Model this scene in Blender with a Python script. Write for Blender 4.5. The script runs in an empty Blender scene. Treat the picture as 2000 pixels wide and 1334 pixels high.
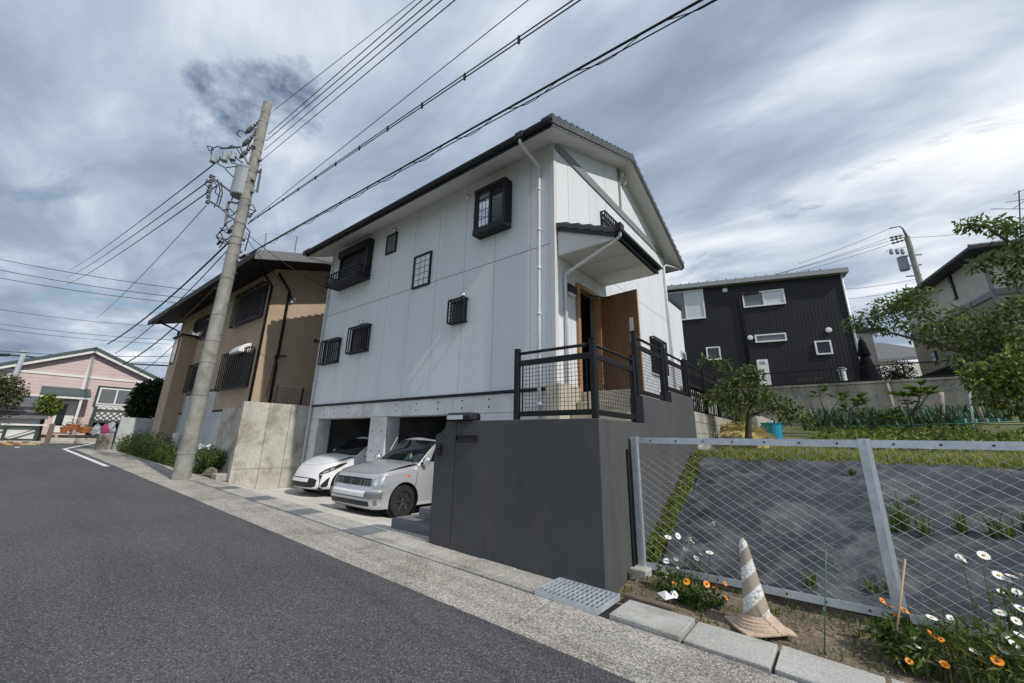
import bpy, math, random
from mathutils import Vector as V, Matrix
R = math.radians
scn = bpy.context.scene
col = scn.collection
random.seed(7)

# ------------------------------------------------------------------ camera
F_PX, PY, YAW, PITCH, ROLL = 790.27, 629.14, -0.672864, 0.284690, -0.0189
CAM = V((4.099, -6.520, 1.524))
_f = V((math.sin(YAW) * math.cos(PITCH), math.cos(YAW) * math.cos(PITCH), math.sin(PITCH)))
_r = V((math.cos(YAW), -math.sin(YAW), 0)); _d = _f.cross(_r)
RT = _r * math.cos(ROLL) + _d * math.sin(ROLL); DN = _d * math.cos(ROLL) - _r * math.sin(ROLL); FW = _f
cam = bpy.data.cameras.new('camera'); cam.sensor_width = 36; cam.lens = F_PX / 2000 * 36
cam.shift_y = -(667 - PY) / 2000; cam.clip_end = 3000; cam.clip_start = 0.05
co = bpy.data.objects.new('camera', cam); col.objects.link(co)
m = Matrix((RT, -DN, -FW)).transposed().to_4x4(); m.translation = CAM; co.matrix_world = m
scn.camera = co

# ------------------------------------------------------------------ sun and sky
SUN = V((0.715, -0.050, 0.685)).normalized()
sl = bpy.data.lights.new('sun', 'SUN'); sl.energy = 2.9; sl.angle = R(0.9); sl.color = (1.0, 0.95, 0.87)
so = bpy.data.objects.new('sun', sl); col.objects.link(so); so.location = (0, 0, 40)
so.rotation_euler = (-SUN).to_track_quat('-Z', 'Y').to_euler()
w = bpy.data.worlds.new('World'); scn.world = w; w.use_nodes = True
nt = w.node_tree; nt.nodes.clear()
def N(tree, typ, **kw):
    n = tree.nodes.new(typ)
    for k, v in kw.items():
        if k.startswith('i_'):
            n.inputs[k[2:].replace('_', ' ')].default_value = v
        else: setattr(n, k, v)
    return n
def ramp(tree, stops, interp='LINEAR'):
    n = tree.nodes.new('ShaderNodeValToRGB'); n.color_ramp.interpolation = interp; e = n.color_ramp.elements
    while len(e) < len(stops): e.new(0.5)
    for el, (p, c) in zip(e, stops):
        el.position = p; el.color = (*c, 1) if len(c) == 3 else c
    return n
L = nt.links.new
tc = N(nt, 'ShaderNodeTexCoord')
sep = N(nt, 'ShaderNodeSeparateXYZ'); L(tc.outputs['Generated'], sep.inputs[0])
zz = N(nt, 'ShaderNodeMath', operation='MAXIMUM'); L(sep.outputs['Z'], zz.inputs[0]); zz.inputs[1].default_value = 0.0
za = N(nt, 'ShaderNodeMath', operation='ADD'); L(zz.outputs[0], za.inputs[0]); za.inputs[1].default_value = 0.10
dx = N(nt, 'ShaderNodeMath', operation='DIVIDE'); L(sep.outputs['X'], dx.inputs[0]); L(za.outputs[0], dx.inputs[1])
dy = N(nt, 'ShaderNodeMath', operation='DIVIDE'); L(sep.outputs['Y'], dy.inputs[0]); L(za.outputs[0], dy.inputs[1])
cmb = N(nt, 'ShaderNodeCombineXYZ'); L(dx.outputs[0], cmb.inputs[0]); L(dy.outputs[0], cmb.inputs[1])
mp = N(nt, 'ShaderNodeMapping'); mp.inputs['Rotation'].default_value = (0, 0, R(28)); mp.inputs['Scale'].default_value = (0.62, 1.25, 1)
mp.inputs['Location'].default_value = (3.1, 1.7, 0.4)
L(cmb.outputs[0], mp.inputs[0])
n1 = N(nt, 'ShaderNodeTexNoise', i_Scale=0.85, i_Detail=7.0, i_Roughness=0.50, i_Distortion=0.35); L(mp.outputs[0], n1.inputs['Vector'])
n2 = N(nt, 'ShaderNodeTexNoise', i_Scale=2.1, i_Detail=8.0, i_Roughness=0.52, i_Distortion=0.4); L(mp.outputs[0], n2.inputs['Vector'])
n3 = N(nt, 'ShaderNodeTexNoise', i_Scale=0.7, i_Detail=9.0, i_Roughness=0.62, i_Distortion=0.6)
mp2 = N(nt, 'ShaderNodeMapping'); mp2.inputs['Location'].default_value = (11.3, 4.2, 2.0); L(cmb.outputs[0], mp2.inputs[0]); L(mp2.outputs[0], n3.inputs['Vector'])
mx = N(nt, 'ShaderNodeMix', data_type='FLOAT'); mx.inputs['Factor'].default_value = 0.46
L(n1.outputs['Fac'], mx.inputs['A']); L(n2.outputs['Fac'], mx.inputs['B'])
cr = ramp(nt, [(0.36, (0.22, 0.27, 0.36)), (0.455, (0.315, 0.38, 0.485)), (0.52, (0.45, 0.52, 0.62)), (0.575, (0.65, 0.70, 0.78)), (0.65, (0.90, 0.92, 0.95))])
L(mx.outputs['Result'], cr.inputs[0])
mask = ramp(nt, [(0.345, (0, 0, 0)), (0.43, (1, 1, 1))]); L(n3.outputs['Fac'], mask.inputs[0])
sky = N(nt, 'ShaderNodeTexSky', sky_type='NISHITA'); sky.sun_disc = False
sky.sun_elevation = math.asin(SUN.z); sky.sun_rotation = math.atan2(SUN.x, SUN.y); sky.air_density = 1.2; sky.dust_density = 1.5
b1 = N(nt, 'ShaderNodeBackground'); b1.inputs['Strength'].default_value = 0.09; L(sky.outputs[0], b1.inputs[0])
b2 = N(nt, 'ShaderNodeBackground'); b2.inputs['Strength'].default_value = 1.0; L(cr.outputs[0], b2.inputs[0])
ms = N(nt, 'ShaderNodeMixShader'); L(mask.outputs[0], ms.inputs[0]); L(b1.outputs[0], ms.inputs[1]); L(b2.outputs[0], ms.inputs[2])
wo = N(nt, 'ShaderNodeOutputWorld'); L(ms.outputs[0], wo.inputs[0])
vs = scn.view_settings; vs.view_transform = 'Standard'; vs.look = 'None'; vs.gamma = 1; vs.exposure = 0.14; vs.use_curve_mapping = False

# ------------------------------------------------------------------ measuring helpers (a sight line through the photo meets a known plane)
def ray(x, y): return RT * ((x - 1000) / F_PX) + DN * ((y - PY) / F_PX) + FW
def at(x, y, X=None, Y=None, Z=None, d=None):
    q = ray(x, y)
    if X is not None: t = (X - CAM.x) / q.x
    elif Y is not None: t = (Y - CAM.y) / q.y
    elif Z is not None: t = (Z - CAM.z) / q.z
    else: t = d
    return CAM + q * t
def road_z(x): return 0.0255 * (2.75 - max(-60, min(60, x)))

# ------------------------------------------------------------------ mesh builder
class MB:
    def __init__(s): s.v = []; s.f = []
    def add(s, vs, fs):
        o = len(s.v); s.v += [tuple(p) for p in vs]; s.f += [tuple(i + o for i in f) for f in fs]; return s
    def box(s, x0, x1, y0, y1, z0, z1):
        return s.add([(x0,y0,z0),(x1,y0,z0),(x1,y1,z0),(x0,y1,z0),(x0,y0,z1),(x1,y0,z1),(x1,y1,z1),(x0,y1,z1)],
                     [(3,2,1,0),(4,5,6,7),(0,1,5,4),(1,2,6,5),(2,3,7,6),(3,0,4,7)])
    def obox(s, c, a, b, h):
        c, a, b, h = V(c), V(a), V(b), V(h)
        return s.add([c-a-b-h, c+a-b-h, c+a+b-h, c-a+b-h, c-a-b+h, c+a-b+h, c+a+b+h, c-a+b+h],
                     [(3,2,1,0),(4,5,6,7),(0,1,5,4),(1,2,6,5),(2,3,7,6),(3,0,4,7)])
    def bar(s, p, q, w, h, up=(0,0,1)):
        p, q, up = V(p), V(q), V(up); d = q - p; a = d.cross(up)
        if a.length < 1e-6: a = d.cross(V((1,0,0)))
        a.normalize(); b = a.cross(d).normalized()
        return s.obox((p+q)/2, d/2, a*w/2, b*h/2)
    def tube(s, pts, r, n=8, cap=True):
        pts = [V(p) for p in pts]; rs = r if isinstance(r, (list, tuple)) else [r]*len(pts)
        vs, fs = [], []; ref = None
        for i, p in enumerate(pts):
            d = (pts[min(i+1, len(pts)-1)] - pts[max(i-1, 0)]).normalized()
            if ref is None: ref = d.orthogonal().normalized()
            a = (ref - d * ref.dot(d))
            if a.length < 1e-5: a = d.orthogonal()
            a.normalize(); ref = a; b = d.cross(a)
            vs += [p + (a*math.cos(2*math.pi*k/n) + b*math.sin(2*math.pi*k/n))*rs[i] for k in range(n)]
        for i in range(len(pts)-1):
            for k in range(n):
                fs.append((i*n+k, i*n+(k+1)%n, (i+1)*n+(k+1)%n, (i+1)*n+k))
        if cap:
            fs.append(tuple(range(n-1, -1, -1))); fs.append(tuple((len(pts)-1)*n+k for k in range(n)))
        return s.add(vs, fs)
    def lathe(s, c, prof, n=16, axis=(0,0,1)):
        c = V(c); ax = V(axis).normalized(); a = ax.orthogonal().normalized(); b = ax.cross(a)
        vs = [c + ax*z + (a*math.cos(2*math.pi*k/n) + b*math.sin(2*math.pi*k/n))*r for r, z in prof for k in range(n)]
        fs = [(i*n+k, i*n+(k+1)%n, (i+1)*n+(k+1)%n, (i+1)*n+k) for i in range(len(prof)-1) for k in range(n)]
        fs += [tuple(range(n-1, -1, -1)), tuple((len(prof)-1)*n+k for k in range(n))]
        return s.add(vs, fs)
    def prism(s, poly, vec):
        poly = [V(p) for p in poly]; vec = V(vec); n = len(poly)
        return s.add(poly + [p+vec for p in poly], [tuple(range(n-1,-1,-1)), tuple(range(n, 2*n))] + [(i, (i+1)%n, n+(i+1)%n, n+i) for i in range(n)])
    def poly(s, pts): return s.add(pts, [tuple(range(len(pts)))])
    def grid(s, rows):
        n = len(rows[0]); vs = [p for r in rows for p in r]
        return s.add(vs, [(i*n+k, i*n+k+1, (i+1)*n+k+1, (i+1)*n+k) for i in range(len(rows)-1) for k in range(n-1)])
    def build(s, name, mat, parent=None, smooth=False, bevel=0, kind=None, label=None, recalc=False):
        me = bpy.data.meshes.new(name); me.from_pydata(s.v, [], s.f)
        if recalc:
            import bmesh
            bm = bmesh.new(); bm.from_mesh(me); bmesh.ops.recalc_face_normals(bm, faces=bm.faces); bm.to_mesh(me); bm.free()
        me.materials.append(mat)
        if smooth: me.polygons.foreach_set('use_smooth', [True]*len(me.polygons))
        me.update()
        o = bpy.data.objects.new(name, me); col.objects.link(o)
        if parent is not None: attach(o, parent)
        if bevel:
            b = o.modifiers.new('bevel', 'BEVEL'); b.width = bevel; b.segments = 2; b.limit_method = 'ANGLE'; b.angle_limit = R(40)
            b.harden_normals = False
        if kind: o['kind'] = kind
        if label: o['label'] = label
        return o
def world_of(o):
    mtx = o.matrix_basis.copy()
    if o.parent: mtx = world_of(o.parent) @ o.matrix_parent_inverse @ mtx
    return mtx
def attach(o, parent):
    o.parent = parent; o.matrix_parent_inverse = world_of(parent).inverted()
def tag(o, label, cat, group=None):
    o['label'] = label; o['category'] = cat
    if group: o['group'] = group
    return o
def thing(name, label, cat, loc=(0,0,0), rz=0, group=None):
    o = bpy.data.objects.new(name, None); col.objects.link(o); o.empty_display_size = 0.2
    o.location = loc; o.rotation_euler = (0, 0, rz); tag(o, label, cat, group); return o
def structure(o): o['kind'] = 'structure'; return o
def local(o, parent):          # parent a mesh that was built in the parent's own coordinates
    o.parent = parent; return o
def copy_tree(o, parent=None):
    c = o.copy(); col.objects.link(c); c.parent = parent
    for ch in list(o.children): copy_tree(ch, c)
    return c

# ------------------------------------------------------------------ materials
def mat(name, c, rough=0.75, var=0.12, scale=2.0, bump=0.0, bscale=60.0, metal=0.0, c2=None, fine=0.0, fscale=120.0, stretch=None, spec=0.4, stain=None, sscale=0.7, coat=0.0, rand=0.0, sstretch=None):
    m = bpy.data.materials.new(name); m.use_nodes = True; t = m.node_tree; t.nodes.clear(); K = t.links.new
    out = N(t, 'ShaderNodeOutputMaterial'); p = N(t, 'ShaderNodeBsdfPrincipled'); K(p.outputs[0], out.inputs[0])
    p.inputs['Roughness'].default_value = rough; p.inputs['Metallic'].default_value = metal; p.inputs['Specular IOR Level'].default_value = spec
    if coat: p.inputs['Coat Weight'].default_value = coat; p.inputs['Coat Roughness'].default_value = 0.06
    tcd = N(t, 'ShaderNodeTexCoord'); vec = tcd.outputs['Object']
    if stretch:
        mpn = N(t, 'ShaderNodeMapping'); mpn.inputs['Scale'].default_value = stretch; K(vec, mpn.inputs[0]); vec = mpn.outputs[0]
    ns = N(t, 'ShaderNodeTexNoise', i_Scale=scale, i_Detail=6.0, i_Roughness=0.6); K(vec, ns.inputs['Vector'])
    lo = tuple(x*(1-var) for x in c); hi = tuple(min(1, x*(1+var)) for x in c) if c2 is None else c2
    rp = ramp(t, [(0.32, lo), (0.68, hi)]); K(ns.outputs['Fac'], rp.inputs[0]); cur = rp.outputs[0]
    if stain is not None:
        s1 = N(t, 'ShaderNodeTexNoise', i_Scale=sscale, i_Detail=9.0, i_Roughness=0.68, i_Distortion=0.4)
        if sstretch:
            mq = N(t, 'ShaderNodeMapping'); mq.inputs['Scale'].default_value = sstretch; K(tcd.outputs['Object'], mq.inputs[0]); K(mq.outputs[0], s1.inputs['Vector'])
        else: K(tcd.outputs['Object'], s1.inputs['Vector'])
        sr = ramp(t, [(0.48, (0,0,0)), (0.66, (1,1,1))]); K(s1.outputs['Fac'], sr.inputs[0])
        mm = N(t, 'ShaderNodeMix', data_type='RGBA', blend_type='MIX'); K(sr.outputs[0], mm.inputs['Factor']); K(cur, mm.inputs['A']); mm.inputs['B'].default_value = (*stain, 1); cur = mm.outputs['Result']
    if fine:
        f1 = N(t, 'ShaderNodeTexNoise', i_Scale=fscale, i_Detail=3.0, i_Roughness=0.7); K(tcd.outputs['Object'], f1.inputs['Vector'])
        fr = ramp(t, [(0.35, (1-fine,)*3), (0.65, (1+fine,)*3)]); K(f1.outputs['Fac'], fr.inputs[0])
        mm = N(t, 'ShaderNodeMix', data_type='RGBA', blend_type='MULTIPLY'); mm.inputs['Factor'].default_value = 1; K(cur, mm.inputs['A']); K(fr.outputs[0], mm.inputs['B']); cur = mm.outputs['Result']
    if rand:
        oi = N(t, 'ShaderNodeObjectInfo'); rr = ramp(t, [(0, (1-rand,)*3), (1, (1+rand,)*3)]); K(oi.outputs['Random'], rr.inputs[0])
        mm = N(t, 'ShaderNodeMix', data_type='RGBA', blend_type='MULTIPLY'); mm.inputs['Factor'].default_value = 1; K(cur, mm.inputs['A']); K(rr.outputs[0], mm.inputs['B']); cur = mm.outputs['Result']
    K(cur, p.inputs['Base Color'])
    if bump:
        bn = N(t, 'ShaderNodeTexNoise', i_Scale=bscale, i_Detail=4.0, i_Roughness=0.6); K(vec, bn.inputs['Vector'])
        bp = N(t, 'ShaderNodeBump'); bp.inputs['Strength'].default_value = bump; bp.inputs['Distance'].default_value = 0.01
        K(bn.outputs['Fac'], bp.inputs['Height']); K(bp.outputs[0], p.inputs['Normal'])
    return m
def leafmat(name, c, c2, var_scale=3.0, trans=0.35):
    m = bpy.data.materials.new(name); m.use_nodes = True; t = m.node_tree; t.nodes.clear(); K = t.links.new
    out = N(t, 'ShaderNodeOutputMaterial'); p = N(t, 'ShaderNodeBsdfPrincipled'); tr = N(t, 'ShaderNodeBsdfTranslucent'); mxs = N(t, 'ShaderNodeMixShader')
    g = N(t, 'ShaderNodeNewGeometry'); rp = ramp(t, [(0.0, c), (1.0, c2)]); K(g.outputs['Random Per Island'], rp.inputs[0])
    K(rp.outputs[0], p.inputs['Base Color']); K(rp.outputs[0], tr.inputs['Color']); p.inputs['Roughness'].default_value = 0.5
    p.inputs['Specular IOR Level'].default_value = 0.35
    mxs.inputs[0].default_value = trans; K(p.outputs[0], mxs.inputs[1]); K(tr.outputs[0], mxs.inputs[2]); K(mxs.outputs[0], out.inputs[0])
    return m
def glassmat(name, c=(0.02,0.025,0.03), rough=0.04, spec=0.7):
    m = bpy.data.materials.new(name); m.use_nodes = True; p = m.node_tree.nodes['Principled BSDF']
    p.inputs['Base Color'].default_value = (*c, 1); p.inputs['Roughness'].default_value = rough; p.inputs['Specular IOR Level'].default_value = spec
    return m
def siding(name, c, sx=7, sz=55):
    return mat(name, c, rough=0.72, var=0.05, scale=1.2, bump=0.55, bscale=1.0, stretch=(sx, sx, sz), fine=0.035, fscale=30, stain=tuple(x*0.93 for x in c), sscale=1.6, sstretch=(1,1,0.12))

MT = {}
MT['asphalt'] = mat('asphalt', (0.088,0.091,0.095), 0.85, 0.16, 0.35, bump=0.7, bscale=110, fine=0.45, fscale=60, stain=(0.066,0.068,0.072), sscale=1.1, sstretch=(0.12,1,1))
def specks(m, vscale, amount, colr, size=0.22):
    t = m.node_tree; K = t.links.new; p = [n for n in t.nodes if n.type == 'BSDF_PRINCIPLED'][0]; cur = p.inputs['Base Color'].links[0].from_socket
    tcd = N(t, 'ShaderNodeTexCoord'); v = N(t, 'ShaderNodeTexVoronoi'); v.inputs['Scale'].default_value = vscale; K(tcd.outputs['Object'], v.inputs['Vector'])
    r1 = ramp(t, [(size*0.6, (1,1,1)), (size, (0,0,0))]); K(v.outputs['Distance'], r1.inputs[0])
    sp_ = N(t, 'ShaderNodeSeparateColor'); K(v.outputs['Color'], sp_.inputs[0]); r2 = ramp(t, [(1-amount, (0,0,0)), (1-amount+0.04, (1,1,1))]); K(sp_.outputs[0], r2.inputs[0])
    mu = N(t, 'ShaderNodeMath', operation='MULTIPLY'); K(r1.outputs[0], mu.inputs[0]); K(r2.outputs[0], mu.inputs[1])
    mm = N(t, 'ShaderNodeMix', data_type='RGBA'); K(mu.outputs[0], mm.inputs['Factor']); K(cur, mm.inputs['A']); mm.inputs['B'].default_value = (*colr, 1); K(mm.outputs['Result'], p.inputs['Base Color'])
specks(MT['asphalt'], 62, 0.30, (0.24,0.24,0.235), 0.42); specks(MT['asphalt'], 45, 0.35, (0.035,0.036,0.038), 0.45)
MT['gutter'] = mat('gutter_concrete', (0.37,0.35,0.315), 0.85, 0.14, 1.4, bump=0.5, bscale=90, fine=0.5, fscale=48, stain=(0.22,0.20,0.175), sscale=1.1, rand=0.06)
MT['cover'] = mat('cover_slab', (0.42,0.405,0.37), 0.85, 0.12, 2.5, bump=0.4, bscale=90, fine=0.35, fscale=55, stain=(0.27,0.255,0.22), sscale=1.6, rand=0.1)
MT['newslab'] = mat('pale_slab', (0.43,0.425,0.40), 0.85, 0.10, 2.5, bump=0.5, bscale=70, fine=0.2, fscale=60, stain=(0.31,0.30,0.27), sscale=2.2, rand=0.07)
MT['plate'] = mat('grey_plate', (0.17,0.185,0.20), 0.7, 0.10, 6, bump=0.3, bscale=140, fine=0.2, fscale=120, rand=0.1)
MT['drive'] = mat('driveway_concrete', (0.60,0.575,0.53), 0.85, 0.10, 1.2, bump=0.25, bscale=90, fine=0.12, fscale=90, stain=(0.50,0.47,0.42), sscale=0.9)
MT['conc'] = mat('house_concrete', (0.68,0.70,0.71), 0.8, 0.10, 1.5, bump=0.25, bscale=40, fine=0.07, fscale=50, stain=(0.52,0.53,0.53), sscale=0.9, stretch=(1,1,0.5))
MT['garageconc'] = mat('shaded_garage_concrete', (0.17,0.17,0.165), 0.9, 0.2, 1.2, bump=0.3, bscale=40, stain=(0.09,0.09,0.085), sscale=0.8)  # concrete darkened so the garage's inner shade sits in its colour
MT['oldconc'] = mat('weathered_concrete', (0.47,0.45,0.41), 0.9, 0.14, 1.8, bump=0.5, bscale=45, fine=0.18, fscale=40, stain=(0.26,0.235,0.19), sscale=1.6)
MT['retain'] = mat('retaining_concrete', (0.33,0.31,0.275), 0.9, 0.35, 1.6, bump=0.6, bscale=30, fine=0.2, fscale=25, stain=(0.06,0.06,0.045), sscale=1.1, stretch=(1,1,0.35), sstretch=(1,1,0.5))
MT['block'] = mat('concrete_block', (0.38,0.37,0.34), 0.9, 0.1, 4, bump=0.5, bscale=70, fine=0.15, fscale=60, stain=(0.22,0.21,0.18), sscale=2, rand=0.09)
MT['bluconc'] = mat('pale_concrete', (0.50,0.52,0.53), 0.85, 0.1, 1.5, bump=0.2, bscale=40, fine=0.06, stain=(0.36,0.37,0.37), sscale=0.8)
specks(MT['gutter'], 55, 0.45, (0.62,0.60,0.56), 0.42); specks(MT['gutter'], 48, 0.4, (0.13,0.125,0.11), 0.42); specks(MT['cover'], 60, 0.35, (0.62,0.61,0.58), 0.4); specks(MT['cover'], 52, 0.3, (0.18,0.17,0.15), 0.4)
MT['sidingw'] = siding('grey_siding', (0.70,0.735,0.77))
MT['trimw'] = mat('light_trim', (0.63,0.64,0.645), 0.6, 0.04, 2)
MT['soffit'] = mat('soffit', (0.62,0.615,0.60), 0.7, 0.04, 1.5)
MT['pipe'] = mat('grey_pipe', (0.64,0.65,0.66), 0.45, 0.03, 2)
MT['band'] = mat('grey_band', (0.22,0.225,0.235), 0.6, 0.08, 3)
MT['black'] = mat('black_metal', (0.013,0.014,0.017), 0.5, 0.1, 5, spec=0.28)
MT['char'] = mat('charcoal_metal', (0.022,0.024,0.028), 0.5, 0.1, 5, spec=0.3)
MT['fascia'] = mat('fascia', (0.028,0.030,0.035), 0.5, 0.1, 3, spec=0.3)
MT['fascia2'] = mat('fascia_grey', (0.16,0.16,0.17), 0.45, 0.08, 3, spec=0.5)
MT['tile'] = mat('roof_tile', (0.075,0.08,0.085), 0.55, 0.2, 6, bump=0.3, bscale=60, rand=0.12)
MT['tile2'] = mat('slate_tile', (0.13,0.135,0.14), 0.55, 0.2, 6, bump=0.3, bscale=60)
MT['wallg'] = mat('charcoal_plaster', (0.075,0.079,0.083), 0.9, 0.08, 1.4, bump=0.6, bscale=110, fine=0.10, fscale=90, stain=(0.095,0.097,0.097), sscale=1.3, sstretch=(1,1,0.35))
MT['glass'] = glassmat('window_glass'); MT['glassl'] = glassmat('pale_window_glass', (0.62,0.65,0.68), 0.10, 1.0); MT['glassr'] = glassmat('reflecting_window_glass', (0.02,0.025,0.035), 0.02, 1.0); MT['glassr'].node_tree.nodes['Principled BSDF'].inputs['IOR'].default_value = 3.2
MT['glassm'] = glassmat('grey_window_glass', (0.16,0.18,0.19), 0.08, 0.7)
MT['wood'] = mat('door_wood', (0.175,0.095,0.048), 0.5, 0.18, 1.6, bump=0.15, bscale=30, stretch=(14,14,0.8))
MT['woodf'] = mat('frame_wood', (0.34,0.205,0.115), 0.5, 0.12, 1.6, stretch=(10,10,0.8))
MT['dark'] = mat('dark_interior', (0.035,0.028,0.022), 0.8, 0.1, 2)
MT['steel'] = mat('galvanised_steel', (0.60,0.65,0.70), 0.42, 0.12, 8, metal=0.35, fine=0.08, fscale=40)
MT['wire'] = mat('fence_wire', (0.50,0.53,0.55), 0.45, 0.1, 5, metal=0.4)
MT['white'] = mat('white_plastic', (0.78,0.79,0.79), 0.45, 0.03, 2)
MT['paintw'] = mat('road_paint', (0.72,0.73,0.73), 0.8, 0.10, 6, fine=0.12, fscale=40)
MT['brown'] = mat('brown_stucco', (0.43,0.335,0.25), 0.9, 0.08, 1.0, bump=0.5, bscale=70, fine=0.08, fscale=50)
MT['tan'] = MT['brown']
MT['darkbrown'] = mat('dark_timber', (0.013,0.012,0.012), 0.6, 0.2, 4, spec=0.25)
MT['polec'] = mat('pole_concrete', (0.30,0.30,0.275), 0.85, 0.16, 3, bump=0.3, bscale=40, fine=0.14, fscale=45, stain=(0.20,0.198,0.172), sscale=2.0)
MT['cable'] = mat('cable', (0.018,0.018,0.020), 0.6, 0.1, 3)
MT['insul'] = mat('insulator', (0.11,0.115,0.12), 0.4, 0.1, 4)
MT['trans'] = mat('transformer_paint', (0.30,0.33,0.36), 0.5, 0.06, 3)
MT['pink'] = mat('pink_siding', (0.60,0.485,0.48), 0.8, 0.06, 2, bump=0.2, bscale=20)
MT['whitew'] = mat('white_wood', (0.74,0.74,0.72), 0.6, 0.05, 3)
MT['greenw'] = mat('dark_green_wood', (0.035,0.06,0.05), 0.6, 0.15, 3)
MT['greenroof'] = mat('green_roof', (0.07,0.10,0.10), 0.6, 0.15, 4)
MT['terracotta'] = mat('terracotta', (0.42,0.15,0.06), 0.8, 0.15, 4)
MT['blackmetal'] = mat('black_ribbed_metal', (0.017,0.018,0.022), 0.5, 0.12, 2, spec=0.35)
MT['alu'] = mat('aluminium', (0.70,0.72,0.73), 0.4, 0.04, 3, metal=0.2)
MT['roofgrey'] = mat('grey_metal_roof', (0.34,0.35,0.36), 0.45, 0.06, 3, metal=0.2)
MT['cream'] = mat('cream_stucco', (0.52,0.50,0.44), 0.9, 0.06, 1.2, bump=0.3, bscale=60)
MT['taupe'] = mat('taupe_stucco', (0.30,0.26,0.21), 0.9, 0.06, 1.2, bump=0.3, bscale=60)
MT['soil'] = mat('soil', (0.17,0.13,0.095), 0.95, 0.25, 3, bump=1.0, bscale=35, c2=(0.25,0.205,0.155), fine=0.35, fscale=45, stain=(0.10,0.09,0.055), sscale=2.4)
MT['earth'] = mat('field_earth', (0.13,0.12,0.06), 0.95, 0.3, 2, bump=0.8, bscale=20, c2=(0.15,0.17,0.05))
MT['sheet'] = mat('weed_sheet', (0.040,0.045,0.053), 0.5, 0.4, 2.2, bump=1.0, bscale=16, fine=0.2, fscale=50, stain=(0.12,0.125,0.13), sscale=2.4)
MT['bark'] = mat('bark', (0.10,0.08,0.06), 0.9, 0.3, 8, bump=0.8, bscale=25)
MT['palebark'] = mat('pale_bark', (0.33,0.30,0.25), 0.9, 0.3, 8, bump=0.6, bscale=25)
MT['oldwood'] = mat('old_timber', (0.17,0.13,0.10), 0.9, 0.35, 3, bump=0.8, bscale=20, stretch=(1.5,14,14))
MT['cone'] = mat('faded_cone', (0.36,0.315,0.25), 0.7, 0.14, 5, fine=0.1, fscale=40)
MT['conebase'] = mat('cone_base', (0.56,0.44,0.34), 0.8, 0.14, 5, fine=0.1, fscale=40)
MT['conew'] = mat('cone_band', (0.72,0.74,0.72), 0.6, 0.1, 6, stain=(0.25,0.23,0.20), sscale=14)
MT['greenst'] = mat('green_stake', (0.07,0.17,0.12), 0.5, 0.1, 4)
MT['bamboo'] = mat('bamboo', (0.46,0.34,0.20), 0.6, 0.15, 5)
MT['blue'] = mat('blue_plastic', (0.03,0.33,0.48), 0.4, 0.06, 3)
MT['tealt'] = mat('teal_crate', (0.03,0.16,0.14), 0.5, 0.1, 3)
MT['yellow'] = mat('pale_yellow_plastic', (0.62,0.60,0.30), 0.5, 0.05, 3)
MT['straw'] = mat('straw', (0.45,0.38,0.16), 0.9, 0.3, 6)
MT['petalw'] = mat('white_petal', (0.82,0.83,0.82), 0.6, 0.03, 4)
MT['petalo'] = mat('orange_petal', (0.85,0.22,0.012), 0.55, 0.2, 30, c2=(0.90,0.38,0.02))
MT['disc'] = mat('flower_disc', (0.60,0.38,0.03), 0.8, 0.2, 60)
MT['disco'] = mat('dark_flower_disc', (0.28,0.09,0.012), 0.8, 0.2, 60)
MT['leafd'] = leafmat('citrus_leaf', (0.03,0.06,0.016), (0.20,0.26,0.08))
MT['leafc'] = leafmat('cherry_leaf', (0.045,0.085,0.028), (0.23,0.30,0.095))
MT['leafy'] = leafmat('bright_leaf', (0.06,0.10,0.018), (0.30,0.36,0.08))
MT['leafg'] = leafmat('fig_leaf', (0.07,0.13,0.025), (0.20,0.28,0.06))
MT['leafs'] = leafmat('shrub_leaf', (0.03,0.06,0.016), (0.16,0.225,0.055))
MT['leafb'] = leafmat('dark_leaf', (0.018,0.032,0.012), (0.05,0.08,0.025))
MT['leafp'] = leafmat('olive_leaf', (0.06,0.075,0.035), (0.14,0.16,0.08))
MT['grass'] = leafmat('grass_blade', (0.12,0.155,0.025), (0.38,0.40,0.09))
MT['weed'] = leafmat('weed_blade', (0.05,0.085,0.02), (0.20,0.25,0.06))
MT['leek'] = leafmat('leek_leaf', (0.035,0.075,0.045), (0.10,0.17,0.10), trans=0.15)
MT['silver'] = mat('silver_paint', (0.60,0.61,0.63), 0.28, 0.02, 2, metal=0.6, coat=0.7)
MT['whitec'] = mat('white_paint', (0.78,0.79,0.80), 0.3, 0.01, 2, coat=0.7)
MT['rubber'] = mat('rubber', (0.018,0.018,0.019), 0.8, 0.15, 8)
MT['rim'] = mat('dark_rim', (0.10,0.10,0.105), 0.2, 0.1, 4, metal=0.8)
MT['chrome'] = mat('chrome', (0.75,0.76,0.78), 0.15, 0.02, 4, metal=0.9)
MT['lamp'] = glassmat('lamp_glass', (0.30,0.32,0.34), 0.05, 1.0)
MT['amber'] = mat('amber_lens', (0.65,0.16,0.03), 0.3, 0.05, 4)
MT['carglass'] = glassmat('car_glass', (0.010,0.013,0.014), 0.03, 0.6)
MT['blackpl'] = mat('black_plastic', (0.015,0.015,0.016), 0.5, 0.1, 5)
MT['tilestep'] = mat('grey_step_tile', (0.16,0.165,0.175), 0.75, 0.1, 3, bump=0.25, bscale=60, fine=0.12, fscale=60, stretch=(1,1,6))
MT['porch'] = mat('porch_tile', (0.46,0.42,0.34), 0.8, 0.08, 4, bump=0.2, bscale=60)
MT['parasol'] = mat('dark_parasol_cloth', (0.010,0.011,0.015), 0.95, 0.2, 6, spec=0.1)
MT['polesteel'] = mat('pole_fitting_steel', (0.20,0.21,0.22), 0.5, 0.15, 6, metal=0.3)
MT['mesh'] = mat('dark_netting', (0.035,0.05,0.05), 0.8, 0.1, 5)
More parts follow.
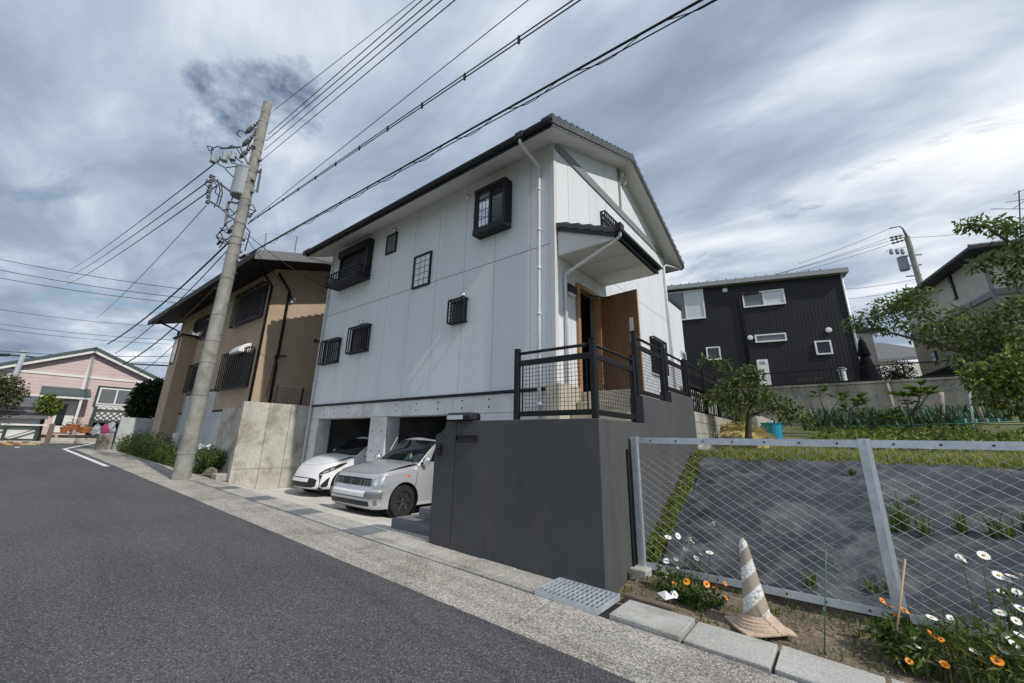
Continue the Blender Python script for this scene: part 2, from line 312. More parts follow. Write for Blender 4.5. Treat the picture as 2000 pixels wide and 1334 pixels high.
# ================================================================== SETTING
def strip(xs, ys, zf):
    m_ = MB(); m_.grid([[(x, y, zf(x, y)) for x in xs] for y in ys]); return m_
xs = [-400,-200,-120,-60,-40,-30,-20,-16,-13,-10,-5,0,5,10,20,40,60,120,400]
gz = lambda x, y: road_z(x) - (0.75 if x > -14 else 0.06 if x < -16 else 0.4)
structure(strip(xs, [-400,-100,-40,-12,-6,-3,0,5,10,20,40,100,400], gz).build('ground', MT['earth']))
rx = [-60 + i*2 for i in range(61)]
rd = strip(rx, [-12,-10,-8,-6.5,-5,-3.45], lambda x, y: road_z(x) + 0.012*math.sin(x*0.7)*math.sin((y+3.45)*0.9))
rd.grid([[(x, y, road_z(x)) for x in (-60,-50,-44,-40,-36,-33,-30,-28,-26.4,-25.2,-24.6)] for y in (-3.45, 0, 5, 15, 40)])
structure(rd.build('road', MT['asphalt'], smooth=True))
# painted edge lines of the junction
def paint(pts, wd, name, lab):
    m_ = MB(); 
    for (a, b) in zip(pts[:-1], pts[1:]):
        a, b = V((*a, 0)), V((*b, 0)); d = (b-a).normalized(); s_ = V((-d.y, d.x, 0))*wd/2
        q = [a-s_, b-s_, b+s_, a+s_]; m_.poly([(p.x, p.y, road_z(p.x)+0.006) for p in q])
    o = structure(m_.build(name, MT['paintw'])); o['label'] = lab; return o
paint([(-15.2,-3.66), (-25.5,-3.80)], 0.15, 'road_marking', 'white edge line beside the gutter of the road')
paint([(-25.6,-3.86), (-35.0,-1.25)], 0.15, 'road_marking', 'white line across the mouth of the side road')
paint([(-27.2,-5.25), (-31.5,-5.0)], 0.16, 'road_marking', 'short white dash on the far asphalt')
paint([(-28.5,-5.9), (-32.0,-5.55)], 0.16, 'road_marking', 'short white dash beside the low brick wall')

# gutter of cast slabs
gb = structure(MB().prism([(-24.5,-3.46,road_z(-24.5)-0.25), (12,-3.46,road_z(12)-0.25), (12,-3.46,road_z(12)-0.012), (-24.5,-3.46,road_z(-24.5)-0.012)], (0,1.25,0)).build('gutter', MT['fascia']))
x = 1.65 + 1.955*5
while x > -24.3:
    a, b = x-1.955+0.009, x-0.009
    za, zb = road_z(a), road_z(b)
    j = random.uniform(-0.004, 0.004)
    m_ = MB().add([(a,-3.45,za+0.004+j),(b,-3.45,zb+0.004+j),(b,-2.742,zb+0.030+j),(a,-2.742,za+0.030+j),(a,-3.45,za-0.12),(b,-3.45,zb-0.12),(b,-2.742,zb-0.1),(a,-2.742,za-0.1)],
                  [(0,1,2,3),(4,5,1,0),(5,6,2,1),(6,7,3,2),(7,4,0,3)])
    m_.build('slab', MT['gutter'], gb, bevel=0.006); x -= 1.955
# drain channel covers
cb = structure(MB().prism([(-24.5,-2.735,road_z(-24.5)-0.2), (1.43,-2.735,road_z(1.43)-0.2), (1.43,-2.735,road_z(1.43)-0.02), (-24.5,-2.735,road_z(-24.5)-0.02)], (0,0.5,0)).build('drain_channel', MT['fascia']))
def cover(a, b, mt, top=0.036, y0=-2.715, y1=-2.252, th=0.10, name='cover_slab', par=None):
    j = random.uniform(-0.004, 0.004); za, zb = road_z(a)+top+j, road_z(b)+top+j+random.uniform(-.003,.003); jy = random.uniform(-0.004, 0.004)
    MB().add([(a,y0+jy,za),(b,y0+jy,zb),(b,y1,zb),(a,y1,za),(a,y0+jy,za-th),(b,y0+jy,zb-th),(b,y1,zb-th),(a,y1,za-th)],
             [(0,1,2,3),(7,6,5,4),(4,5,1,0),(5,6,2,1),(6,7,3,2),(7,4,0,3)]).build(name, mt, par or cb, bevel=0.008)
x = 1.425
seq = []
k = 0
edge = [1.425, 0.85, 0.27, -0.30, -0.88, -1.675]
for a, b in zip(edge[:-1], edge[1:]): cover(b+0.004, a-0.004, MT['cover'])
x = -1.675
while x > -23.8:
    is_near = x > -9
    cover(x-0.55+0.004, x-0.004, MT['plate'] if is_near else MT['cover'], top=0.033, name='cover_plate' if is_near else 'cover_slab')
    cover(x-1.25+0.004, x-0.55-0.004, MT['cover']); cover(x-1.95+0.004, x-1.25-0.004, MT['cover']); x -= 1.95
# steel grating
gr = thing('drain_grating', 'galvanised steel bar grating set over the drain beside the dark wall corner', 'grating', (1.77,-2.5,0.05))
fr = MB(); z0 = 0.052
for y in (-2.735, -2.262): fr.bar((1.44,y,z0+road_z(1.44)), (2.12,y,z0+road_z(2.12)), 0.012, 0.05)
for x in (1.44, 2.12): fr.bar((x,-2.735,z0+road_z(x)), (x,-2.262,z0+road_z(x)), 0.012, 0.05)
fr.build('frame', MT['steel'], gr)
for i in range(1, 13):
    x = 1.44 + i*0.68/13; MB().bar((x,-2.73,z0+.012+road_z(x)), (x,-2.267,z0+.012+road_z(x)), 0.010, 0.018).build('bearing_bar', MT['steel'], gr)
for i in range(1, 5):
    y = -2.735 + i*0.473/5; MB().bar((1.445,y,z0+0.0125+road_z(1.445)), (2.115,y,z0+0.0125+road_z(2.115)), 0.013, 0.018).build('cross_bar', MT['steel'], gr)
# loose kerb slabs by the flower bed
ks = structure(MB().box(2.2, 9.5, -2.70, -2.26, -0.4, -0.16).build('kerb', MT['soil']))
x = 2.215
for i in range(10):
    L_ = 0.60 + random.uniform(-0.01, 0.01); zt = road_z(x)+0.055+random.uniform(-0.008,0.008); t1 = random.uniform(-0.006,0.006); sk = random.uniform(-0.012, 0.012)
    a, b = x+0.012, x+L_
    MB().add([(a,-2.72+sk,zt),(b,-2.72-sk,zt+t1-.015),(b,-2.27-sk,zt+t1-.015),(a,-2.27+sk,zt),(a,-2.72+sk,zt-.09),(b,-2.72-sk,zt-.105),(b,-2.27-sk,zt-.105),(a,-2.27+sk,zt-.09)],
             [(0,1,2,3),(7,6,5,4),(4,5,1,0),(5,6,2,1),(6,7,3,2),(7,4,0,3)]).build('kerb_slab', MT['newslab'], ks, bevel=0.006)
    x += L_ + 0.018

# driveway
def drive_z(x, y):
    t = min(1, max(0, (y + 2.25)/1.15)); return (road_z(x)+0.03)*(1-t) + 0.02*t
dv = strip([-9.45 + i*0.42 for i in range(26)], [-2.25,-1.9,-1.5,-1.1,-0.7,-0.35,-0.05,2,6], drive_z)
structure(dv.build('driveway', MT['drive'], smooth=True))
structure(MB().box(-1.62, -0.735, -2.245, -2.06, -0.1, road_z(-1.2)+0.045).build('path_edge', MT['newslab'], bevel=0.01))

# vegetable field: soil bed, bank, plateau
def field_z(x, y):
    pr = [(-2.27,0.0),(-1.9,0.03),(-1.45,0.10),(-1.1,0.24),(1.2,1.27),(1.5,1.33),(3.0,1.40),(8.0,1.82),(14.75,2.3)]
    if y <= pr[0][0]: z = pr[0][1]
    for (a, za), (b, zb) in zip(pr[:-1], pr[1:]):
        if a <= y <= b: z = za + (zb-za)*(y-a)/(b-a)
    if y > 14.75: z = 2.3
    return z + (road_z(x)*max(0, 1-(y+2.27)/3.0) if y < 0.7 else 0)
fxs = [1.98 + i*0.16 for i in range(40)] + [8.6 + i*1.5 for i in range(30)]
fys = [-2.27 + i*0.09 for i in range(16)] + [-0.8 + i*0.35 for i in range(12)] + [3.6 + i*1.2 for i in range(10)]
rr = random.Random(3)
fm = MB().grid([[(x, y, field_z(x, y) + rr.uniform(-0.012, 0.014)*(1 if y < 1 else 1.5) - 0.01) for x in fxs] for y in fys])
structure(fm.build('field', MT['soil'], smooth=True))
gp = MB().grid([[(x, y, field_z(x, y) + 0.022 + rr.uniform(-0.006, 0.01)) for x in fxs] for y in [1.25,1.6,2.1,2.8,3.8,5,6.5,8.5,11,14.6]])
structure(gp.build('grassy_ground', MT['earth'], smooth=True))
# black weed-control sheet
import math as _m
def sheet_z(x, y):
    return field_z(x, y) + 0.035 + 0.020*_m.sin(x*3.1+y*1.3+_m.sin(y*2.2))*_m.sin(y*4.7-x*1.3) + 0.010*abs(_m.sin(x*2.3+y*5.1+_m.sin(x*1.7)*2)) + 0.010*_m.sin(x*9+y*7+_m.sin(y*5)*1.5)*_m.sin(y*11-x*3) + 0.007*_m.sin(x*21-y*13+_m.sin(x*6))
sx_ = [2.17 + i*0.055 for i in range(130)]
sy_ = [-1.36 + i*0.055 for i in range(48)]
sh = MB().grid([[(x + 0.05*_m.sin(y*4)*(1 if i == 0 else 0), y, sheet_z(x, y)) for i, x in enumerate(sx_)] for y in sy_])
o = sh.build('weed_control_sheet', MT['sheet'], smooth=True); tag(o, 'black woven weed control sheet covering the bank behind the chain link fence', 'ground sheet')
for i, (px, py) in enumerate([(1337,1015),(1388,1045)]):
    q = at(px, py, Y=-0.9 + 0.35*i); q.z = sheet_z(q.x, q.y)
    m_ = MB().tube([q+V((0,0,.0)), q+V((.02,-.02,.05)), q+V((.05,0,.06)), q+V((.06,.01,.01)), q+V((.02,.0,.03)), q+V((-.03,-.02,-.01))], 0.006, 5)
    m_.build('tie_cord', MT['white'], o, smooth=True)

# retaining wall and terrace behind
rw = thing('retaining_wall', 'stained grey concrete retaining wall below the black house', 'wall', (8,14.8,1.9))
MB().box(-3.0, 40, 14.7, 15.0, 1.0, 3.93).build('wall', MT['retain'], rw)
MB().box(-3.0, 40, 14.66, 15.02, 3.935, 4.02).build('coping', MT['retain'], rw)
for px in (1745,): 
    q = at(px, 800, Y=14.68); MB().tube([(q.x,14.66,3.9), (q.x+0.02,14.64,1.9)], 0.045, 8).build('drain_pipe', MT['retain'], rw, smooth=True)
structure(MB().box(-12, 60, 15.0, 70, 1.0, 3.98).build('upper_terrace', MT['earth']))
structure(MB().box(-9.5, 1.7, 9.0, 14.69, -0.5, 2.44).build('back_yard', MT['earth']))
rb = MB().box(1.72, 1.95, 9.02, 14.66, 0.8, 2.5).build('rear_wall', MT['oldconc'], None); tag(rb, 'plain concrete wall between the back yard and the far end of the field', 'wall')

# ================================================================== MAIN HOUSE
H = thing('grey_house', 'light grey two storey house with dark tiled roof above a concrete garage', 'house', (-4.75,3.65,0.0))
XL, DEP, ZB, ZJ, ZT, S = -9.5, 7.3, 2.5, 5.53, 8.0, 0.42
RID = DEP/2
def roof_z(y): return ZT + S*min(y, DEP-y)
# concrete ground floor
def cbox(*a, name='foundation_wall', bev=0.012, m_='conc'): return MB().box(*a).build(name, MT[m_], H, bevel=bev)
cbox(XL, -8.88, 0.02, 0.45, -0.4, 2.066); cbox(-6.01, -5.26, 0.02, 0.45, -0.4, 2.066); cbox(-2.4, 0.0, 0.02, 0.45, -0.4, 2.066)
cbox(XL, 0.0, 0.02, 0.45, 2.072, 2.46, name='lintel')
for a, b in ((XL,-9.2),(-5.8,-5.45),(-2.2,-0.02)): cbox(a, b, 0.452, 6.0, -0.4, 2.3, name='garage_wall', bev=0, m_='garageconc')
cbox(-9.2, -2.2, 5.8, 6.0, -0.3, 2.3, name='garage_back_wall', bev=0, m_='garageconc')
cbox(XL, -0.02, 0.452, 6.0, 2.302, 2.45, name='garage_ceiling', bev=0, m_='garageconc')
cbox(-2.2, 0.0, 6.0, DEP, -0.4, 2.46, name='foundation_wall', bev=0)
cbox(-0.25, 0.0, 0.452, 5.99, -0.4, 2.46, name='foundation_wall', bev=0)
th = MB()
for xx in (-8.6,-8.0,-7.2,-6.4,-4.9,-4.1,-3.3,-2.5,-1.7,-0.9):
    for zz_ in (2.20, 2.36): th.lathe((xx,0.024,zz_), [(0.022,0.006),(0.022,0.0),(0.004,-0.004)], 8, (0,-1,0))
for xx in (-5.85,-5.45,-9.2,-9.35):
    for zz_ in (0.6,1.2,1.7): th.lathe((xx,0.024,zz_), [(0.022,0.006),(0.022,0.0),(0.004,-0.004)], 8, (0,-1,0))
th.build('tie_holes', MT['fascia'], H, kind='stuff')
for xx in (-8.2,-6.4,-4.6,-2.8,-1.0): MB().box(xx-0.004, xx+0.004, 0.0165, 0.03, 2.08, 2.45).build('formwork_joint', MT['oldconc'], H)
# backing wall in the joints
MB().box(XL+0.03, -0.035, 0.03, 0.2, ZB, ZT+0.02).build('wall_core', MT['band'], H)
gc = MB(); gc.box(-0.2, -0.035, 0.2, 0.90, ZB, ZT+0.05); gc.box(-0.2, -0.035, 1.88, DEP-0.03, ZB, ZT+0.05); gc.box(-0.2, -0.035, 0.90, 1.88, 4.88, ZT+0.05)
gc.prism([(-0.2,0.03,ZT+0.05),(-0.2,DEP-0.03,ZT+0.05),(-0.2,RID,ZT+S*RID-0.01)], (0.165,0,0)); gc.build('wall_core', MT['band'], H)
MB().box(XL+0.02, XL+0.2, 0.2, DEP, ZB, ZT).build('wall_core', MT['sidingw'], H)
MB().prism([(XL+0.02,0.03,ZT),(XL+0.02,DEP,ZT),(XL+0.02,RID,ZT+S*RID-0.02)], (0.165,0,0)).build('gable_wall', MT['sidingw'], H)
MB().box(XL, -0.035, DEP-0.2, DEP, ZB, ZT).build('back_wall', MT['sidingw'], H)
# front siding panels
seams = [-0.10,-0.62,-1.65,-2.65,-3.68,-4.75,-5.80,-6.90,-8.05,-9.02,-9.40]
G_ = 0.005
for b, a in zip(seams[:-1], seams[1:]):
    for z0, z1 in ((ZB+0.02, ZJ-0.008), (ZJ+0.008, ZT+0.015)):
        MB().box(a+G_, b-G_, 0.0, 0.028, z0, z1).build('siding_panel', MT['sidingw'], H, bevel=0.004)
# gable siding panels
gs = [0.10,0.62,1.65,2.65,RID,4.65,5.65,6.65,DEP-0.1]
def gpanel(poly): MB().prism([(-0.030,y,z) for y, z in poly], (0.030,0,0)).build('siding_panel', MT['sidingw'], H)
for a, b in zip(gs[:-1], gs[1:]):
    a2, b2 = a+G_, b-G_
    segs = [(a2, b2, ZB+0.02, ZJ-0.008)]
    if a < 0.9 and b > 0.9: gpanel([(a2,ZB+.02),(0.88,ZB+.02),(0.88,4.9),(b2,4.9),(b2,ZJ-.008),(a2,ZJ-.008)])
    elif a > 0.9 and a < 1.88: gpanel([(1.90,ZB+.02),(b2,ZB+.02),(b2,ZJ-.008),(a2,ZJ-.008),(a2,4.9),(1.90,4.9)])
    else: gpanel([(a2,ZB+.02),(b2,ZB+.02),(b2,ZJ-.008),(a2,ZJ-.008)])
    gpanel([(a2,ZJ+.008),(b2,ZJ+.008),(b2,7.88),(a2,7.88)])
    gpanel([(a2,8.0),(b2,8.0),(b2,roof_z(b2)),(a2,roof_z(a2))])
MB().prism([(-0.02,0.03,7.875),(-0.02,DEP-0.02,7.875),(-0.02,DEP-0.02,8.1),(-0.02,DEP-0.4,8.12),(-0.02,0.4,8.12),(-0.02,0.03,8.0)], (0.055,0,0)).build('gable_band', MT['band'], H, bevel=0.008)
MB().box(-0.02, 0.028, RID-0.06, RID+0.06, 8.12, roof_z(RID)-0.02).build('gable_post', MT['band'], H)
# corner trims
MB().box(-0.098, 0.012, -0.012, 0.098, ZB+0.01, ZT+0.02).build('corner_trim', MT['trimw'], H, bevel=0.006)
MB().box(XL-0.012, XL+0.098, -0.012, 0.098, ZB+0.01, ZT+0.02).build('corner_trim', MT['trimw'], H, bevel=0.006)
MB().box(-0.098, 0.012, DEP-0.098, DEP+0.012, ZB+0.01, ZT+0.02).build('corner_trim', MT['trimw'], H, bevel=0.006)
MB().box(XL-0.02, 0.02, -0.03, 0.03, ZB-0.032, ZB+0.012).build('base_flashing', MT['black'], H)
MB().box(-0.05, 0.03, 0.03, DEP, ZB-0.032, ZB+0.012).build('base_flashing', MT['black'], H)
# roof
OV, VX0, VX1 = 0.75, XL-0.45, 0.45
ze = ZT - S*OV
for sgn in (0, 1):
    f_ = lambda y: y if sgn == 0 else DEP-y
    sof = MB().prism([(VX0,f_(-OV),ze),(VX0,f_(RID),ZT+S*RID),(VX0,f_(RID),ZT+S*RID+0.03),(VX0,f_(-OV),ze+0.03)], (VX1-VX0,0,0))
    ro = sof.build('soffit', MT['soffit'], H, recalc=True)
    dk = MB().prism([(VX0+0.01,f_(-OV+.01),ze+0.034),(VX0+0.01,f_(RID),ZT+S*RID+0.034),(VX0+0.01,f_(RID),ZT+S*RID+0.20),(VX0+0.01,f_(-OV+.01),ze+0.17)], (VX1-VX0-0.02,0,0))
    ro = dk.build('roof', MT['tile'], H, recalc=True)
    for xv, dirx in ((VX1, 1), (VX0, -1)):
        MB().prism([(xv,f_(-OV-0.02),ze-0.012),(xv,f_(RID),ZT+S*RID-0.005),(xv,f_(RID),ZT+S*RID+0.125),(xv,f_(-OV-0.02),ze+0.125)], (0.03*dirx,0,0)).build('verge_board', MT['fascia2'], ro, recalc=True)
        # verge tiles, overlapping up the rake
        n_ = 17; base = None; step = (RID+OV+0.04)/n_
        for i in range(n_):
            y0 = -OV-0.06+i*step; 
            def P(yy, up): return (f_(yy), ZT+S*yy+0.13+up)
            y1 = y0+step*1.06
            a0, a1 = P(y0, 0.055), P(y1, 0.012); b0, b1 = P(y0, 0.165), P(y1, 0.075)
            c0, c1 = P(y0+0.012, -0.075), P(y1-0.004, -0.10)
            xo, xi = xv+dirx*0.055, xv-dirx*0.24
            vs_ = [(xo,*c0),(xo,*c1),(xo,*b1),(xo,*b0),(xv+dirx*0.032,*c0),(xv+dirx*0.032,*c1),(xv+dirx*0.032,*a1),(xv+dirx*0.032,*a0),(xi,*a0),(xi,*a1),(xi,*b1),(xi,*b0)]
            fs_ = [(0,1,2,3),(0,4,5,1),(4,7,6,5),(7,8,9,6),(8,11,10,9),(3,2,10,11),(0,3,11,8,7,4),(1,5,6,9,10,2)]
            MB().add(vs_, fs_).build('verge_tile', MT['tile'], ro, bevel=0.006, recalc=True)
MB().tube([(VX0-0.02,RID,ZT+S*RID+0.22),(VX1+0.05,RID,ZT+S*RID+0.22)], 0.10, 10).build('ridge_tile', MT['tile'], H, smooth=True)
# front eave: fascia, stepped gutter, brackets
for yy, sg in ((-OV, -1), (DEP+OV, 1)):
    MB().prism([(VX0,yy,ze-0.02),(VX0,yy,ze+0.16),(VX0,yy+sg*0.03,ze+0.16),(VX0,yy+sg*0.03,ze-0.02)], (VX1-VX0-0.01,0,0)).build('fascia', MT['fascia'], H, recalc=True)
    g2 = MB().prism([(VX0-0.04,yy+sg*y_,ze+z_) for y_, z_ in ((0.032,0.03),(0.075,0.02),(0.10,0.035),(0.115,0.07),(0.135,0.075),(0.14,0.135),(0.13,0.135),(0.12,0.09),(0.032,0.08))], (VX1-VX0+0.06,0,0))
    g2.build('gutter', MT['black'], H, recalc=True)
hop = at(1015, 268, Y=-OV-0.10)
MB().box(hop.x-0.10, hop.x+0.10, -OV-0.155, -OV-0.03, ze+0.005, ze+0.165).build('rain_hopper', MT['black'], H, bevel=0.01)
MB().box(VX0+0.02, VX0+0.22, -OV-0.155, -OV-0.03, ze+0.005, ze+0.165).build('rain_hopper', MT['black'], H, bevel=0.01)
px_ = at(1053, 500, Y=-0.06).x
MB().tube([(hop.x,-OV-0.09,ze+0.02),(hop.x,-OV-0.09,ze-0.06),(hop.x+0.01,-OV-0.06,ze-0.10),(px_,-0.10,7.50),(px_,-0.062,7.40),(px_,-0.062,4.0),(px_,-0.062,1.7)], 0.036, 10).build('downpipe', MT['pipe'], H, smooth=True)
MB().tube([(VX0+0.12,-OV-0.09,ze+0.02),(VX0+0.14,-OV-0.08,ze-0.08),(XL+0.16,-0.10,7.5),(XL+0.16,-0.062,7.4),(XL+0.16,-0.062,0.25)], 0.036, 10).build('downpipe', MT['pipe'], H, smooth=True)
for xx, zs_ in ((px_, (6.9,5.9,5.0,4.0,3.2,2.2)), (XL+0.16, (6.9,5.6,4.4,3.2,1.6))):
    for zz_ in zs_: MB().tube([(xx,-0.062,zz_-0.03),(xx,-0.062,zz_+0.03)], 0.043, 10).build('pipe_clip', MT['pipe'], H, smooth=True)
MB().tube([(0.40,DEP+OV+0.06,ze-0.0),(0.10,DEP-0.05,ze-0.06),(0.06,DEP-0.18,ze-0.16),(0.06,DEP-0.18,2.4)], 0.034, 8).build('downpipe', MT['pipe'], H, smooth=True)
# windows
def frame(mb, x0, x1, z0, z1, y0, y1, t=0.045):
    mb.box(x0, x1, y0, y1, z0, z0+t); mb.box(x0, x1, y0, y1, z1-t, z1); mb.box(x0, x0+t, y0, y1, z0+t, z1-t); mb.box(x1-t, x1, y0, y1, z0+t, z1-t); return mb
a, b = at(928,373,Y=-0.26), at(984,437,Y=-0.26)     # box bay
x0, x1, z1, z0 = a.x, b.x, a.z, b.z
wn = MB().box(x0-0.02, x1+0.02, -0.27, -0.002, z1-0.10, z1).box(x0-0.02, x1+0.02, -0.27, -0.002, z0, z0+0.14).box(x0-0.02, x0+0.05, -0.25, -0.002, z0+.14, z1-.1).box(x1-0.05, x1+0.02, -0.25, -0.002, z0+.14, z1-.1).build('bay_window', MT['black'], H, bevel=0.008)
frame(MB(), x0+0.05, x1-0.05, z0+.14, z1-.1, -0.235, -0.19).build('sash', MT['char'], wn)
xm = (x0+x1)/2
MB().box(xm-0.03, xm+0.03, -0.24, -0.17, z0+.18, z1-.14).build('mullion', MT['char'], wn)
MB().box(x0+0.09, xm-0.03, -0.205, -0.20, z0+.18, z1-.14).build('pane', MT['glassr'], wn); MB().box(xm+0.03, x1-0.09, -0.205, -0.20, z0+.18, z1-.14).build('pane', MT['glass'], wn)
gm = MB()
for k in (1,2): gm.box(x0+0.09+k*(xm-x0-.12)/3-0.007, x0+0.09+k*(xm-x0-.12)/3+.007, -0.211, -0.206, z0+.18, z1-.14)
for k in (1,2,3): gm.box(x0+0.09, xm-0.03, -0.2108, -0.2062, z0+.18+k*(z1-z0-.32)/4-0.007, z0+.18+k*(z1-z0-.32)/4+.007)
gm.build('glazing_bars', MT['fascia2'], wn)
# small louvre window
x0, x1, z0, z1 = -6.14, -5.62, 6.95, 7.60
wn = frame(MB(), x0, x1, z0, z1, -0.05, -0.001).build('louvre_window', MT['black'], H, bevel=0.006)
for k in range(7): MB().prism([(x0+.045,-0.035,z0+.06+k*.078),(x0+.045,-0.03,z0+.13+k*.078),(x0+.045,-0.022,z0+.13+k*.078),(x0+.045,-0.027,z0+.06+k*.078)], (x1-x0-.09,0,0)).build('louvre', MT['glassm'], wn)
MB().box(x0+.045, x1-.045, -0.012, -0.008, z0+.045, z1-.045).build('pane', MT['glass'], wn)
# tall window with gridded glass, the reflected sky put into its pale colour
x0, x1, z0, z1 = -4.65, -3.92, 5.49, 6.47
wn = frame(MB(), x0, x1, z0, z1, -0.055, -0.001, 0.05).build('tall_window', MT['black'], H, bevel=0.006)
MB().box(x0+.05, x1-.05, -0.022, -0.016, z0+.05, z1-.05).build('pane', MT['glassl'], wn)
gm = MB()
for k in (1,2): gm.box(x0+.05+k*(x1-x0-.1)/3-.009, x0+.05+k*(x1-x0-.1)/3+.009, -0.03, -0.023, z0+.05, z1-.05)
for k in (1,2,3,4): gm.box(x0+.05, x1-.05, -0.0305, -0.0235, z0+.05+k*(z1-z0-.1)/5-.008, z0+.05+k*(z1-z0-.1)/5+.008)
gm.build('glazing_bars', MT['band'], wn)
# barred windows
def grille_front(x0, x1, z0, z1, nb, hz=False, lab=None):
    w_ = frame(MB(), x0, x1, z0, z1, -0.03, -0.001, 0.05).build('barred_window', MT['char'], H)
    MB().box(x0+.05, x1-.05, -0.012, -0.007, z0+.05, z1-.05).build('pane', MT['glass'], w_)
    g_ = MB(); g_.bar((x0-.02,-0.15,z0+.02), (x1+.02,-0.15,z0+.02), 0.03, 0.04); g_.bar((x0-.02,-0.15,z1-.02), (x1+.02,-0.15,z1-.02), 0.03, 0.04)
    for xx in (x0-.02, x1+.02):
        for zz_ in (z0+.02, z1-.02): g_.bar((xx,-0.15,zz_), (xx,-0.002,zz_), 0.03, 0.03)
        g_.box(xx-.018, xx+.018, -0.163, -0.137, z0+.03, z1-.03)
    g_.build('grille_frame', MT['black'], w_)
    for k in range(1, nb-1):
        xx = x0-.02+k*(x1-x0+.04)/(nb-1); MB().box(xx-.018, xx+.018, -0.163, -0.137, z0+.04, z1-.04).build('bar', MT['black'], w_)
    if hz:
        for k in range(5):
            zz_ = z0+.1+k*(z1-z0-.2)/4; MB().box(x0, x1, -0.134, -0.128, zz_-.008, zz_+.008).build('bar', MT['black'], w_)
    return w_
grille_front(-2.96, -2.47, 4.19, 4.80, 6, True); grille_front(-7.46, -6.48, 3.97, 4.80, 9); grille_front(-9.10, -8.10, 3.80, 4.60, 9)
# shutter window with planter rail
x0, x1, z0, z1 = -8.72, -7.02, 6.50, 7.72
wn = frame(MB(), x0, x1, z0, z1, -0.13, -0.001, 0.07).build('shutter_window', MT['black'], H, bevel=0.006)
sh_ = MB(); n_ = 14
for k in range(n_): sh_.prism([(x0+.07,-0.06,z0+.07+k*(z1-z0-.14)/n_),(x0+.07,-0.075,z0+.07+(k+.5)*(z1-z0-.14)/n_),(x0+.07,-0.06,z0+.07+(k+1)*(z1-z0-.14)/n_),(x0+.07,-0.04,z0+.07+(k+.5)*(z1-z0-.14)/n_)], (x1-x0-.14,0,0))
sh_.build('roller_shutter', MT['char'], wn)
MB().box(x0, x1, -0.22, -0.131, z1-.26, z1).build('shutter_box', MT['char'], wn, bevel=0.01)
MB().box(x1+0.003, x1+.14, -0.20, -0.001, z0-.05, z1+.02).build('shutter_guide', MT['black'], wn, bevel=0.01)
pb = MB(); xa, xb, zz0 = x0-.06, x1+.16, z0-.16
pb.box(xa, xb, -0.50, -0.005, zz0, zz0+.05); pb.box(xa, xb, -0.50, -0.46, zz0+.36, zz0+.40); pb.box(xa, xb, -0.50, -0.46, zz0+.10, zz0+.13)
for xx in (xa, xb-.04): pb.box(xx, xx+.04, -0.46, -0.005, zz0+.362, zz0+.398); pb.box(xx, xx+.04, -0.46, -0.005, zz0+.102, zz0+.128)
bal = pb.build('planter_rail', MT['black'], wn, bevel=0.006)
n_ = 13
for k in range(n_):
    xx = xa+.03+k*(xb-xa-.06)/(n_-1); MB().box(xx-.02, xx+.02, -0.492, -0.468, zz0+.05, zz0+.36).build('baluster', MT['black'], bal)
for k in range(3):
    yy = -0.1-k*.12
    for xx in (xa+.02, xb-.02): MB().box(xx-.012, xx+.012, yy-.02, yy+.02, zz0+.05, zz0+.36).build('baluster', MT['black'], bal)
# round vent hoods
for px, py in ((904,577),(706,631),(914,385),(771,449)):
    q = at(px, py, Y=-0.03); MB().lathe((q.x,-0.001,q.z), [(0.075,0.0),(0.075,0.015),(0.068,0.06),(0.045,0.09),(0.0,0.10)], 12, (0,-1,0)).build('vent_hood', MT['chrome'], H, smooth=True)
# security light on the left corner
q = V((XL+0.02,-0.02,4.65))
sl_ = MB().box(q.x-.05, q.x+.05, -0.07, -0.013, q.z-.06, q.z+.06).build('security_light', MT['black'], H, bevel=0.01)
MB().obox((q.x-.05,-0.16,q.z+.02), (0.08,-.02,0), (0.01,0.05,-.02), (0,0.01,.05)).build('lamp_head', MT['black'], sl_)
# twin cameras on the gable
for dy_, dz_ in ((-0.06,0.1),(0.12,-0.08)):
    q = V((0.03,3.80+dy_,9.22+dz_)); c_ = MB().lathe(q, [(0.05,0),(0.055,0.05),(0.05,0.12),(0.0,0.14)], 10, (1,0,0)).build('security_camera', MT['white'], H, smooth=True)
    MB().lathe(q+V((.141,0,0)), [(0.028,-0.004),(0.028,0.006),(0,0.008)], 8, (1,0,0)).build('lens', MT['blackpl'], c_)
# barred windows on the gable wall
def grille_side(y0, y1, z0, z1, nb):
    w_ = MB().box(0.001, 0.03, y0, y1, z0, z0+.05).box(0.001, .03, y0, y1, z1-.05, z1).box(.001, .03, y0, y0+.05, z0+.05, z1-.05).box(.001, .03, y1-.05, y1, z0+.05, z1-.05).build('barred_window', MT['char'], H)
    MB().box(0.005, 0.012, y0+.05, y1-.05, z0+.05, z1-.05).build('pane', MT['glass'], w_)
    g_ = MB().box(.12, .15, y0-.02, y1+.02, z0, z0+.04).box(.12, .15, y0-.02, y1+.02, z1-.04, z1)
    for yy in (y0, y1): g_.box(.002, .12, yy-.015, yy+.015, z0, z0+.03); g_.box(.002, .12, yy-.015, yy+.015, z1-.03, z1); g_.box(.121, .149, yy-.018, yy+.018, z0+.002, z1-.002)
    g_.build('grille_frame', MT['black'], w_)
    for k in range(1, nb-1):
        yy = y0-.01+k*(y1-y0+.02)/(nb-1); MB().box(.122, .148, yy-.018, yy+.018, z0+.04, z1-.04).build('bar', MT['black'], w_)
grille_side(2.26, 3.14, 6.55, 7.36, 8); grille_side(5.25, 6.35, 3.55, 4.60, 9)
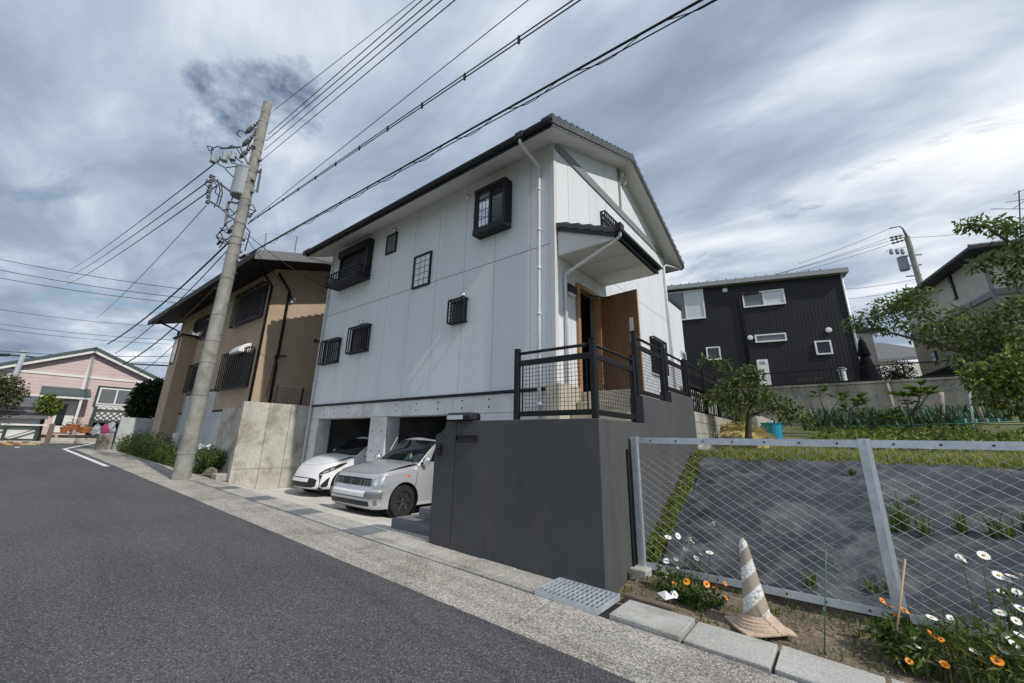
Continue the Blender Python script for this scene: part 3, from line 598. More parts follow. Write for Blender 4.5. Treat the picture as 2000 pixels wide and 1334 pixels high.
# rear lower wing
MB().box(-3.2, -0.01, DEP+0.013, 8.95, ZB-1.5, 6.40).build('rear_wing', MT['sidingw'], H)
MB().box(-3.25, 0.03, DEP+0.014, 9.0, 6.41, 6.56).build('rear_wing_coping', MT['fascia'], H)
w_ = MB().box(-0.008, 0.03, 8.35, 8.93, 3.2, 4.75).build('rear_window', MT['alu'], H); MB().box(0.031, 0.036, 8.42, 8.86, 3.27, 4.68).build('pane', MT['glassm'], w_)
MB().lathe((0.0,8.0,4.35), [(0.06,0),(0.06,0.05),(0.0,0.09)], 10, (1,0,0)).build('vent_hood', MT['chrome'], H, smooth=True)
# entrance door
fr = MB().box(-0.10, 0.07, 0.82, 0.92, ZB-.02, 4.88).box(-0.10, 0.07, 1.86, 1.94, ZB-.02, 4.88).box(-0.10, 0.07, 0.92, 1.86, 4.79, 4.88)
df = fr.build('door_frame', MT['woodf'], H, bevel=0.006)
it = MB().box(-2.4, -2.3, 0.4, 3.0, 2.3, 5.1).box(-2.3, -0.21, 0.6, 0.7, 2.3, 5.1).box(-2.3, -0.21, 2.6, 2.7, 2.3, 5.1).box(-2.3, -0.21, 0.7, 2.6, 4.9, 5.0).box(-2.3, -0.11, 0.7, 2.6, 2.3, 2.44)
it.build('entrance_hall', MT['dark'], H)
MB().box(-0.75, -0.68, 1.55, 1.72, 2.45, 4.85).build('hall_post', MT['woodf'], H)
hl = MB().lathe((-0.55,1.15,4.885), [(0.06,0),(0.06,0.012),(0.0,0.013)], 12).build('hall_downlight', MT['white'], H)
em = bpy.data.materials.new('lit_downlight'); em.use_nodes = True; pn = em.node_tree.nodes['Principled BSDF']; pn.inputs['Emission Color'].default_value = (1,0.85,0.6,1); pn.inputs['Emission Strength'].default_value = 6
hl.data.materials[0] = em
hg = V((0.05,1.90,0)); dd = V((0.9962,-0.0872,0)); dn = V((0.0872,0.9962,0))
dl = MB().prism([hg+dd*0.01+V((0,0,2.49)), hg+dd*0.93+V((0,0,2.49)), hg+dd*0.93+V((0,0,4.83)), hg+dd*0.01+V((0,0,4.83))], dn*0.045).build('door_leaf', MT['wood'], H, bevel=0.004, recalc=True)
MB().prism([hg+dd*0.932+V((0,0,2.49)), hg+dd*0.942+V((0,0,2.49)), hg+dd*0.942+V((0,0,4.83)), hg+dd*0.932+V((0,0,4.83))], dn*0.045).build('edge_strip', MT['woodf'], dl, recalc=True)
for z_, h_, w2, m_ in ((4.02,0.34,0.07,'alu'),(3.72,0.16,0.07,'alu'),(2.95,0.46,0.07,'white')):
    MB().prism([hg+dd*(0.80-w2)-dn*0.004+V((0,0,z_-h_/2)), hg+dd*(0.80+w2*.2)-dn*0.004+V((0,0,z_-h_/2)), hg+dd*(0.80+w2*.2)-dn*0.004+V((0,0,z_+h_/2)), hg+dd*(0.80-w2)-dn*0.004+V((0,0,z_+h_/2))], -dn*0.012).build('lock_plate' if m_ == 'alu' else 'hanging_tag', MT[m_], dl, recalc=True)
for z_ in (3.52, 3.30, 3.08):
    MB().lathe(hg+dd*0.86+V((0,0,z_))-dn*0.001, [(0.028,0),(0.028,0.02),(0.02,0.05),(0,0.055)], 10, -dn).build('lock_knob', MT['black'], dl, smooth=True)
MB().bar(hg+dd*0.72-dn*0.05+V((0,0,3.55)), hg+dd*0.87-dn*0.05+V((0,0,3.55)), 0.018, 0.018).build('door_handle', MT['black'], dl)
MB().bar(hg+dd*0.30-dn*0.03+V((0,0,4.74)), V((0.02,1.3,4.74)), 0.02, 0.025).build('door_closer', MT['black'], dl)
MB().box(0.014, 0.12, 0.36, 0.70, 4.52, 4.70).build('wall_lamp', MT['black'], H, bevel=0.008)
MB().box(0.02, 0.11, 0.38, 0.68, 4.495, 4.519).build('wall_lamp_diffuser', MT['glassl'], H)
# canopy over the entrance
CY0, CY1, CX, CZ = 0.11, 2.28, 1.28, 5.25
cs = MB().box(0.014, CX, CY0, CY1, CZ, CZ+0.03).build('canopy_soffit', MT['soffit'], H)
for yy in (0.72,1.42): MB().box(0.02, CX-.01, CY0+yy-.004, CY0+yy+.004, CZ-.004, CZ-.0005).build('soffit_joint', MT['band'], cs)
for yy in (CY0, CY1-0.03):
    MB().prism([(0.014,yy,CZ+.032),(CX-.02,yy,CZ+.032),(CX-.02,yy,CZ+.09),(0.014,yy,CZ+0.60)], (0,0.03,0)).build('canopy_side', MT['trimw'], H, recalc=True)
def cz(x_): return CZ + 0.70 - (x_)*0.43
rf = MB().prism([(0.014,CY0-.02,cz(0)-.02),(CX+.02,CY0-.02,cz(CX+.02)-.02),(CX+.02,CY0-.02,cz(CX+.02)+.03),(0.014,CY0-.02,cz(0)+.03)], (0,CY1-CY0+.04,0)).build('canopy_roof', MT['tile'], H, recalc=True)
for yy in (CY0-.05, CY1+.021):
    MB().prism([(0.014,yy,cz(0)-.125),(CX+.02,yy,cz(CX)-.125),(CX+.02,yy,cz(CX)+.0),(0.014,yy,cz(0)+.0)], (0,0.028,0)).build('canopy_fascia', MT['fascia'], H, recalc=True)
nT = 5; tl = (CX+.06)/nT
for j in range(8):
    yw = (CY1-CY0+.14)/8; y0 = CY0-.07+j*yw
    for i in range(nT):
        xa_, xb_ = i*tl, (i+1)*tl*1.0+0.015
        zt0, zt1 = cz(xa_)+.045, cz(xb_)+.095
        drop = .115 if j == 0 else .05
        MB().add([(xa_+.016,y0+.002,zt0),(xb_+.014,y0+.002,zt1),(xb_+.014,y0+yw*.5,zt1+.03),(xb_+.014,y0+yw-.002,zt1),(xa_+.016,y0+yw-.002,zt0),(xa_+.016,y0+yw*.5,zt0+.03),
                  (xa_+.016,y0+.002,zt0-drop),(xb_+.014,y0+.002,zt1-drop),(xb_+.014,y0+yw-.002,zt1-.05),(xa_+.016,y0+yw-.002,zt0-.05)],
                 [(0,1,2,5),(5,2,3,4),(0,6,7,1),(1,7,8,3,2),(3,8,9,4),(4,9,6,0,5),(6,9,8,7)]).build('canopy_tile', MT['tile'], rf, bevel=0.006, recalc=True)
gx = CX+0.03
for k, (dx_, z_, h_) in enumerate(((0.0,CZ+.10,.14),(0.045,CZ+.135,.05),(0.09,CZ+.16,.06))):
    MB().box(gx+dx_, gx+dx_+.035, CY0-.05, CY1+.08, z_-h_/2, z_+h_/2).build('canopy_gutter', MT['black'], H, bevel=0.008)
MB().box(gx+.02, gx+.14, CY0-.09, CY0+.08, CZ+.10, CZ+.27).build('rain_hopper', MT['black'], H, bevel=0.01)
MB().tube([(gx+.08,CY0+.0,CZ+.11),(gx+.07,CY0+.02,CZ+.05),(gx-.05,CY0+.05,CZ-.02),(0.10,0.33,4.92),(0.055,0.33,4.86),(0.05,0.33,4.75),(0.05,0.33,2.4)], 0.036, 10).build('downpipe', MT['pipe'], H, smooth=True)

# ================================================================== ENTRANCE WALL, STEPS AND PORCH
EW = thing('entrance_wall', 'dark charcoal plastered entrance wall with letter slot and scooped top corner', 'wall', (0.6,-2.15,0))
ZW = 1.785
arc = [(-0.515+0.0 - 0.205*(1-math.cos(t)) , 0) for t in ()]
prof = [(-0.73,-0.35),(-0.305,-0.35),(-0.305,ZW),(-0.515,ZW)] + [(-0.72+0.205*math.cos(R(t))-0.0, ZW-0.0-0.19*math.sin(R(t))*1.0) for t in (15,30,45,60,75,90)] + [(-0.73,ZW-0.19)]
MB().prism([(x_,-2.25,z_) for x_, z_ in prof], (0,0.2,0)).build('wall_pier', MT['wallg'], EW, recalc=True)
MB().box(-0.299, 1.97, -2.25, -2.05, -0.4, ZW).build('front_wall', MT['wallg'], EW, bevel=0.008)
MB().box(-0.31, -0.29, -2.24, -2.06, -0.35, ZW-.01).build('wall_joint', MT['black'], EW)
MB().prism([(1.77,y_,z_) for y_, z_ in ((-2.047,-0.4),(1.70,-0.4),(1.70,2.36),(0.44,2.36),(0.44,2.17),(-0.85,2.17),(-0.85,ZW-.002),(-2.047,ZW-.002))], (0.198,0,0)).build('side_wall', MT['wallg'], EW, recalc=True, bevel=0.008)
ls = frame(MB(), -0.30+.01, 0.145, 1.50, 1.585, -2.275, -2.2505, 0.018).build('letter_slot', MT['char'], EW, bevel=0.004)
MB().box(-0.272, 0.127, -2.256, -2.2515, 1.518, 1.567).build('slot_flap', MT['blackpl'], ls)
ic = MB().box(-0.68, -0.575, -2.285, -2.2505, 1.30, 1.45).build('intercom', MT['blackpl'], EW, bevel=0.012)
MB().lathe((-0.628,-2.286,1.40), [(0.022,0),(0.02,0.006),(0,0.007)], 10, (0,-1,0)).build('camera_lens', MT['glass'], ic)
lp = MB().prism([(-0.46,y_,z_) for y_, z_ in ((-2.32,1.79),(-2.10,1.79),(-2.10,1.87),(-2.14,1.90),(-2.28,1.90),(-2.34,1.86))], (0.50,0,0)).build('sign_light', MT['char'], EW, bevel=0.02, recalc=True)
MB().box(-0.41, -0.10, -2.345, -2.335, 1.80, 1.86).build('diffuser', MT['glassl'], lp)
# concrete landing behind the wall
PO = thing('porch', 'beige tiled porch and landing with steps up to the open door', 'porch', (0.9,0,1.5))
MB().box(0.02, 1.768, -2.045, 3.2, 0.3, 1.66).build('landing', MT['conc'], PO)
MB().box(0.03, 1.40, 0.36, 3.0, 1.661, 2.43).build('porch_floor', MT['porch'], PO, bevel=0.01)
for k in range(3): MB().box(0.35, 1.40, -0.30+k*.22, 0.358, 1.662+k*.19, 1.662+(k+1)*.19).build('porch_step', MT['porch'], PO, bevel=0.01)
MB().box(0.03, 0.33, -0.42, 0.34, 1.662, 2.52).build('porch_pier', MT['porch'], PO, bevel=0.01)
ST = thing('entry_steps', 'grey tiled steps climbing behind the dark wall from the driveway', 'steps', (-1.2,-1.5,0))
for k in range(9):
    x_ = -1.93 + k*0.355; MB().box(x_, x_+0.352 if k > 1 else -0.74, -2.02+min(k,1)*.26 if k < 2 else -1.76, -1.0, -0.3 if k else -0.2, 0.275+k*.168 - (0 if k else 0)).build('step', MT['tilestep'], ST, bevel=0.008) if k != 0 else MB().box(x_, -0.736, -2.02, -1.765, -0.2, 0.275).build('step', MT['tilestep'], ST, bevel=0.008)
MB().box(-1.93, -1.578, -1.76, -1.0, -0.2, 0.274).build('step', MT['tilestep'], ST, bevel=0.008)

# railings
def railing(name, label, posts, panels, grp=None):
    r_ = thing(name, label, 'railing', posts[0][:3] if len(posts[0]) > 3 else posts[0], 0, grp)
    for (x_, y_, z0, z1) in posts:
        p_ = MB().box(x_-.036, x_+.036, y_-.036, y_+.036, z0, z1).build('post', MT['black'], r_, bevel=0.012)
        MB().box(x_-.040, x_+.040, y_-.040, y_+.040, z1+.001, z1+.014).build('post_cap', MT['black'], p_, bevel=0.006)
        # ribs either side of the post
    for (p, q, zb, zt) in panels:
        p, q = V(p), V(q); d = (q-p).normalized()
        Z = lambda z_: V((0,0,z_))
        MB().tube([p+Z(zt), q+Z(zt)], 0.021, 10).build('handrail', MT['black'], r_, smooth=True)
        MB().bar(p+Z(zt-.135), q+Z(zt-.135), 0.035, 0.075).build('top_rail', MT['black'], r_, bevel=0.006)
        MB().bar(p+Z(zb+.03), q+Z(zb+.03), 0.035, 0.065).build('bottom_rail', MT['black'], r_, bevel=0.006)
        z0, z1 = zb+.062, zt-.172
        for e, s_ in ((p, 1), (q, -1)): MB().bar(e+d*s_*.05+Z(z0), e+d*s_*.05+Z(z1), 0.014, 0.014, d).build('stile', MT['black'], r_)
        wm = MB(); n_ = max(2, round((q-p).length/0.052))
        for k in range(1, n_): e = p.lerp(q, k/n_); wm.bar(e+Z(z0), e+Z(z1), 0.0045, 0.0045, d)
        nz = round((z1-z0)/0.052); s2 = d.cross(V((0,0,1)))*0.005
        for k in range(1, nz): wm.bar(p+d*.05+s2+Z(z0+(z1-z0)*k/nz), q-d*.05+s2+Z(z0+(z1-z0)*k/nz), 0.0045, 0.0045)
        wm.build('wire_mesh', MT['black'], r_, kind='stuff')
    return r_
railing('railing', 'black mesh railing wrapping the front corner of the dark entrance wall',
    [(0.76,-2.19,ZW,2.72),(1.90,-2.19,ZW,2.72),(1.87,-0.93,ZW,2.73)],
    [((0.80,-2.19,0),(1.86,-2.19,0),1.83,2.665),((1.885,-2.15,0),(1.875,-0.97,0),1.83,2.665)])
railing('railing', 'taller black mesh railing stepping up along the side wall beside the door',
    [(1.87,-0.80,2.17,3.12),(1.87,0.36,2.17,3.11),(1.87,0.50,2.36,3.10),(1.87,1.62,2.36,3.09)],
    [((1.87,-0.76,0),(1.87,0.32,0),2.21,3.055),((1.87,0.54,0),(1.87,1.58,0),2.40,3.05)])
railing('railing', 'black mesh railing continuing over the concrete block wall behind the fruit tree',
    [(1.87,1.80,2.15,3.10),(1.87,3.05,2.12,3.10),(1.87,4.3,2.1,3.10),(1.87,5.55,2.1,3.1),(1.87,6.8,2.1,3.1)],
    [((1.87,a_+.04,0),(1.87,a_+1.21,0),2.62,3.05) for a_ in (1.80,3.05,4.3,5.55)])
# block wall
BW = thing('block_wall', 'pale concrete block wall below the black railing beside the vegetable field', 'wall', (1.88,5,1.3))
MB().box(1.80, 1.95, 1.72, 9.0, 1.0, 2.10).build('mortar', MT['oldconc'], BW)
for r_ in range(4):
    for c_ in range(13):
        y0 = 1.73+c_*0.4-(0.2 if r_ % 2 else 0); y0c = max(1.73, y0)
        MB().box(1.79, 1.965, y0c+.004, y0+.396, 1.32+r_*.2+.004, 1.52+r_*.2-.004).build('block', MT['block'], BW, bevel=0.005)
wf = thing('bar_fence', 'low fence of black upright bars before pale boards above the block wall', 'fence', (1.82,4.4,2.1))
MB().box(1.70, 1.74, 1.85, 6.8, 2.12, 2.62).build('pale_board', MT['whitew'], wf)
for k in range(34): MB().box(1.80, 1.82, 1.9+k*.145, 1.92+k*.145, 2.13, 2.60).build('bar', MT['black'], wf)
MB().box(1.795, 1.825, 1.85, 6.8, 2.60, 2.63).build('top_rail', MT['black'], wf); MB().box(1.795, 1.825, 1.85, 6.8, 2.16, 2.19).build('bottom_rail', MT['black'], wf)

# wing wall
WW = thing('wing_wall', 'pale weathered concrete wing wall between the driveway and the brown house', 'wall', (-9.55,-1,0))
for k, (a_, b_) in enumerate(((-1.95,-1.24),(-1.232,-0.6),(-0.592,0.0))): 
    MB().box(-9.66, -9.46, a_, b_, -0.3 if k else -0.3, 2.49).build('wall_panel', MT['oldconc'], WW, bevel=0.012)
MB().box(-9.462, -9.455, -1.94, -0.01, 0.60, 0.612).build('pour_joint', MT['band'], WW)
# ================================================================== CARS
def car(name, label, loc, rz, paint, P):
    root = thing(name, label, 'car', loc, rz)
    W, Lg, zt, D, n_ = P['W'], P['L'], P['zt'], P['D'], P['n']
    z0 = 0.20
    wf = P['wf']; yo = P['yo']
    def itp(tab, t):
        for (a, va), (b, vb) in zip(tab[:-1], tab[1:]):
            if t <= b: return va + (vb-va)*max(0, t-a)/(b-a)
        return tab[-1][1]
    def bp(u, t, off=0.0):            # u: 0..1 round the nose, above 1 metres along the side
        w_, yf = W*itp(wf, t)+off, itp(yo, t)-off
        s_ = -1 if u < 0 else 1; u = abs(u)
        if u <= 1:
            a = u*math.pi/2; x_ = w_*math.sin(a)**(2/n_) if u > 0 else 0; y_ = yf + D*(1-max(0, math.cos(a))**(2/n_))
        else: x_ = w_; y_ = yf + D + (u-1)
        tl_ = Lg-0.35
        if y_ > tl_: x_ = w_*max(0.55, 1-((y_-tl_)/0.6)**2)
        return V((s_*x_, y_, z0 + (itp(zt, y_)-z0)*t))
    us = [i/36 for i in range(37)] + [1+i*0.06 for i in range(1, int((Lg-D-0.2)/0.06))]
    us = [-u for u in reversed(us[1:])] + us
    ts = [i/40 for i in range(41)]
    rows = [[bp(u, t) for u in us] for t in ts]
    vs_, nn = [p for r in rows for p in r], len(us)
    inside = [False]*len(vs_)
    for wy in (P['wy'], P['wy']+P['wb']):
        for i, p in enumerate(vs_):
            if abs(p.x) > W*0.75:
                dy_, dz_ = p.y-wy, p.z-P['wr']; r_ = math.hypot(dy_, dz_)
                if r_ < P['arch']:
                    inside[i] = True; k = P['arch']/max(r_, 1e-4); vs_[i] = V((p.x, wy+dy_*k, P['wr']+dz_*k))
    fs_ = []
    for i in range(len(ts)-1):
        for k in range(nn-1):
            q = (i*nn+k, i*nn+k+1, (i+1)*nn+k+1, (i+1)*nn+k)
            if not all(inside[j] for j in q): fs_.append(q)
    bo = MB(); bo.v = [tuple(p) for p in vs_]; bo.f = fs_
    body = local(bo.build('body', paint, None, smooth=True, recalc=True), root)
    yc, zc, wc = P['cowl']; yr, zr, wr_ = P['roof']
    # bonnet
    top = lambda s_: bp(s_*0.86, 1.0)
    rows = []
    for k in range(9):
        f_ = k/8; r_ = []
        for j in range(13):
            s_ = -1+j/6; a_ = top(s_); 
            xw = bp(1.05, 1.0).x
            b_ = V((s_*xw*0.985, yc-0.05+0.16*s_*s_, zc))
            p = a_.lerp(b_, f_); p.z = a_.z + (zc-a_.z)*(1-(1-f_)**1.6) + P['crown']*(1-s_*s_)*math.sin(min(1, f_*1.6)*math.pi/2)*0.9 + 0.004
            # keep the edges on the wings
            if abs(s_) > 0.999: p.z = max(p.z, itp(zt, p.y)-0.004)
            r_.append(p)
        rows.append(r_)
    local(MB().grid(rows).build('bonnet', paint, None, smooth=True, recalc=True), root)
    # cabin
    def cab(s_, lvl):     # s_ 0 centre front .. 1 A pillar .. then metres rearwards ; lvl 0 belt 1 roof
        sg = -1 if s_ < 0 else 1; s_ = abs(s_)
        w_ = wc + (wr_-wc)*lvl; y_ = yc + (yr-yc)*lvl
        z_ = zc + (zr-zc)*lvl + 0.03*math.sin(lvl*math.pi)
        if s_ <= 1: return V((sg*w_*math.sin(s_*math.pi/2)**0.8 if s_ > 0 else 0, y_+0.17*(1-math.cos(s_*math.pi/2)), z_ + (0.035*(1-s_*s_) if lvl > .9 else 0)))
        yy = y_ + 0.17 + (s_-1)
        end = Lg - 0.12 - P['rear']*lvl
        if yy > end: yy = end
        zz_ = z_ + (itp(zt, yy)-zc-0.0)*(1-lvl)
        return V((sg*w_, yy, zz_))
    ss = [i/8 for i in range(9)] + [1+i*0.25 for i in range(1, int((Lg-yc-0.2)/0.25))]
    ss = [-q for q in reversed(ss[1:])] + ss
    lv = [-0.06,0,.2,.4,.6,.8,.93,1.0]
    rows = [[cab(q, l_) for q in ss] for l_ in lv]
    last = rows[-1]
    cb_ = MB().grid(rows)
    half = len(ss)//2
    roofrows = []
    for i in range(half+1):
        a_, b_ = last[half-i], last[half+i]
        roofrows.append([a_.lerp(b_, j/6) + V((0,0,0.045*(1-(2*j/6-1)**2)*min(1, i/4))) for j in range(7)])
    cb_.grid(roofrows)
    local(cb_.build('cabin', paint, None, smooth=True, recalc=True), root)
    def glass(nm, s0, s1, l0, l1, n1=8, n2=4, m_='carglass', sl=0.0):
        rws = []
        for i in range(n2+1):
            l_ = l0+(l1-l0)*i/n2
            r_ = []
            for j in range(n1+1):
                q = s0+(s1-s0)*j/n1 + sl*(l_-l0)
                p = cab(q, l_); e1 = cab(q+0.01, l_)-cab(q-0.01, l_); e2 = cab(q, min(1, l_+.02))-cab(q, l_-.02)
                nr = e1.cross(e2); 
                if nr.length < 1e-9: nr = V((0,-1,0))
                nr.normalize(); out_ = V((p.x, p.y-(yr+1.0), 0.3))
                if nr.dot(out_) < 0: nr = -nr
                r_.append(p + nr*0.009)
            rws.append(r_)
        return local(MB().grid(rws).build(nm, MT[m_], None, smooth=True, recalc=True), root)
    glass('windscreen', -0.90, 0.90, 0.04, 0.92, 12, 5)
    for sg in (1, -1):
        glass('side_window', sg*1.22, sg*1.95, 0.10, 0.84, 5, 3, sl=-0.28*sg); glass('side_window', sg*2.05, sg*2.85, 0.10, 0.84, 5, 3)
    def patch(nm, cols, m_, off=0.008, n2=4, par=None):
        fc = []
        for (u0, a0, b0), (u1, a1, b1) in zip(cols[:-1], cols[1:]):
            m2 = max(2, int(abs(u1-u0)/0.02))
            fc += [(u0+(u1-u0)*k/m2, a0+(a1-a0)*k/m2, b0+(b1-b0)*k/m2) for k in range(m2)]
        fc.append(cols[-1]); n2 = 10
        rws = [[bp(u, a_+(b_-a_)*i/n2, off) for u, a_, b_ in fc] for i in range(n2+1)]
        return local(MB().grid(rws).build(nm, MT[m_], None, smooth=True, recalc=True), par or root)
    for nm, cols, m_, off in P['patches']:
        patch(nm, cols, m_, off)
        if nm in ('headlamp', 'fog_pocket', 'side_intake', 'indicator', 'lamp_bezel', 'lamp_inner', 'running_light'): patch(nm, [(-u, a_, b_) for u, a_, b_ in cols], m_, off)
    # door seams and sills
    for sg in (1, -1):
        for uu in P['seams']:
            pts = [bp(sg*uu, t, 0.003) for t in (0.06,.2,.4,.6,.8,.97)]
            local(MB().tube(pts, 0.005, 5).build('door_seam', MT['blackpl'], None), root)
        a_ = bp(sg*P['seams'][0], 1.0); mir = MB().lathe(a_+V((sg*0.13,0.10,0.10)), [(0.0,-0.06),(0.075,-0.05),(0.09,0.0),(0.075,0.04),(0.0,0.05)], 12, (0,1,0))
        mo = local(mir.build('mirror', paint, None, smooth=True), root)
        local(MB().bar(a_+V((sg*0.0,0.1,0.04)), a_+V((sg*0.12,0.1,0.07)), 0.04, 0.03).build('mirror_arm', MT['blackpl'], None), root)
    # wipers, underbody
    for sg in (0.1, 0.55): local(MB().bar(cab(sg-0.55, 0.05)+V((0,-0.02,0.012)), cab(sg, 0.10)+V((0,-0.02,0.012)), 0.015, 0.012).build('wiper', MT['blackpl'], None), root)
    local(MB().box(-W*0.86, W*0.86, 0.18, Lg-0.2, 0.17, 0.55).build('underbody', MT['blackpl'], None), root)
    for wy in (P['wy'], P['wy']+P['wb']):
        for sg in (1, -1):
            c_ = V((sg*(W-0.11), wy, P['wr'])); ax = V((sg,0,0)); wr1 = P['wr']
            tr = MB().lathe(c_, [(wr1*0.62,-0.09),(wr1*0.93,-0.088),(wr1,-0.07),(wr1,0.06),(wr1*0.94,0.082),(wr1*0.66,0.085),(wr1*0.63,0.06)], 28, ax)
            wh = local(tr.build('wheel', MT['rubber'], None, smooth=False, recalc=True), root)
            rim = MB().lathe(c_+ax*0.02, [(wr1*0.64,0.03),(wr1*0.64,0.055),(wr1*0.60,0.06),(wr1*0.58,0.02)], 24, ax)
            for k in range(P['spokes']):
                a_ = 2*math.pi*k/P['spokes']; d_ = V((0,math.cos(a_),math.sin(a_))); rim.bar(c_+ax*0.075+d_*0.04, c_+ax*0.062+d_*wr1*0.61, 0.045, 0.02, ax)
            rim.lathe(c_+ax*0.05, [(0.06,0),(0.06,0.03),(0.03,0.045),(0,0.046)], 12, ax)
            rr_ = MB(); rr_ = rim; local(rr_.build('rim', MT['rim'], None), wh)
            local(MB().lathe(c_+ax*0.015, [(wr1*0.62,0),(wr1*0.62,0.004),(0,0.005)], 20, ax).build('brake_disc', MT['blackpl'], None), wh)
            local(MB().lathe(V((sg*(W-0.30), wy, P['wr'])), [(P['arch']*0.985,0),(P['arch']*0.985,0.275),(P['arch']*0.965,0.275),(P['arch']*0.965,0.01),(0,0.012)], 28, ax).build('wheel_arch', MT['blackpl'], None), root)
    return root, bp, cab
silver = dict(W=0.845, L=4.2, D=0.36, n=4.2, zt=[(-1,0.80),(0.12,0.82),(0.3,0.86),(0.6,0.91),(1.0,0.965),(2.2,0.99),(5,1.02)], wf=[(0,.955),(.1,.985),(.45,1.0),(.7,.985),(.9,.95),(1,.90)],
    yo=[(0,.07),(.06,.03),(.2,.0),(.47,.0),(.52,.03),(.6,.04),(.8,.07),(.95,.11),(1,.14)], wy=0.74, wb=2.55, wr=0.305, arch=0.36, cowl=(1.00,1.00,0.735), roof=(1.62,1.47,0.60), rear=0.25, crown=0.06, spokes=6, seams=[1.62,2.75],
    patches=[('headlamp', [(.44,.63,.88),(.55,.62,.91),(.68,.61,.925),(.84,.615,.925),(.96,.63,.91)], 'lamp', 0.010), ('lamp_inner', [(.49,.68,.85),(.57,.67,.88),(.64,.68,.87)], 'chrome', 0.014), ('lamp_inner', [(.70,.68,.88),(.78,.67,.89),(.86,.69,.87)], 'chrome', 0.014),
             ('grille', [(-.38,.66,.87),(-.3,.66,.88),(0,.66,.89),(.3,.66,.88),(.38,.66,.87)], 'blackpl', 0.008),
             ('bumper_band', [(-.92,.33,.50),(-.8,.32,.51),(-.5,.32,.515),(0,.32,.515),(.5,.32,.515),(.8,.32,.51),(.92,.33,.50)], 'bumpgrey', 0.016),
             ('fog_pocket', [(.60,.14,.27),(.68,.13,.275),(.76,.135,.27)], 'bumpgrey', 0.010), ('air_intake', [(-.42,.09,.23),(0,.09,.24),(.42,.09,.23)], 'blackpl', 0.008),
             ('number_plate', [(-.27,.36,.52),(0,.36,.52),(.27,.36,.52)], 'white', 0.024), ('indicator', [(1.38,.76,.81),(1.41,.755,.815),(1.45,.76,.81)], 'amber', 0.010)])
MT['bumpgrey'] = mat('grey_bumper', (0.17,0.175,0.185), 0.45, 0.04, 3, metal=0.1, coat=0.2)
sc, sbp, scab = car('silver_wagon', 'silver estate car with dark spoked wheels parked beside the dark entrance wall', (-3.85,-1.70,0.015), 0, MT['silver'], silver)
for k in range(3):
    for j in range(9):
        u = -.36+j*.09; a_ = sbp(u, .69+k*.06, .014); local(MB().obox(a_, (.022,0,0), (0,.006,0), (0,0,.010)).build('grille_bar', MT['chrome'], None), sc)
a_ = scab(-1.02, 0.25); local(MB().tube([a_, a_+V((-.05,.28,.42))], [0.008,0.005], 6).build('aerial', MT['white'], None), sc)
local(MB().lathe((0.42,1.16,0.985), [(0.04,0),(0.045,0.05),(0.035,0.13),(0.018,0.17),(0.02,0.20),(0,0.205)], 10).build('dashboard_bottle', mat('green_bottle', (0.12,0.38,0.14), 0.3, 0.05, 3), None, smooth=True), sc)
white = dict(W=0.8475, L=3.95, D=0.55, n=2.7, zt=[(-1,0.70),(0.12,0.72),(0.3,0.80),(0.6,0.88),(1.0,0.96),(2.2,1.0),(5,1.06)], wf=[(0,.94),(.1,.985),(.45,1.0),(.7,.98),(.9,.95),(1,.89)],
    yo=[(0,.06),(.08,.01),(.25,.0),(.5,.03),(.65,.06),(.8,.10),(.95,.18),(1,.22)], wy=0.80, wb=2.55, wr=0.305, arch=0.365, cowl=(0.98,1.00,0.72), roof=(1.72,1.46,0.57), rear=0.45, crown=0.07, spokes=5, seams=[1.55,2.6],
    patches=[('headlamp', [(.50,.66,.72),(.6,.655,.79),(.72,.665,.84),(.85,.70,.875),(.97,.75,.895),(1.08,.81,.90),(1.16,.86,.895)], 'blackpl', 0.008), ('lamp_inner', [(.60,.69,.74),(.68,.69,.765),(.76,.70,.775)], 'lamp', 0.013), ('lamp_inner', [(.80,.72,.80),(.90,.755,.82)], 'lamp', 0.013),
             ('grille', [(-.50,.16,.44),(-.36,.08,.52),(0,.07,.54),(.36,.08,.52),(.50,.16,.44)], 'blackpl', 0.008),
             ('side_intake', [(.66,.10,.20),(.74,.09,.34),(.82,.11,.46),(.86,.16,.47)], 'blackpl', 0.009), ('number_plate', [(-.25,.33,.50),(0,.33,.50),(.25,.33,.50)], 'white', 0.024)])
car('white_hatchback', 'white hatchback with swept headlamps parked in the garage bay by the wing wall', (-7.45,-0.98,0.02), 0, MT['whitec'], white)

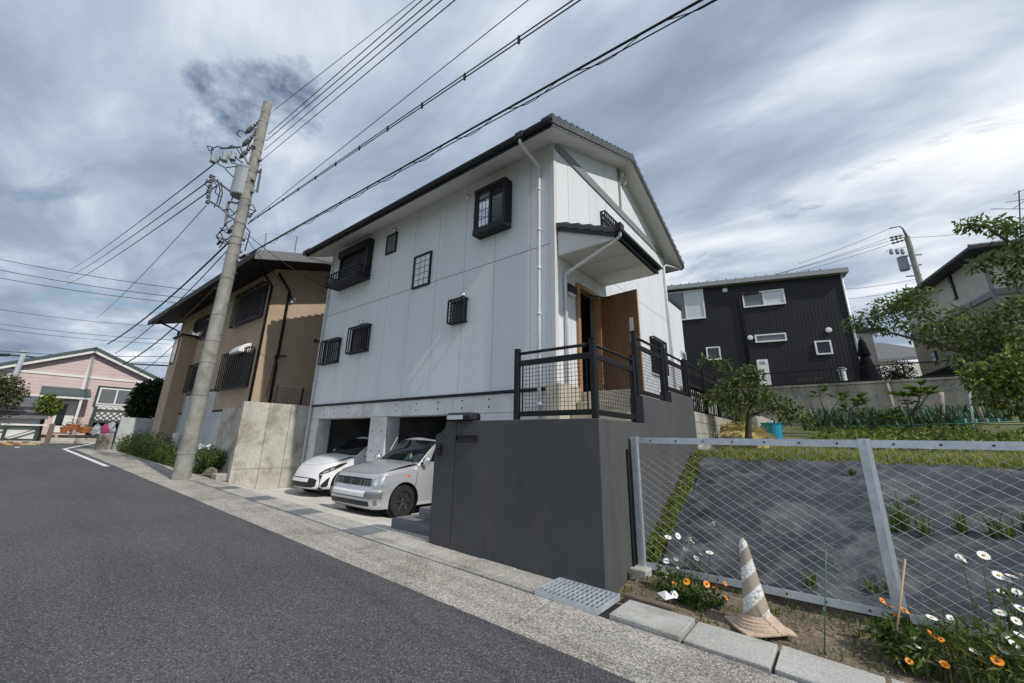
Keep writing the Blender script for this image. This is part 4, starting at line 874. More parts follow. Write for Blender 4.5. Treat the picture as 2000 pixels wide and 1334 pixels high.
# ================================================================== CHAIN LINK FENCE
CF = thing('chain_link_fence', 'galvanised chain link fence on steel posts in front of the field bank', 'fence', (3,-1.45,0))
FY = -1.45
for x_, zb_ in ((2.05,0.12),(4.24,0.22),(6.43,0.2),(8.62,0.15)):
    p_ = MB().box(x_-.050, x_+.045, FY-.012, FY-.004, zb_, 1.60).box(x_-.050, x_-.042, FY-.0035, FY+.055, zb_, 1.598).build('post', MT['steel'], CF)
    MB().box(x_+.010, x_+.036, FY-.020, FY-.0125, zb_, 1.60).build('bright_flange', mat('bright_steel', (0.72,0.75,0.78), 0.35, 0.06, 6, metal=0.35), p_)
    MB().box(x_-.095, x_+.10, FY-.17, FY+.07, field_z(x_, FY)-.2, field_z(x_, FY)+.055 if x_ < 3 else field_z(x_, FY)+.02).build('footing_block', MT['newslab'], p_, bevel=0.012)
for a_, b_ in ((2.098,4.188),(4.287,6.378),(6.477,8.568)):
    for z_, nm in ((1.555,'top_rail'),(0.185,'bottom_rail')):
        r_ = MB().box(a_, b_, FY-.006, FY+.0, z_-.034, z_+.034).box(a_, b_, FY+.0005, FY+.045, z_+.026 if nm == 'top_rail' else z_-.034, z_+.0335 if nm == 'top_rail' else z_-.026).build(nm, MT['steel'], CF)
        for k in range(7):
            xx = a_+.15+k*(b_-a_-.3)/6; MB().lathe((xx,FY-.0065,z_), [(0.010,0),(0.010,0.006),(0.0,0.007)], 6, (0,-1,0)).build('bolt', MT['fascia'], r_)
for a_, b_ in ((2.07,4.22),(4.26,6.41),(6.45,8.60)):
    wm = MB(); z0, z1 = 0.21, 1.53; h_ = z1-z0; pch = 0.137; k = -int(h_/pch)-1
    rz_ = 0.63      # flattened diamonds
    for sgn in (1, -1):
        x_ = a_ - h_/rz_
        while x_ < b_ + h_/rz_:
            if sgn == 1: p, q = (x_, z0), (x_+h_/rz_, z1)
            else: p, q = (x_, z1), (x_+h_/rz_, z0)
            t0 = max(0, (a_-p[0])/(q[0]-p[0])); t1 = min(1, (b_-p[0])/(q[0]-p[0]))
            if t1 > t0+.01:
                P0 = (p[0]+(q[0]-p[0])*t0, FY+.012+.003*sgn, p[1]+(q[1]-p[1])*t0); P1 = (p[0]+(q[0]-p[0])*t1, FY+.012+.003*sgn, p[1]+(q[1]-p[1])*t1)
                wm.tube([P0, P1], 0.0020, 4, False)
            x_ += pch
    for z_ in (0.66,1.10): wm.tube([(a_,FY+.020,z_),(b_,FY+.020,z_)], 0.0016, 4, False)
    wm.build('chain_link', MT['wire'], CF, kind='stuff', smooth=True)
# thin timber board against the wall by the first post
MB().box(1.975, 1.987, -1.56, -1.50, 0.05, 1.45).build('edge_board', MT['darkbrown'], CF)

# ================================================================== CONE, STAKES, TIMBER
cn = thing('traffic_cone', 'faded sun bleached traffic cone with cracked white spiral bands on soil', 'traffic cone', (3.27,-1.99,0.0))
cz0 = field_z(3.27,-1.99)+0.01
def ctilt(o_): 
    return o_
bs = MB(); s_ = 0.205
ring = [(-s_,-s_*.9),(-.1,-s_*1.02),(.05,-s_*.97),(.12,-s_*.88),(s_*.95,-s_),(s_,-.1),(s_*.93,.02),(s_*1.03,.1),(s_,s_),(0,s_*.98),(-s_*.98,s_),(-s_*1.02,0)]
c45, s45 = math.cos(R(38)), math.sin(R(38))
ring = [(a*c45-b*s45, a*s45+b*c45) for a, b in ring]
bs.prism([(3.27+a, -1.99+b, cz0+0.012*math.sin(a*9)) for a, b in ring], (0,0,0.022))
bs.build('cone_base', MT['conebase'], cn, bevel=0.006, recalc=True)
ax_ = V((-0.075,0.02,1)).normalized()
MB().lathe((3.27,-1.99,cz0+.02), [(0.185,0),(0.180,0.018),(0.166,0.022),(0.163,0.038),(0.148,0.042),(0.145,0.058),(0.128,0.062),(0.118,0.085)], 28, ax_).build('cone_skirt', MT['conebase'], cn, smooth=False)
cmat = mat('cone_spiral', (0.36,0.315,0.25), 0.7, 0.12, 5)
t_ = cmat.node_tree; K = t_.links.new; pr = [n for n in t_.nodes if n.type == 'BSDF_PRINCIPLED'][0]; base_c = pr.inputs['Base Color'].links[0].from_socket
tcn = N(t_, 'ShaderNodeTexCoord'); sp = N(t_, 'ShaderNodeSeparateXYZ'); K(tcn.outputs['Object'], sp.inputs[0])
m1 = N(t_, 'ShaderNodeMath', operation='MULTIPLY'); K(sp.outputs['X'], m1.inputs[0]); m1.inputs[1].default_value = -0.95
m2 = N(t_, 'ShaderNodeMath', operation='ADD'); K(sp.outputs['Z'], m2.inputs[0]); K(m1.outputs[0], m2.inputs[1])
m3 = N(t_, 'ShaderNodeMath', operation='MULTIPLY_ADD'); K(m2.outputs[0], m3.inputs[0]); m3.inputs[1].default_value = 4.5; m3.inputs[2].default_value = 19.55
m4 = N(t_, 'ShaderNodeMath', operation='FRACT'); K(m3.outputs[0], m4.inputs[0])
st = ramp(t_, [(0.0,(0,0,0)),(0.52,(1,1,1))], 'CONSTANT'); K(m4.outputs[0], st.inputs[0])
ck = N(t_, 'ShaderNodeTexVoronoi', feature='DISTANCE_TO_EDGE'); ck.inputs['Scale'].default_value = 26; K(tcn.outputs['Object'], ck.inputs['Vector'])
ckr = ramp(t_, [(0.0,(0.20,0.18,0.15)),(0.07,(0.74,0.76,0.74))]); K(ck.outputs['Distance'], ckr.inputs[0])
mm = N(t_, 'ShaderNodeMix', data_type='RGBA'); K(st.outputs[0], mm.inputs['Factor']); K(base_c, mm.inputs['A']); K(ckr.outputs[0], mm.inputs['B']); K(mm.outputs['Result'], pr.inputs['Base Color'])
MB().lathe(V((3.27,-1.99,cz0+.02))+ax_*.06, [(0.112,0),(0.104,0.05),(0.082,0.2),(0.060,0.36),(0.043,0.50),(0.034,0.555),(0.030,0.575),(0.020,0.59),(0,0.592)], 28, ax_).build('cone_body', cmat, cn, smooth=True)
MB().lathe(V((3.27,-1.99,cz0+.02))+ax_*.645, [(0.018,0),(0.014,0.02),(0,0.022)], 10, ax_).build('cone_tip', MT['conebase'], cn, smooth=True)
def stake(name, label, a_, b_, r_, m_, grp=None):
    o_ = MB().tube([a_, b_], r_, 6).build(name, MT[m_], None, smooth=True); return tag(o_, label, 'stake', grp)
p, q = at(1349,1046,Y=-1.92), at(1303,1186,Y=-2.02); stake('garden_stake', 'thin green garden stake leaning among the white daisies', q, p, 0.005, 'greenst')
p, q = at(1613,1072,Y=-2.12), at(1610,1300,Y=-2.12); stake('garden_stake', 'thin upright green garden stake between the cone and the middle fence post', q, p, 0.005, 'greenst')
p, q = at(1768,1092,Y=-1.75), at(1745,1288,Y=-1.95); stake('bamboo_cane', 'pale bamboo cane leaning beside the middle fence post', q, p, 0.007, 'bamboo')
a_, b_ = at(1218,1172,Y=-2.17), at(1310,1196,Y=-2.17)
tb = MB().bar((2.13,-2.17,0.055), (2.62,-2.19,0.045), 0.09, 0.075).build('old_timber', MT['oldwood'], None, bevel=0.012); tag(tb, 'short weathered timber lying along the bed behind the pale kerb slabs', 'timber')
lt = MB().add([at(1283,1158,Y=-2.0), at(1300,1172,Y=-2.08), at(1318,1168,Y=-2.02), at(1300,1155,Y=-1.93), at(1300,1160,Y=-2.0)+V((0,0,.03))], [(0,1,4),(1,2,4),(2,3,4),(3,0,4)]).build('litter', MT['white'], None); tag(lt, 'crumpled white plastic scrap on the soil beside the leaning green stake', 'litter')

# ================================================================== PLANTS
def rv(r_): 
    return V((r_.gauss(0,1), r_.gauss(0,1), r_.gauss(0,1))).normalized()
def leaf(mb, p, d, nrm, l_, w_):
    d = d.normalized(); s_ = d.cross(nrm)
    if s_.length < 1e-4: s_ = d.orthogonal()
    s_.normalize(); n2 = s_.cross(d)
    a_ = p; b_ = p+d*l_*.45+s_*w_*.5+n2*w_*.16; c_ = p+d*l_ - n2*l_*.12; e_ = p+d*l_*.45-s_*w_*.5+n2*w_*.16
    mb.add([a_, b_, c_, e_], [(0,1,2),(0,2,3)])
def clump(mb, rnd, c, r_, n_, l_, w_, up=0.35, fl=(1,1,1), droop=0.2):
    c = V(c)
    for _ in range(n_):
        v_ = rv(rnd); rad = r_*rnd.random()**0.45
        p = c + V((v_.x*fl[0], v_.y*fl[1], v_.z*fl[2]))*rad
        d = (v_*0.6 + rv(rnd)*0.7 + V((0,0,-droop))).normalized(); nrm = (rv(rnd)*0.7 + V((0,0,up+0.4))).normalized()
        k = rnd.uniform(0.7,1.25); leaf(mb, p, d, nrm, l_*k, w_*k)
def limb(mb, pts, r0, r1, n=7):
    k = len(pts); mb.tube(pts, [r0+(r1-r0)*i/(k-1) for i in range(k)], n)
def tree(name, label, base, limbs, clumps, lm, lsz, trunk_m='bark', grp=None, seed=1, dens=1.0, twig=True, cat='tree', up=0.35, lw=0.45):
    rnd = random.Random(seed); t_ = thing(name, label, cat, base, 0, grp)
    mb = MB()
    for pts, r0, r1 in limbs: limb(mb, pts, r0, r1)
    if mb.v: mb.build('trunk', MT[trunk_m], t_, smooth=True)
    if twig and limbs:
        tw = MB()
        for (c, r_, n_, fl) in clumps:
            for _ in range(4):
                v_ = rv(rnd); tw.tube([V(c), V(c)+V((v_.x*fl[0], v_.y*fl[1], v_.z*fl[2]))*r_*.9], [0.008,0.003], 4, False)
        tw.build('twigs', MT[trunk_m], t_, kind='stuff')
    cm = MB()
    for (c, r_, n_, fl) in clumps: clump(cm, rnd, c, r_, int(n_*dens), lsz, lsz*lw, up, fl)
    cm.build('crown', MT[lm], t_, kind='stuff')
    return t_
one = (1,1,1)
# citrus tree in front of the black house
b = V((2.60,3.0,1.38))
def c3(px, py, Y=3.0): return at(px, py, Y=Y)
tk = [b, c3(1462,850), c3(1463,815), c3(1470,790)]
lims = [(tk, 0.075, 0.05), ([tk[2], c3(1490,800,3.1), c3(1520,795,3.2), c3(1560,812,3.2)], 0.035, 0.012), ([tk[3], c3(1450,760,2.9), c3(1420,720,2.8), c3(1375,700,2.7)], 0.035, 0.010),
        ([tk[3], c3(1480,760,3.1), c3(1472,730,3.1), c3(1462,712,3.1)], 0.03, 0.008), ([tk[3], c3(1430,790,2.8), c3(1395,780,2.7), c3(1375,775,2.6)], 0.03, 0.008)]
cl = []
for px, py, r_, n_, Y in ((1372,704,.10,60,2.7),(1395,703,.12,75,2.75),(1415,716,.15,110,2.8),(1432,735,.2,170,2.8),(1462,722,.15,150,3.1),(1478,735,.15,140,3.1),(1445,760,.25,240,2.9),(1480,765,.22,210,3.1),(1405,775,.22,180,2.7),(1385,783,.16,100,2.6),(1430,795,.24,200,2.8),(1465,790,.2,150,3.0),(1500,785,.22,190,3.2),(1530,792,.2,180,3.2),(1555,805,.18,150,3.2),(1578,822,.13,90,3.2),(1530,815,.17,110,3.1),(1420,755,.2,150,3.1),(1500,765,.12,80,3.3),(1440,815,.13,60,2.7)):
    cl.append((c3(px, py, Y), r_, n_, one))
tree('citrus_tree', 'small dark leaved fruit tree with a forked trunk at the edge of the field', b, lims, cl, 'leafd', 0.095, seed=5, dens=0.7)
# fig saplings
def fig(name, label, base, tips, seed, lm='leafg'):
    rnd = random.Random(seed); t_ = thing(name, label, 'sapling', base)
    mb = MB(); lf = MB()
    for pts in tips:
        limb(mb, pts, 0.024, 0.009, 6)
        for j in range(9):
            a_ = rnd.uniform(0, 6.28); d = V((math.cos(a_), math.sin(a_), rnd.uniform(.0,1.1))); p = pts[-1]+V((0,0,rnd.uniform(-.12,.04))); q = p+d*0.12
            mb.tube([p, q], 0.005, 4, False)
            for ang in (-0.7,-0.35,0,0.35,0.7):
                d2 = Matrix.Rotation(ang, 3, 'Z') @ d; leaf(lf, q, d2, V((rnd.uniform(-.3,.3),rnd.uniform(-.3,.3),1)), 0.24*(1-abs(ang)*.35), 0.09)
    mb.build('stem', MT['bark'], t_, smooth=True); lf.build('leaves', MT[lm], t_, kind='stuff')
b1_ = at(1703,868,Y=6.0); b2_ = at(1785,865,Y=6.0)
f6 = lambda x, y: at(x, y, Y=6.0)
fig('fig_sapling', 'low spreading sapling with a bent pale stump and broad bright leaves', b1_, [[b1_, f6(1700,832), f6(1683,808), f6(1672,790)], [f6(1702,836), f6(1720,825), f6(1738,815)], [f6(1700,832), f6(1672,812), f6(1662,800)]], 3)
fig('fig_sapling', 'upright thin sapling with broad bright leaves before the retaining wall', b2_, [[b2_, f6(1778,810), f6(1772,790), f6(1765,778)], [f6(1778,810), f6(1795,785), f6(1795,766)], [f6(1778,812), f6(1800,790), f6(1808,776)]], 4)
b3_ = at(1610,845,Y=9.0); f9 = lambda x, y: at(x, y, Y=9.0)
fig('fig_sapling', 'sparse bare branched sapling leaning before the stained wall', b3_, [[b3_, f9(1625,800), f9(1640,780)], [f9(1620,815), f9(1605,790), f9(1600,770)]], 6)
# cherry tree reaching in from the right
b = V((10.2,6.2,1.6))
def c8(px, py, Y): return at(px, py, Y=Y)
main = [b, V((10.0,6.3,3.0)), c8(2010,735,6.6), c8(1960,705,7.0), c8(1900,690,7.5), c8(1830,675,8.0), c8(1760,655,8.4), c8(1700,640,8.6)]
lims = [(main, 0.15, 0.012), ([main[3], c8(1930,650,7.2), c8(1890,610,7.5), c8(1850,590,7.8)], 0.05, 0.01), ([main[4], c8(1850,640,8.0), c8(1790,610,8.3), c8(1740,585,8.5)], 0.04, 0.008),
        ([V((10.0,6.3,3.0)), V((10.1,6.4,4.5)), c8(2030,560,6.6), c8(1980,480,6.8), c8(1930,445,7.0), c8(1880,438,7.1)], 0.08, 0.008), ([c8(2010,540,6.6), c8(1975,545,6.8), c8(1950,560,6.9)], 0.03, 0.008)]
cl = []
for px, py, r_, n_, Y in ((1670,632,.35,120,8.7),(1695,622,.4,150,8.6),(1725,605,.45,190,8.5),(1755,590,.42,200,8.4),(1790,580,.42,200,8.3),(1730,640,.35,110,8.5),(1770,632,.4,150,8.3),(1805,605,.38,120,8.2),(1810,650,.42,180,8.1),(1845,632,.38,120,8.0),(1850,660,.45,200,7.9),(1880,612,.30,80,7.7),(1890,640,.5,230,7.6),(1890,690,.5,240,7.5),(1920,660,.5,240,7.3),(1930,622,.32,90,7.3),(1950,690,.5,240,7.1),(1960,640,.45,220,7.1),(1985,660,.45,220,6.9),(1990,605,.3,90,6.9),(1965,600,.25,60,7.0),
        (1885,440,.22,70,7.1),(1915,440,.26,110,7.0),(1945,440,.28,130,6.9),(1980,445,.3,140,6.8),(2000,470,.3,130,6.7),(1990,510,.3,120,6.7),(1960,500,.26,90,6.8),(1930,510,.26,80,6.9),(1905,520,.2,50,7.0),(1960,540,.2,60,6.9),(1995,545,.26,100,6.8),(2010,600,.45,200,6.7),(2015,660,.45,200,6.6),(2035,520,.3,80,6.6)):
    cl.append((c8(px, py, Y), r_, n_, (1,1,.7)))
tree('cherry_tree', 'broad leafy tree reaching over the field from its right hand side', b, lims, cl, 'leafc', 0.13, seed=8, dens=0.95)
# brighter shrub in front of it
b = V((7.6,4.2,1.45)); cl = []
for px, py, r_, n_ in ((1890,720,.16,70),(1915,735,.22,130),(1935,760,.25,170),(1960,720,.28,190),(1985,750,.28,190),(1965,785,.25,150),(1990,700,.25,150),(1925,780,.16,80),(1995,800,.22,110),(2020,740,.3,180),(1900,745,.12,50)):
    cl.append((at(px, py, Y=4.4), r_, n_, one))
tree('bright_shrub', 'yellow green broad leaved bush overhanging the right end of the field', b, [([b, at(1990,790,Y=4.4), at(1975,750,Y=4.4), at(1940,735,Y=4.4)], 0.05, 0.01), ([at(1990,790,Y=4.4), at(2000,740,Y=4.4)], 0.04, .01)], cl, 'leafy', 0.12, seed=9, cat='shrub', dens=0.85)
# leeks
rnd = random.Random(21); lk = MB()
for row in range(4):
    Y0 = 10.2+row*0.9
    for k in range(95):
        x_ = at(1575, 850, Y=Y0).x + k*0.085 + rnd.uniform(-.03,.03); p = V((x_, Y0+rnd.uniform(-.12,.12), field_z(x_, Y0)))
        for j in range(4):
            a_ = rnd.uniform(0, 6.28); h_ = rnd.uniform(.35,.75); lean = rnd.uniform(.1,.35); d = V((math.cos(a_), math.sin(a_), 0)); w_ = 0.022
            s_ = V((-d.y, d.x, 0))*w_
            q1 = p+d*lean*.35+V((0,0,h_*.6)); q2 = p+d*lean+V((0,0,h_)); q3 = p+d*lean*(1.9)+V((0,0,h_*rnd.uniform(.6,1.0)))
            lk.add([p-s_, p+s_, q1+s_, q1-s_, q2+s_*.8, q2-s_*.8, q3], [(0,1,2,3),(3,2,4,5),(5,4,6)])
o = lk.build('leek_bed', MT['leek'], None); o['kind'] = 'stuff'; o['label'] = 'rows of blue green leeks growing below the retaining wall'
# grass, weeds, ground cover
def blades(mb, rnd, p, n_, h_, spread, w_=0.006):
    for _ in range(n_):
        a_ = rnd.uniform(0, 6.28); q = p+V((rnd.uniform(-spread,spread), rnd.uniform(-spread,spread), 0)); hh = h_*rnd.uniform(.5,1.2); d = V((math.cos(a_), math.sin(a_), 0))*hh*rnd.uniform(.15,.7)
        s_ = V((math.sin(a_), -math.cos(a_), 0))*w_
        mb.add([q-s_, q+s_, q+d*.4+V((0,0,hh*.65))+s_*.7, q+d*.4+V((0,0,hh*.65))-s_*.7, q+d+V((0,0,hh))], [(0,1,2,3),(3,2,4)])
rnd = random.Random(31); g = MB()
for _ in range(1500):
    x_, y_ = rnd.uniform(2.0,8.5), 1.22+abs(rnd.gauss(0,.5)); blades(g, rnd, V((x_, y_, field_z(x_, y_))), 5, .11, .07)
for _ in range(900):
    x_, y_ = rnd.uniform(2.2,10), rnd.uniform(1.8,5.5); blades(g, rnd, V((x_, y_, field_z(x_, y_))), 5, .13, .10, .007)
for _ in range(420):
    y_ = rnd.uniform(-1.35,1.4); x_ = 1.99+rnd.uniform(0,.15); blades(g, rnd, V((x_, y_, field_z(x_, y_)+.01)), 5, .09, .05)
o = g.build('field_grass', MT['grass'], None); o['kind'] = 'stuff'; o['label'] = 'sunlit grass strip along the top of the bank'
g = MB()
for _ in range(420):
    y_ = rnd.uniform(-1.35,1.5); x_ = 2.0+rnd.uniform(.0,.14); clump(g, rnd, (x_, y_, field_z(x_, y_)+.04), .06, 9, .045, .028)
for _ in range(900):
    x_, y_ = rnd.uniform(3.6,10.5), rnd.uniform(3.5,8.5); clump(g, rnd, (x_, y_, field_z(x_, y_)+.10), .16, 8, .12, .06)
o = g.build('vegetable_leaves', MT['leafy'], None); o['kind'] = 'stuff'; o['label'] = 'low bright green leafy crop beyond the bank'
g = MB()
for px, py, n_, h_, Y in ((1742,1000,34,.28,-.2),(1756,985,26,.36,-.15),(1800,1010,24,.22,-.2),(1868,1000,26,.22,-.1),(1935,1010,26,.24,-.1),(1958,1015,18,.2,-.1),(1585,1150,22,.16,-1.2),(1692,1095,16,.14,-1.1),(1662,910,18,.10,.9),(1995,980,20,.25,0),(1722,1105,14,.14,-1.1),(1780,960,16,.16,.3)):
    q = at(px, py, Y=Y); q.z = field_z(q.x, q.y)+.03; blades(g, rnd, q, n_, h_, .05, .008)
for _ in range(520):
    x_, y_ = rnd.uniform(2.0,8.5), rnd.choice([rnd.uniform(-2.2,-1.5), rnd.uniform(-1.7,-1.35)]); 
    if rnd.random() < .25 + .35*(x_ > 4.2): blades(g, rnd, V((x_, y_, field_z(x_, y_))), 5, .06, .05, .005); clump(g, rnd, (x_, y_, field_z(x_, y_)+.015), .05, 5, .035, .02)
for _ in range(150):
    x_, y_ = rnd.uniform(4.25,8.5), rnd.uniform(-2.1,-1.4); clump(g, rnd, (x_, y_, field_z(x_, y_)+.06), .10, 8, .09, .02); blades(g, rnd, V((x_, y_, field_z(x_, y_))), 10, .22, .08, .005)
o = g.build('weeds', MT['weed'], None); o['kind'] = 'stuff'; o['label'] = 'weeds sprouting through the sheet and along the soil bed'
g = MB()
for _ in range(2200):
    x_, y_ = rnd.uniform(2.0,8.0), rnd.uniform(-2.24,-1.4); s_ = rnd.uniform(.002,.007); g.obox((x_, y_, field_z(x_, y_)+s_*.3), rv(rnd)*s_, rv(rnd)*s_, rv(rnd)*s_)
o = g.build('pebbles', mat('pebble', (0.24,0.20,0.155), .9, .4, 40), None); o['kind'] = 'stuff'; o['label'] = 'small pebbles and crumbs scattered over the soil bed'
# daisies and marigolds
def flower_mesh(np_, l_, w_, m_):
    mb = MB()
    for k in range(np_):
        a_ = 2*math.pi*k/np_; d = V((math.cos(a_), math.sin(a_), .12)); s_ = V((-math.sin(a_), math.cos(a_), 0))
        mb.add([d*l_*.18-s_*w_*.3, d*l_*.18+s_*w_*.3, d*l_*.8+s_*w_*.5, d*l_, d*l_*.8-s_*w_*.5], [(0,1,2,3,4)])
    me = bpy.data.meshes.new('flower_head'); me.from_pydata(mb.v, [], mb.f); me.materials.append(MT[m_]); return me
def disc_mesh(r_, m_):
    mb = MB().lathe((0,0,0.002), [(r_,0),(r_*.9,r_*.4),(r_*.4,r_*.65),(0,r_*.7)], 10); me = bpy.data.meshes.new('flower_centre'); me.from_pydata(mb.v, [], mb.f); me.materials.append(MT[m_]); return me
DM, DC = flower_mesh(17, .034, .010, 'petalw'), disc_mesh(.009, 'disc')
OM, OC = flower_mesh(20, .031, .009, 'petalo'), disc_mesh(.010, 'disco')
def flower_plant(name, label, heads, me, ce, seed, leafm, foot, fl, grp=None, sc=1.0):
    rnd = random.Random(seed); c = V((0,0,0))
    pts = [at(px, py, Y=Y) for px, py, Y in heads]
    base = sum(pts, V())/len(pts); base.z = field_z(base.x, base.y)
    t_ = thing(name, label, 'flowers', base, 0, grp); stm = MB(); lf = MB()
    for p in pts:
        g0 = V((base.x+(p.x-base.x)*.6+rnd.uniform(-.03,.03), base.y+rnd.uniform(-.06,.06), 0)); g0.z = field_z(g0.x, g0.y)
        if p.z < g0.z+.04: p.z = g0.z+.05
        stm.tube([g0, g0.lerp(p, .5)+V((rnd.uniform(-.03,.03), rnd.uniform(-.02,.02), .02)), p-V((0,0,.006))], .0028, 4, False)
        for j in range(6):
            q = g0.lerp(p, rnd.uniform(.1,.75)); leaf(lf, q, rv(rnd)+V((0,0,.3)), V((0,0,1)), .05, .016)
        h = bpy.data.objects.new('flower_head', me); col.objects.link(h); h.parent = t_; h.matrix_parent_inverse = Matrix.Translation(-base)
        tow = (CAM - p).normalized(); nv = (V((tow.x, tow.y, 0))*rnd.uniform(.15,.7) + V((0.5,0,1)) + rv(rnd)*.55).normalized()
        h.rotation_mode = 'QUATERNION'; h.rotation_quaternion = nv.to_track_quat('Z', 'Y'); h.location = p; s_ = rnd.uniform(.7,1.2)*sc; h.scale = (s_,s_,s_)
        ch = bpy.data.objects.new('flower_centre', ce); col.objects.link(ch); ch.parent = h
    for (px, py, Y, r_, n_) in foot: clump(lf, rnd, at(px, py, Y=Y), r_, n_, fl[0], fl[1], .5)
    stm.build('stems', MT[leafm], t_, kind='stuff'); lf.build('foliage', MT[leafm], t_, kind='stuff')
Yd = -1.72
flower_plant('daisy_plant', 'clump of white daisies beside the first fence post and its concrete footing', [(1305,1050,Yd),(1324,1047,Yd),(1351,1058,Yd),(1302,1096,Yd),(1320,1092,Yd),(1296,1113,Yd),(1303,1124,Yd),(1326,1111,Yd),(1360,1091,Yd),(1369,1083,Yd),(1386,1080,Yd),(1318,1171,-1.95),(1338,1073,Yd)], DM, DC, 41, 'weed', [(1295,1120,Yd,.08,60),(1315,1140,-1.75,.10,90),(1340,1130,Yd,.08,60),(1290,1140,-1.75,.06,40)], (.06,.018))
flower_plant('marigold_plant', 'orange marigolds growing at the foot of the daisies behind the leaning stake', [(1341,1136,-1.8),(1380,1141,-1.8),(1397,1150,-1.8),(1416,1140,-1.8),(1334,1147,-1.82),(1418,1168,-1.85),(1317,1140,-1.8)], OM, OC, 42, 'leafs', [(1345,1170,-1.85,.08,90),(1370,1165,-1.85,.08,90),(1360,1185,-1.9,.07,70),(1400,1165,-1.8,.06,50),(1335,1160,-1.82,.06,50)], (.07,.03))
flower_plant('daisy_plant', 'tall spread of white daisies on the far side of the middle fence post', [(1880,1092,-1.6),(1873,1088,-1.6),(1921,1085,-1.6),(1918,1105,-1.6),(1950,1124,-1.7),(1967,1132,-1.7),(1976,1126,-1.7),(1998,1124,-1.7),(1955,1155,-1.75),(1985,1156,-1.75),(1953,1197,-1.85),(1985,1213,-1.9),(1820,1207,-1.75),(1858,1208,-1.8),(1903,1273,-2.05),(1965,1244,-2.0),(1980,1258,-2.0),(1935,1274,-2.0),(1958,1268,-2.0),(1990,1240,-1.95),(1995,1278,-2.05),(1995,1190,-1.85),(1790,1260,-2.0)], DM, DC, 43, 'weed',
    [(1900,1250,-1.9,.12,90),(1950,1265,-1.95,.14,120),(1990,1275,-1.95,.14,120),(1920,1305,-2.1,.12,90),(1970,1315,-2.1,.13,100),(1990,1185,-1.8,.1,50)], (.085,.018))
flower_plant('marigold_plant', 'orange marigolds by the bamboo cane at the middle fence post', [(1723,1173,-1.72),(1735,1183,-1.72),(1766,1192,-1.75),(1820,1240,-1.9),(1838,1249,-1.9),(1776,1292,-2.1),(1845,1298,-2.1),(1948,1291,-2.15),(1752,1202,-1.75)], OM, OC, 44, 'leafs', [(1745,1225,-1.8,.09,80),(1725,1235,-1.8,.08,70),(1770,1250,-1.9,.1,90),(1800,1275,-2.0,.1,90),(1755,1275,-2.0,.08,60)], (.08,.03))
# straw heap, buckets, crates
sr_ = MB(); rnd = random.Random(51); cst = at(1440,838,Y=3.9)
for _ in range(900):
    a_, r_ = rnd.uniform(0, 6.28), rnd.random()**.6; p = V((cst.x+math.cos(a_)*r_*.75, cst.y+math.sin(a_)*r_*.5, 1.47+.50*(1-r_*r_)+rnd.uniform(-.03,.03))); d = V((rnd.gauss(0,1), rnd.gauss(0,.6), rnd.gauss(0,.25))).normalized()*rnd.uniform(.08,.2)
    sr_.tube([p-d, p+d], .005, 3, False)
sh_ = thing('straw_heap', 'heap of pale dry straw beside the block wall under the fruit tree', 'straw heap', (cst.x,cst.y,1.42))
sr_.build('straw', MT['straw'], sh_, kind='stuff')
MB().lathe((cst.x,cst.y,1.36), [(.74,0),(.62,.22),(.4,.42),(.1,.52),(0,.53)], 18).build('heap_core', MT['straw'], sh_, smooth=True)
lg = MB().tube([at(1383,833,Y=3.2), at(1394,842,Y=3.15)], .05, 8).build('cut_log', MT['bark'], None); tag(lg, 'short dark log propped at the end of the straw heap', 'log')
def bucket(name, label, c, r_, h_, m_, cat='bucket'):
    c = V(c); t_ = thing(name, label, cat, c)
    MB().lathe(c, [(r_*.82,0),(r_,h_),(r_*.94,h_),(r_*.78,.02),(0,.021)], 20).build('shell', MT[m_], t_, smooth=False)
    MB().lathe(c+V((0,0,h_-.02)), [(r_*.99,0),(r_*1.05,.0),(r_*1.05,.025),(r_*.99,.025)], 20).build('rim', MT[m_], t_)
    for k in (-1,1): MB().obox(c+V((k*r_*1.02,0,h_*.75)), (.012,0,0), (0,.04,0), (0,0,.03)).build('lug', MT[m_], t_)
q = at(1510,852,Y=4.6); bucket('blue_bucket', 'bright blue plastic tub half hidden behind the fruit tree', (q.x,q.y,field_z(q.x,q.y)+.12), .21, .36, 'blue')
q = at(1965,862,Y=7.0); yb = MB(); t_ = thing('yellow_tub', 'pale yellow plastic tub at the right end of the leek rows', 'tub', (q.x,q.y,1.74))
MB().prism([(q.x-.30,q.y-.2,1.76),(q.x+.30,q.y-.2,1.76),(q.x+.34,q.y-.2,2.04),(q.x-.34,q.y-.2,2.04)], (0,.4,0)).build('shell', MT['yellow'], t_, bevel=.02, recalc=True); MB().box(q.x-.36,q.x+.36,q.y-.22,q.y+.22,2.041,2.065).build('rim', MT['yellow'], t_, bevel=.008)
q = at(1935,842,Y=9.0); t_ = thing('teal_crate', 'dark teal ribbed crate behind the yellow tub', 'crate', (q.x,q.y,1.7)); MB().box(q.x-.55,q.x+.55,q.y-.3,q.y+.3,1.86,2.24).build('box', MT['tealt'], t_, bevel=.02)
for k in range(12): MB().box(q.x-.53+k*.092,q.x-.50+k*.092,q.y-.32,q.y-.301,1.90,2.26).build('rib', MT['white'] if k % 2 else MT['tealt'], t_)
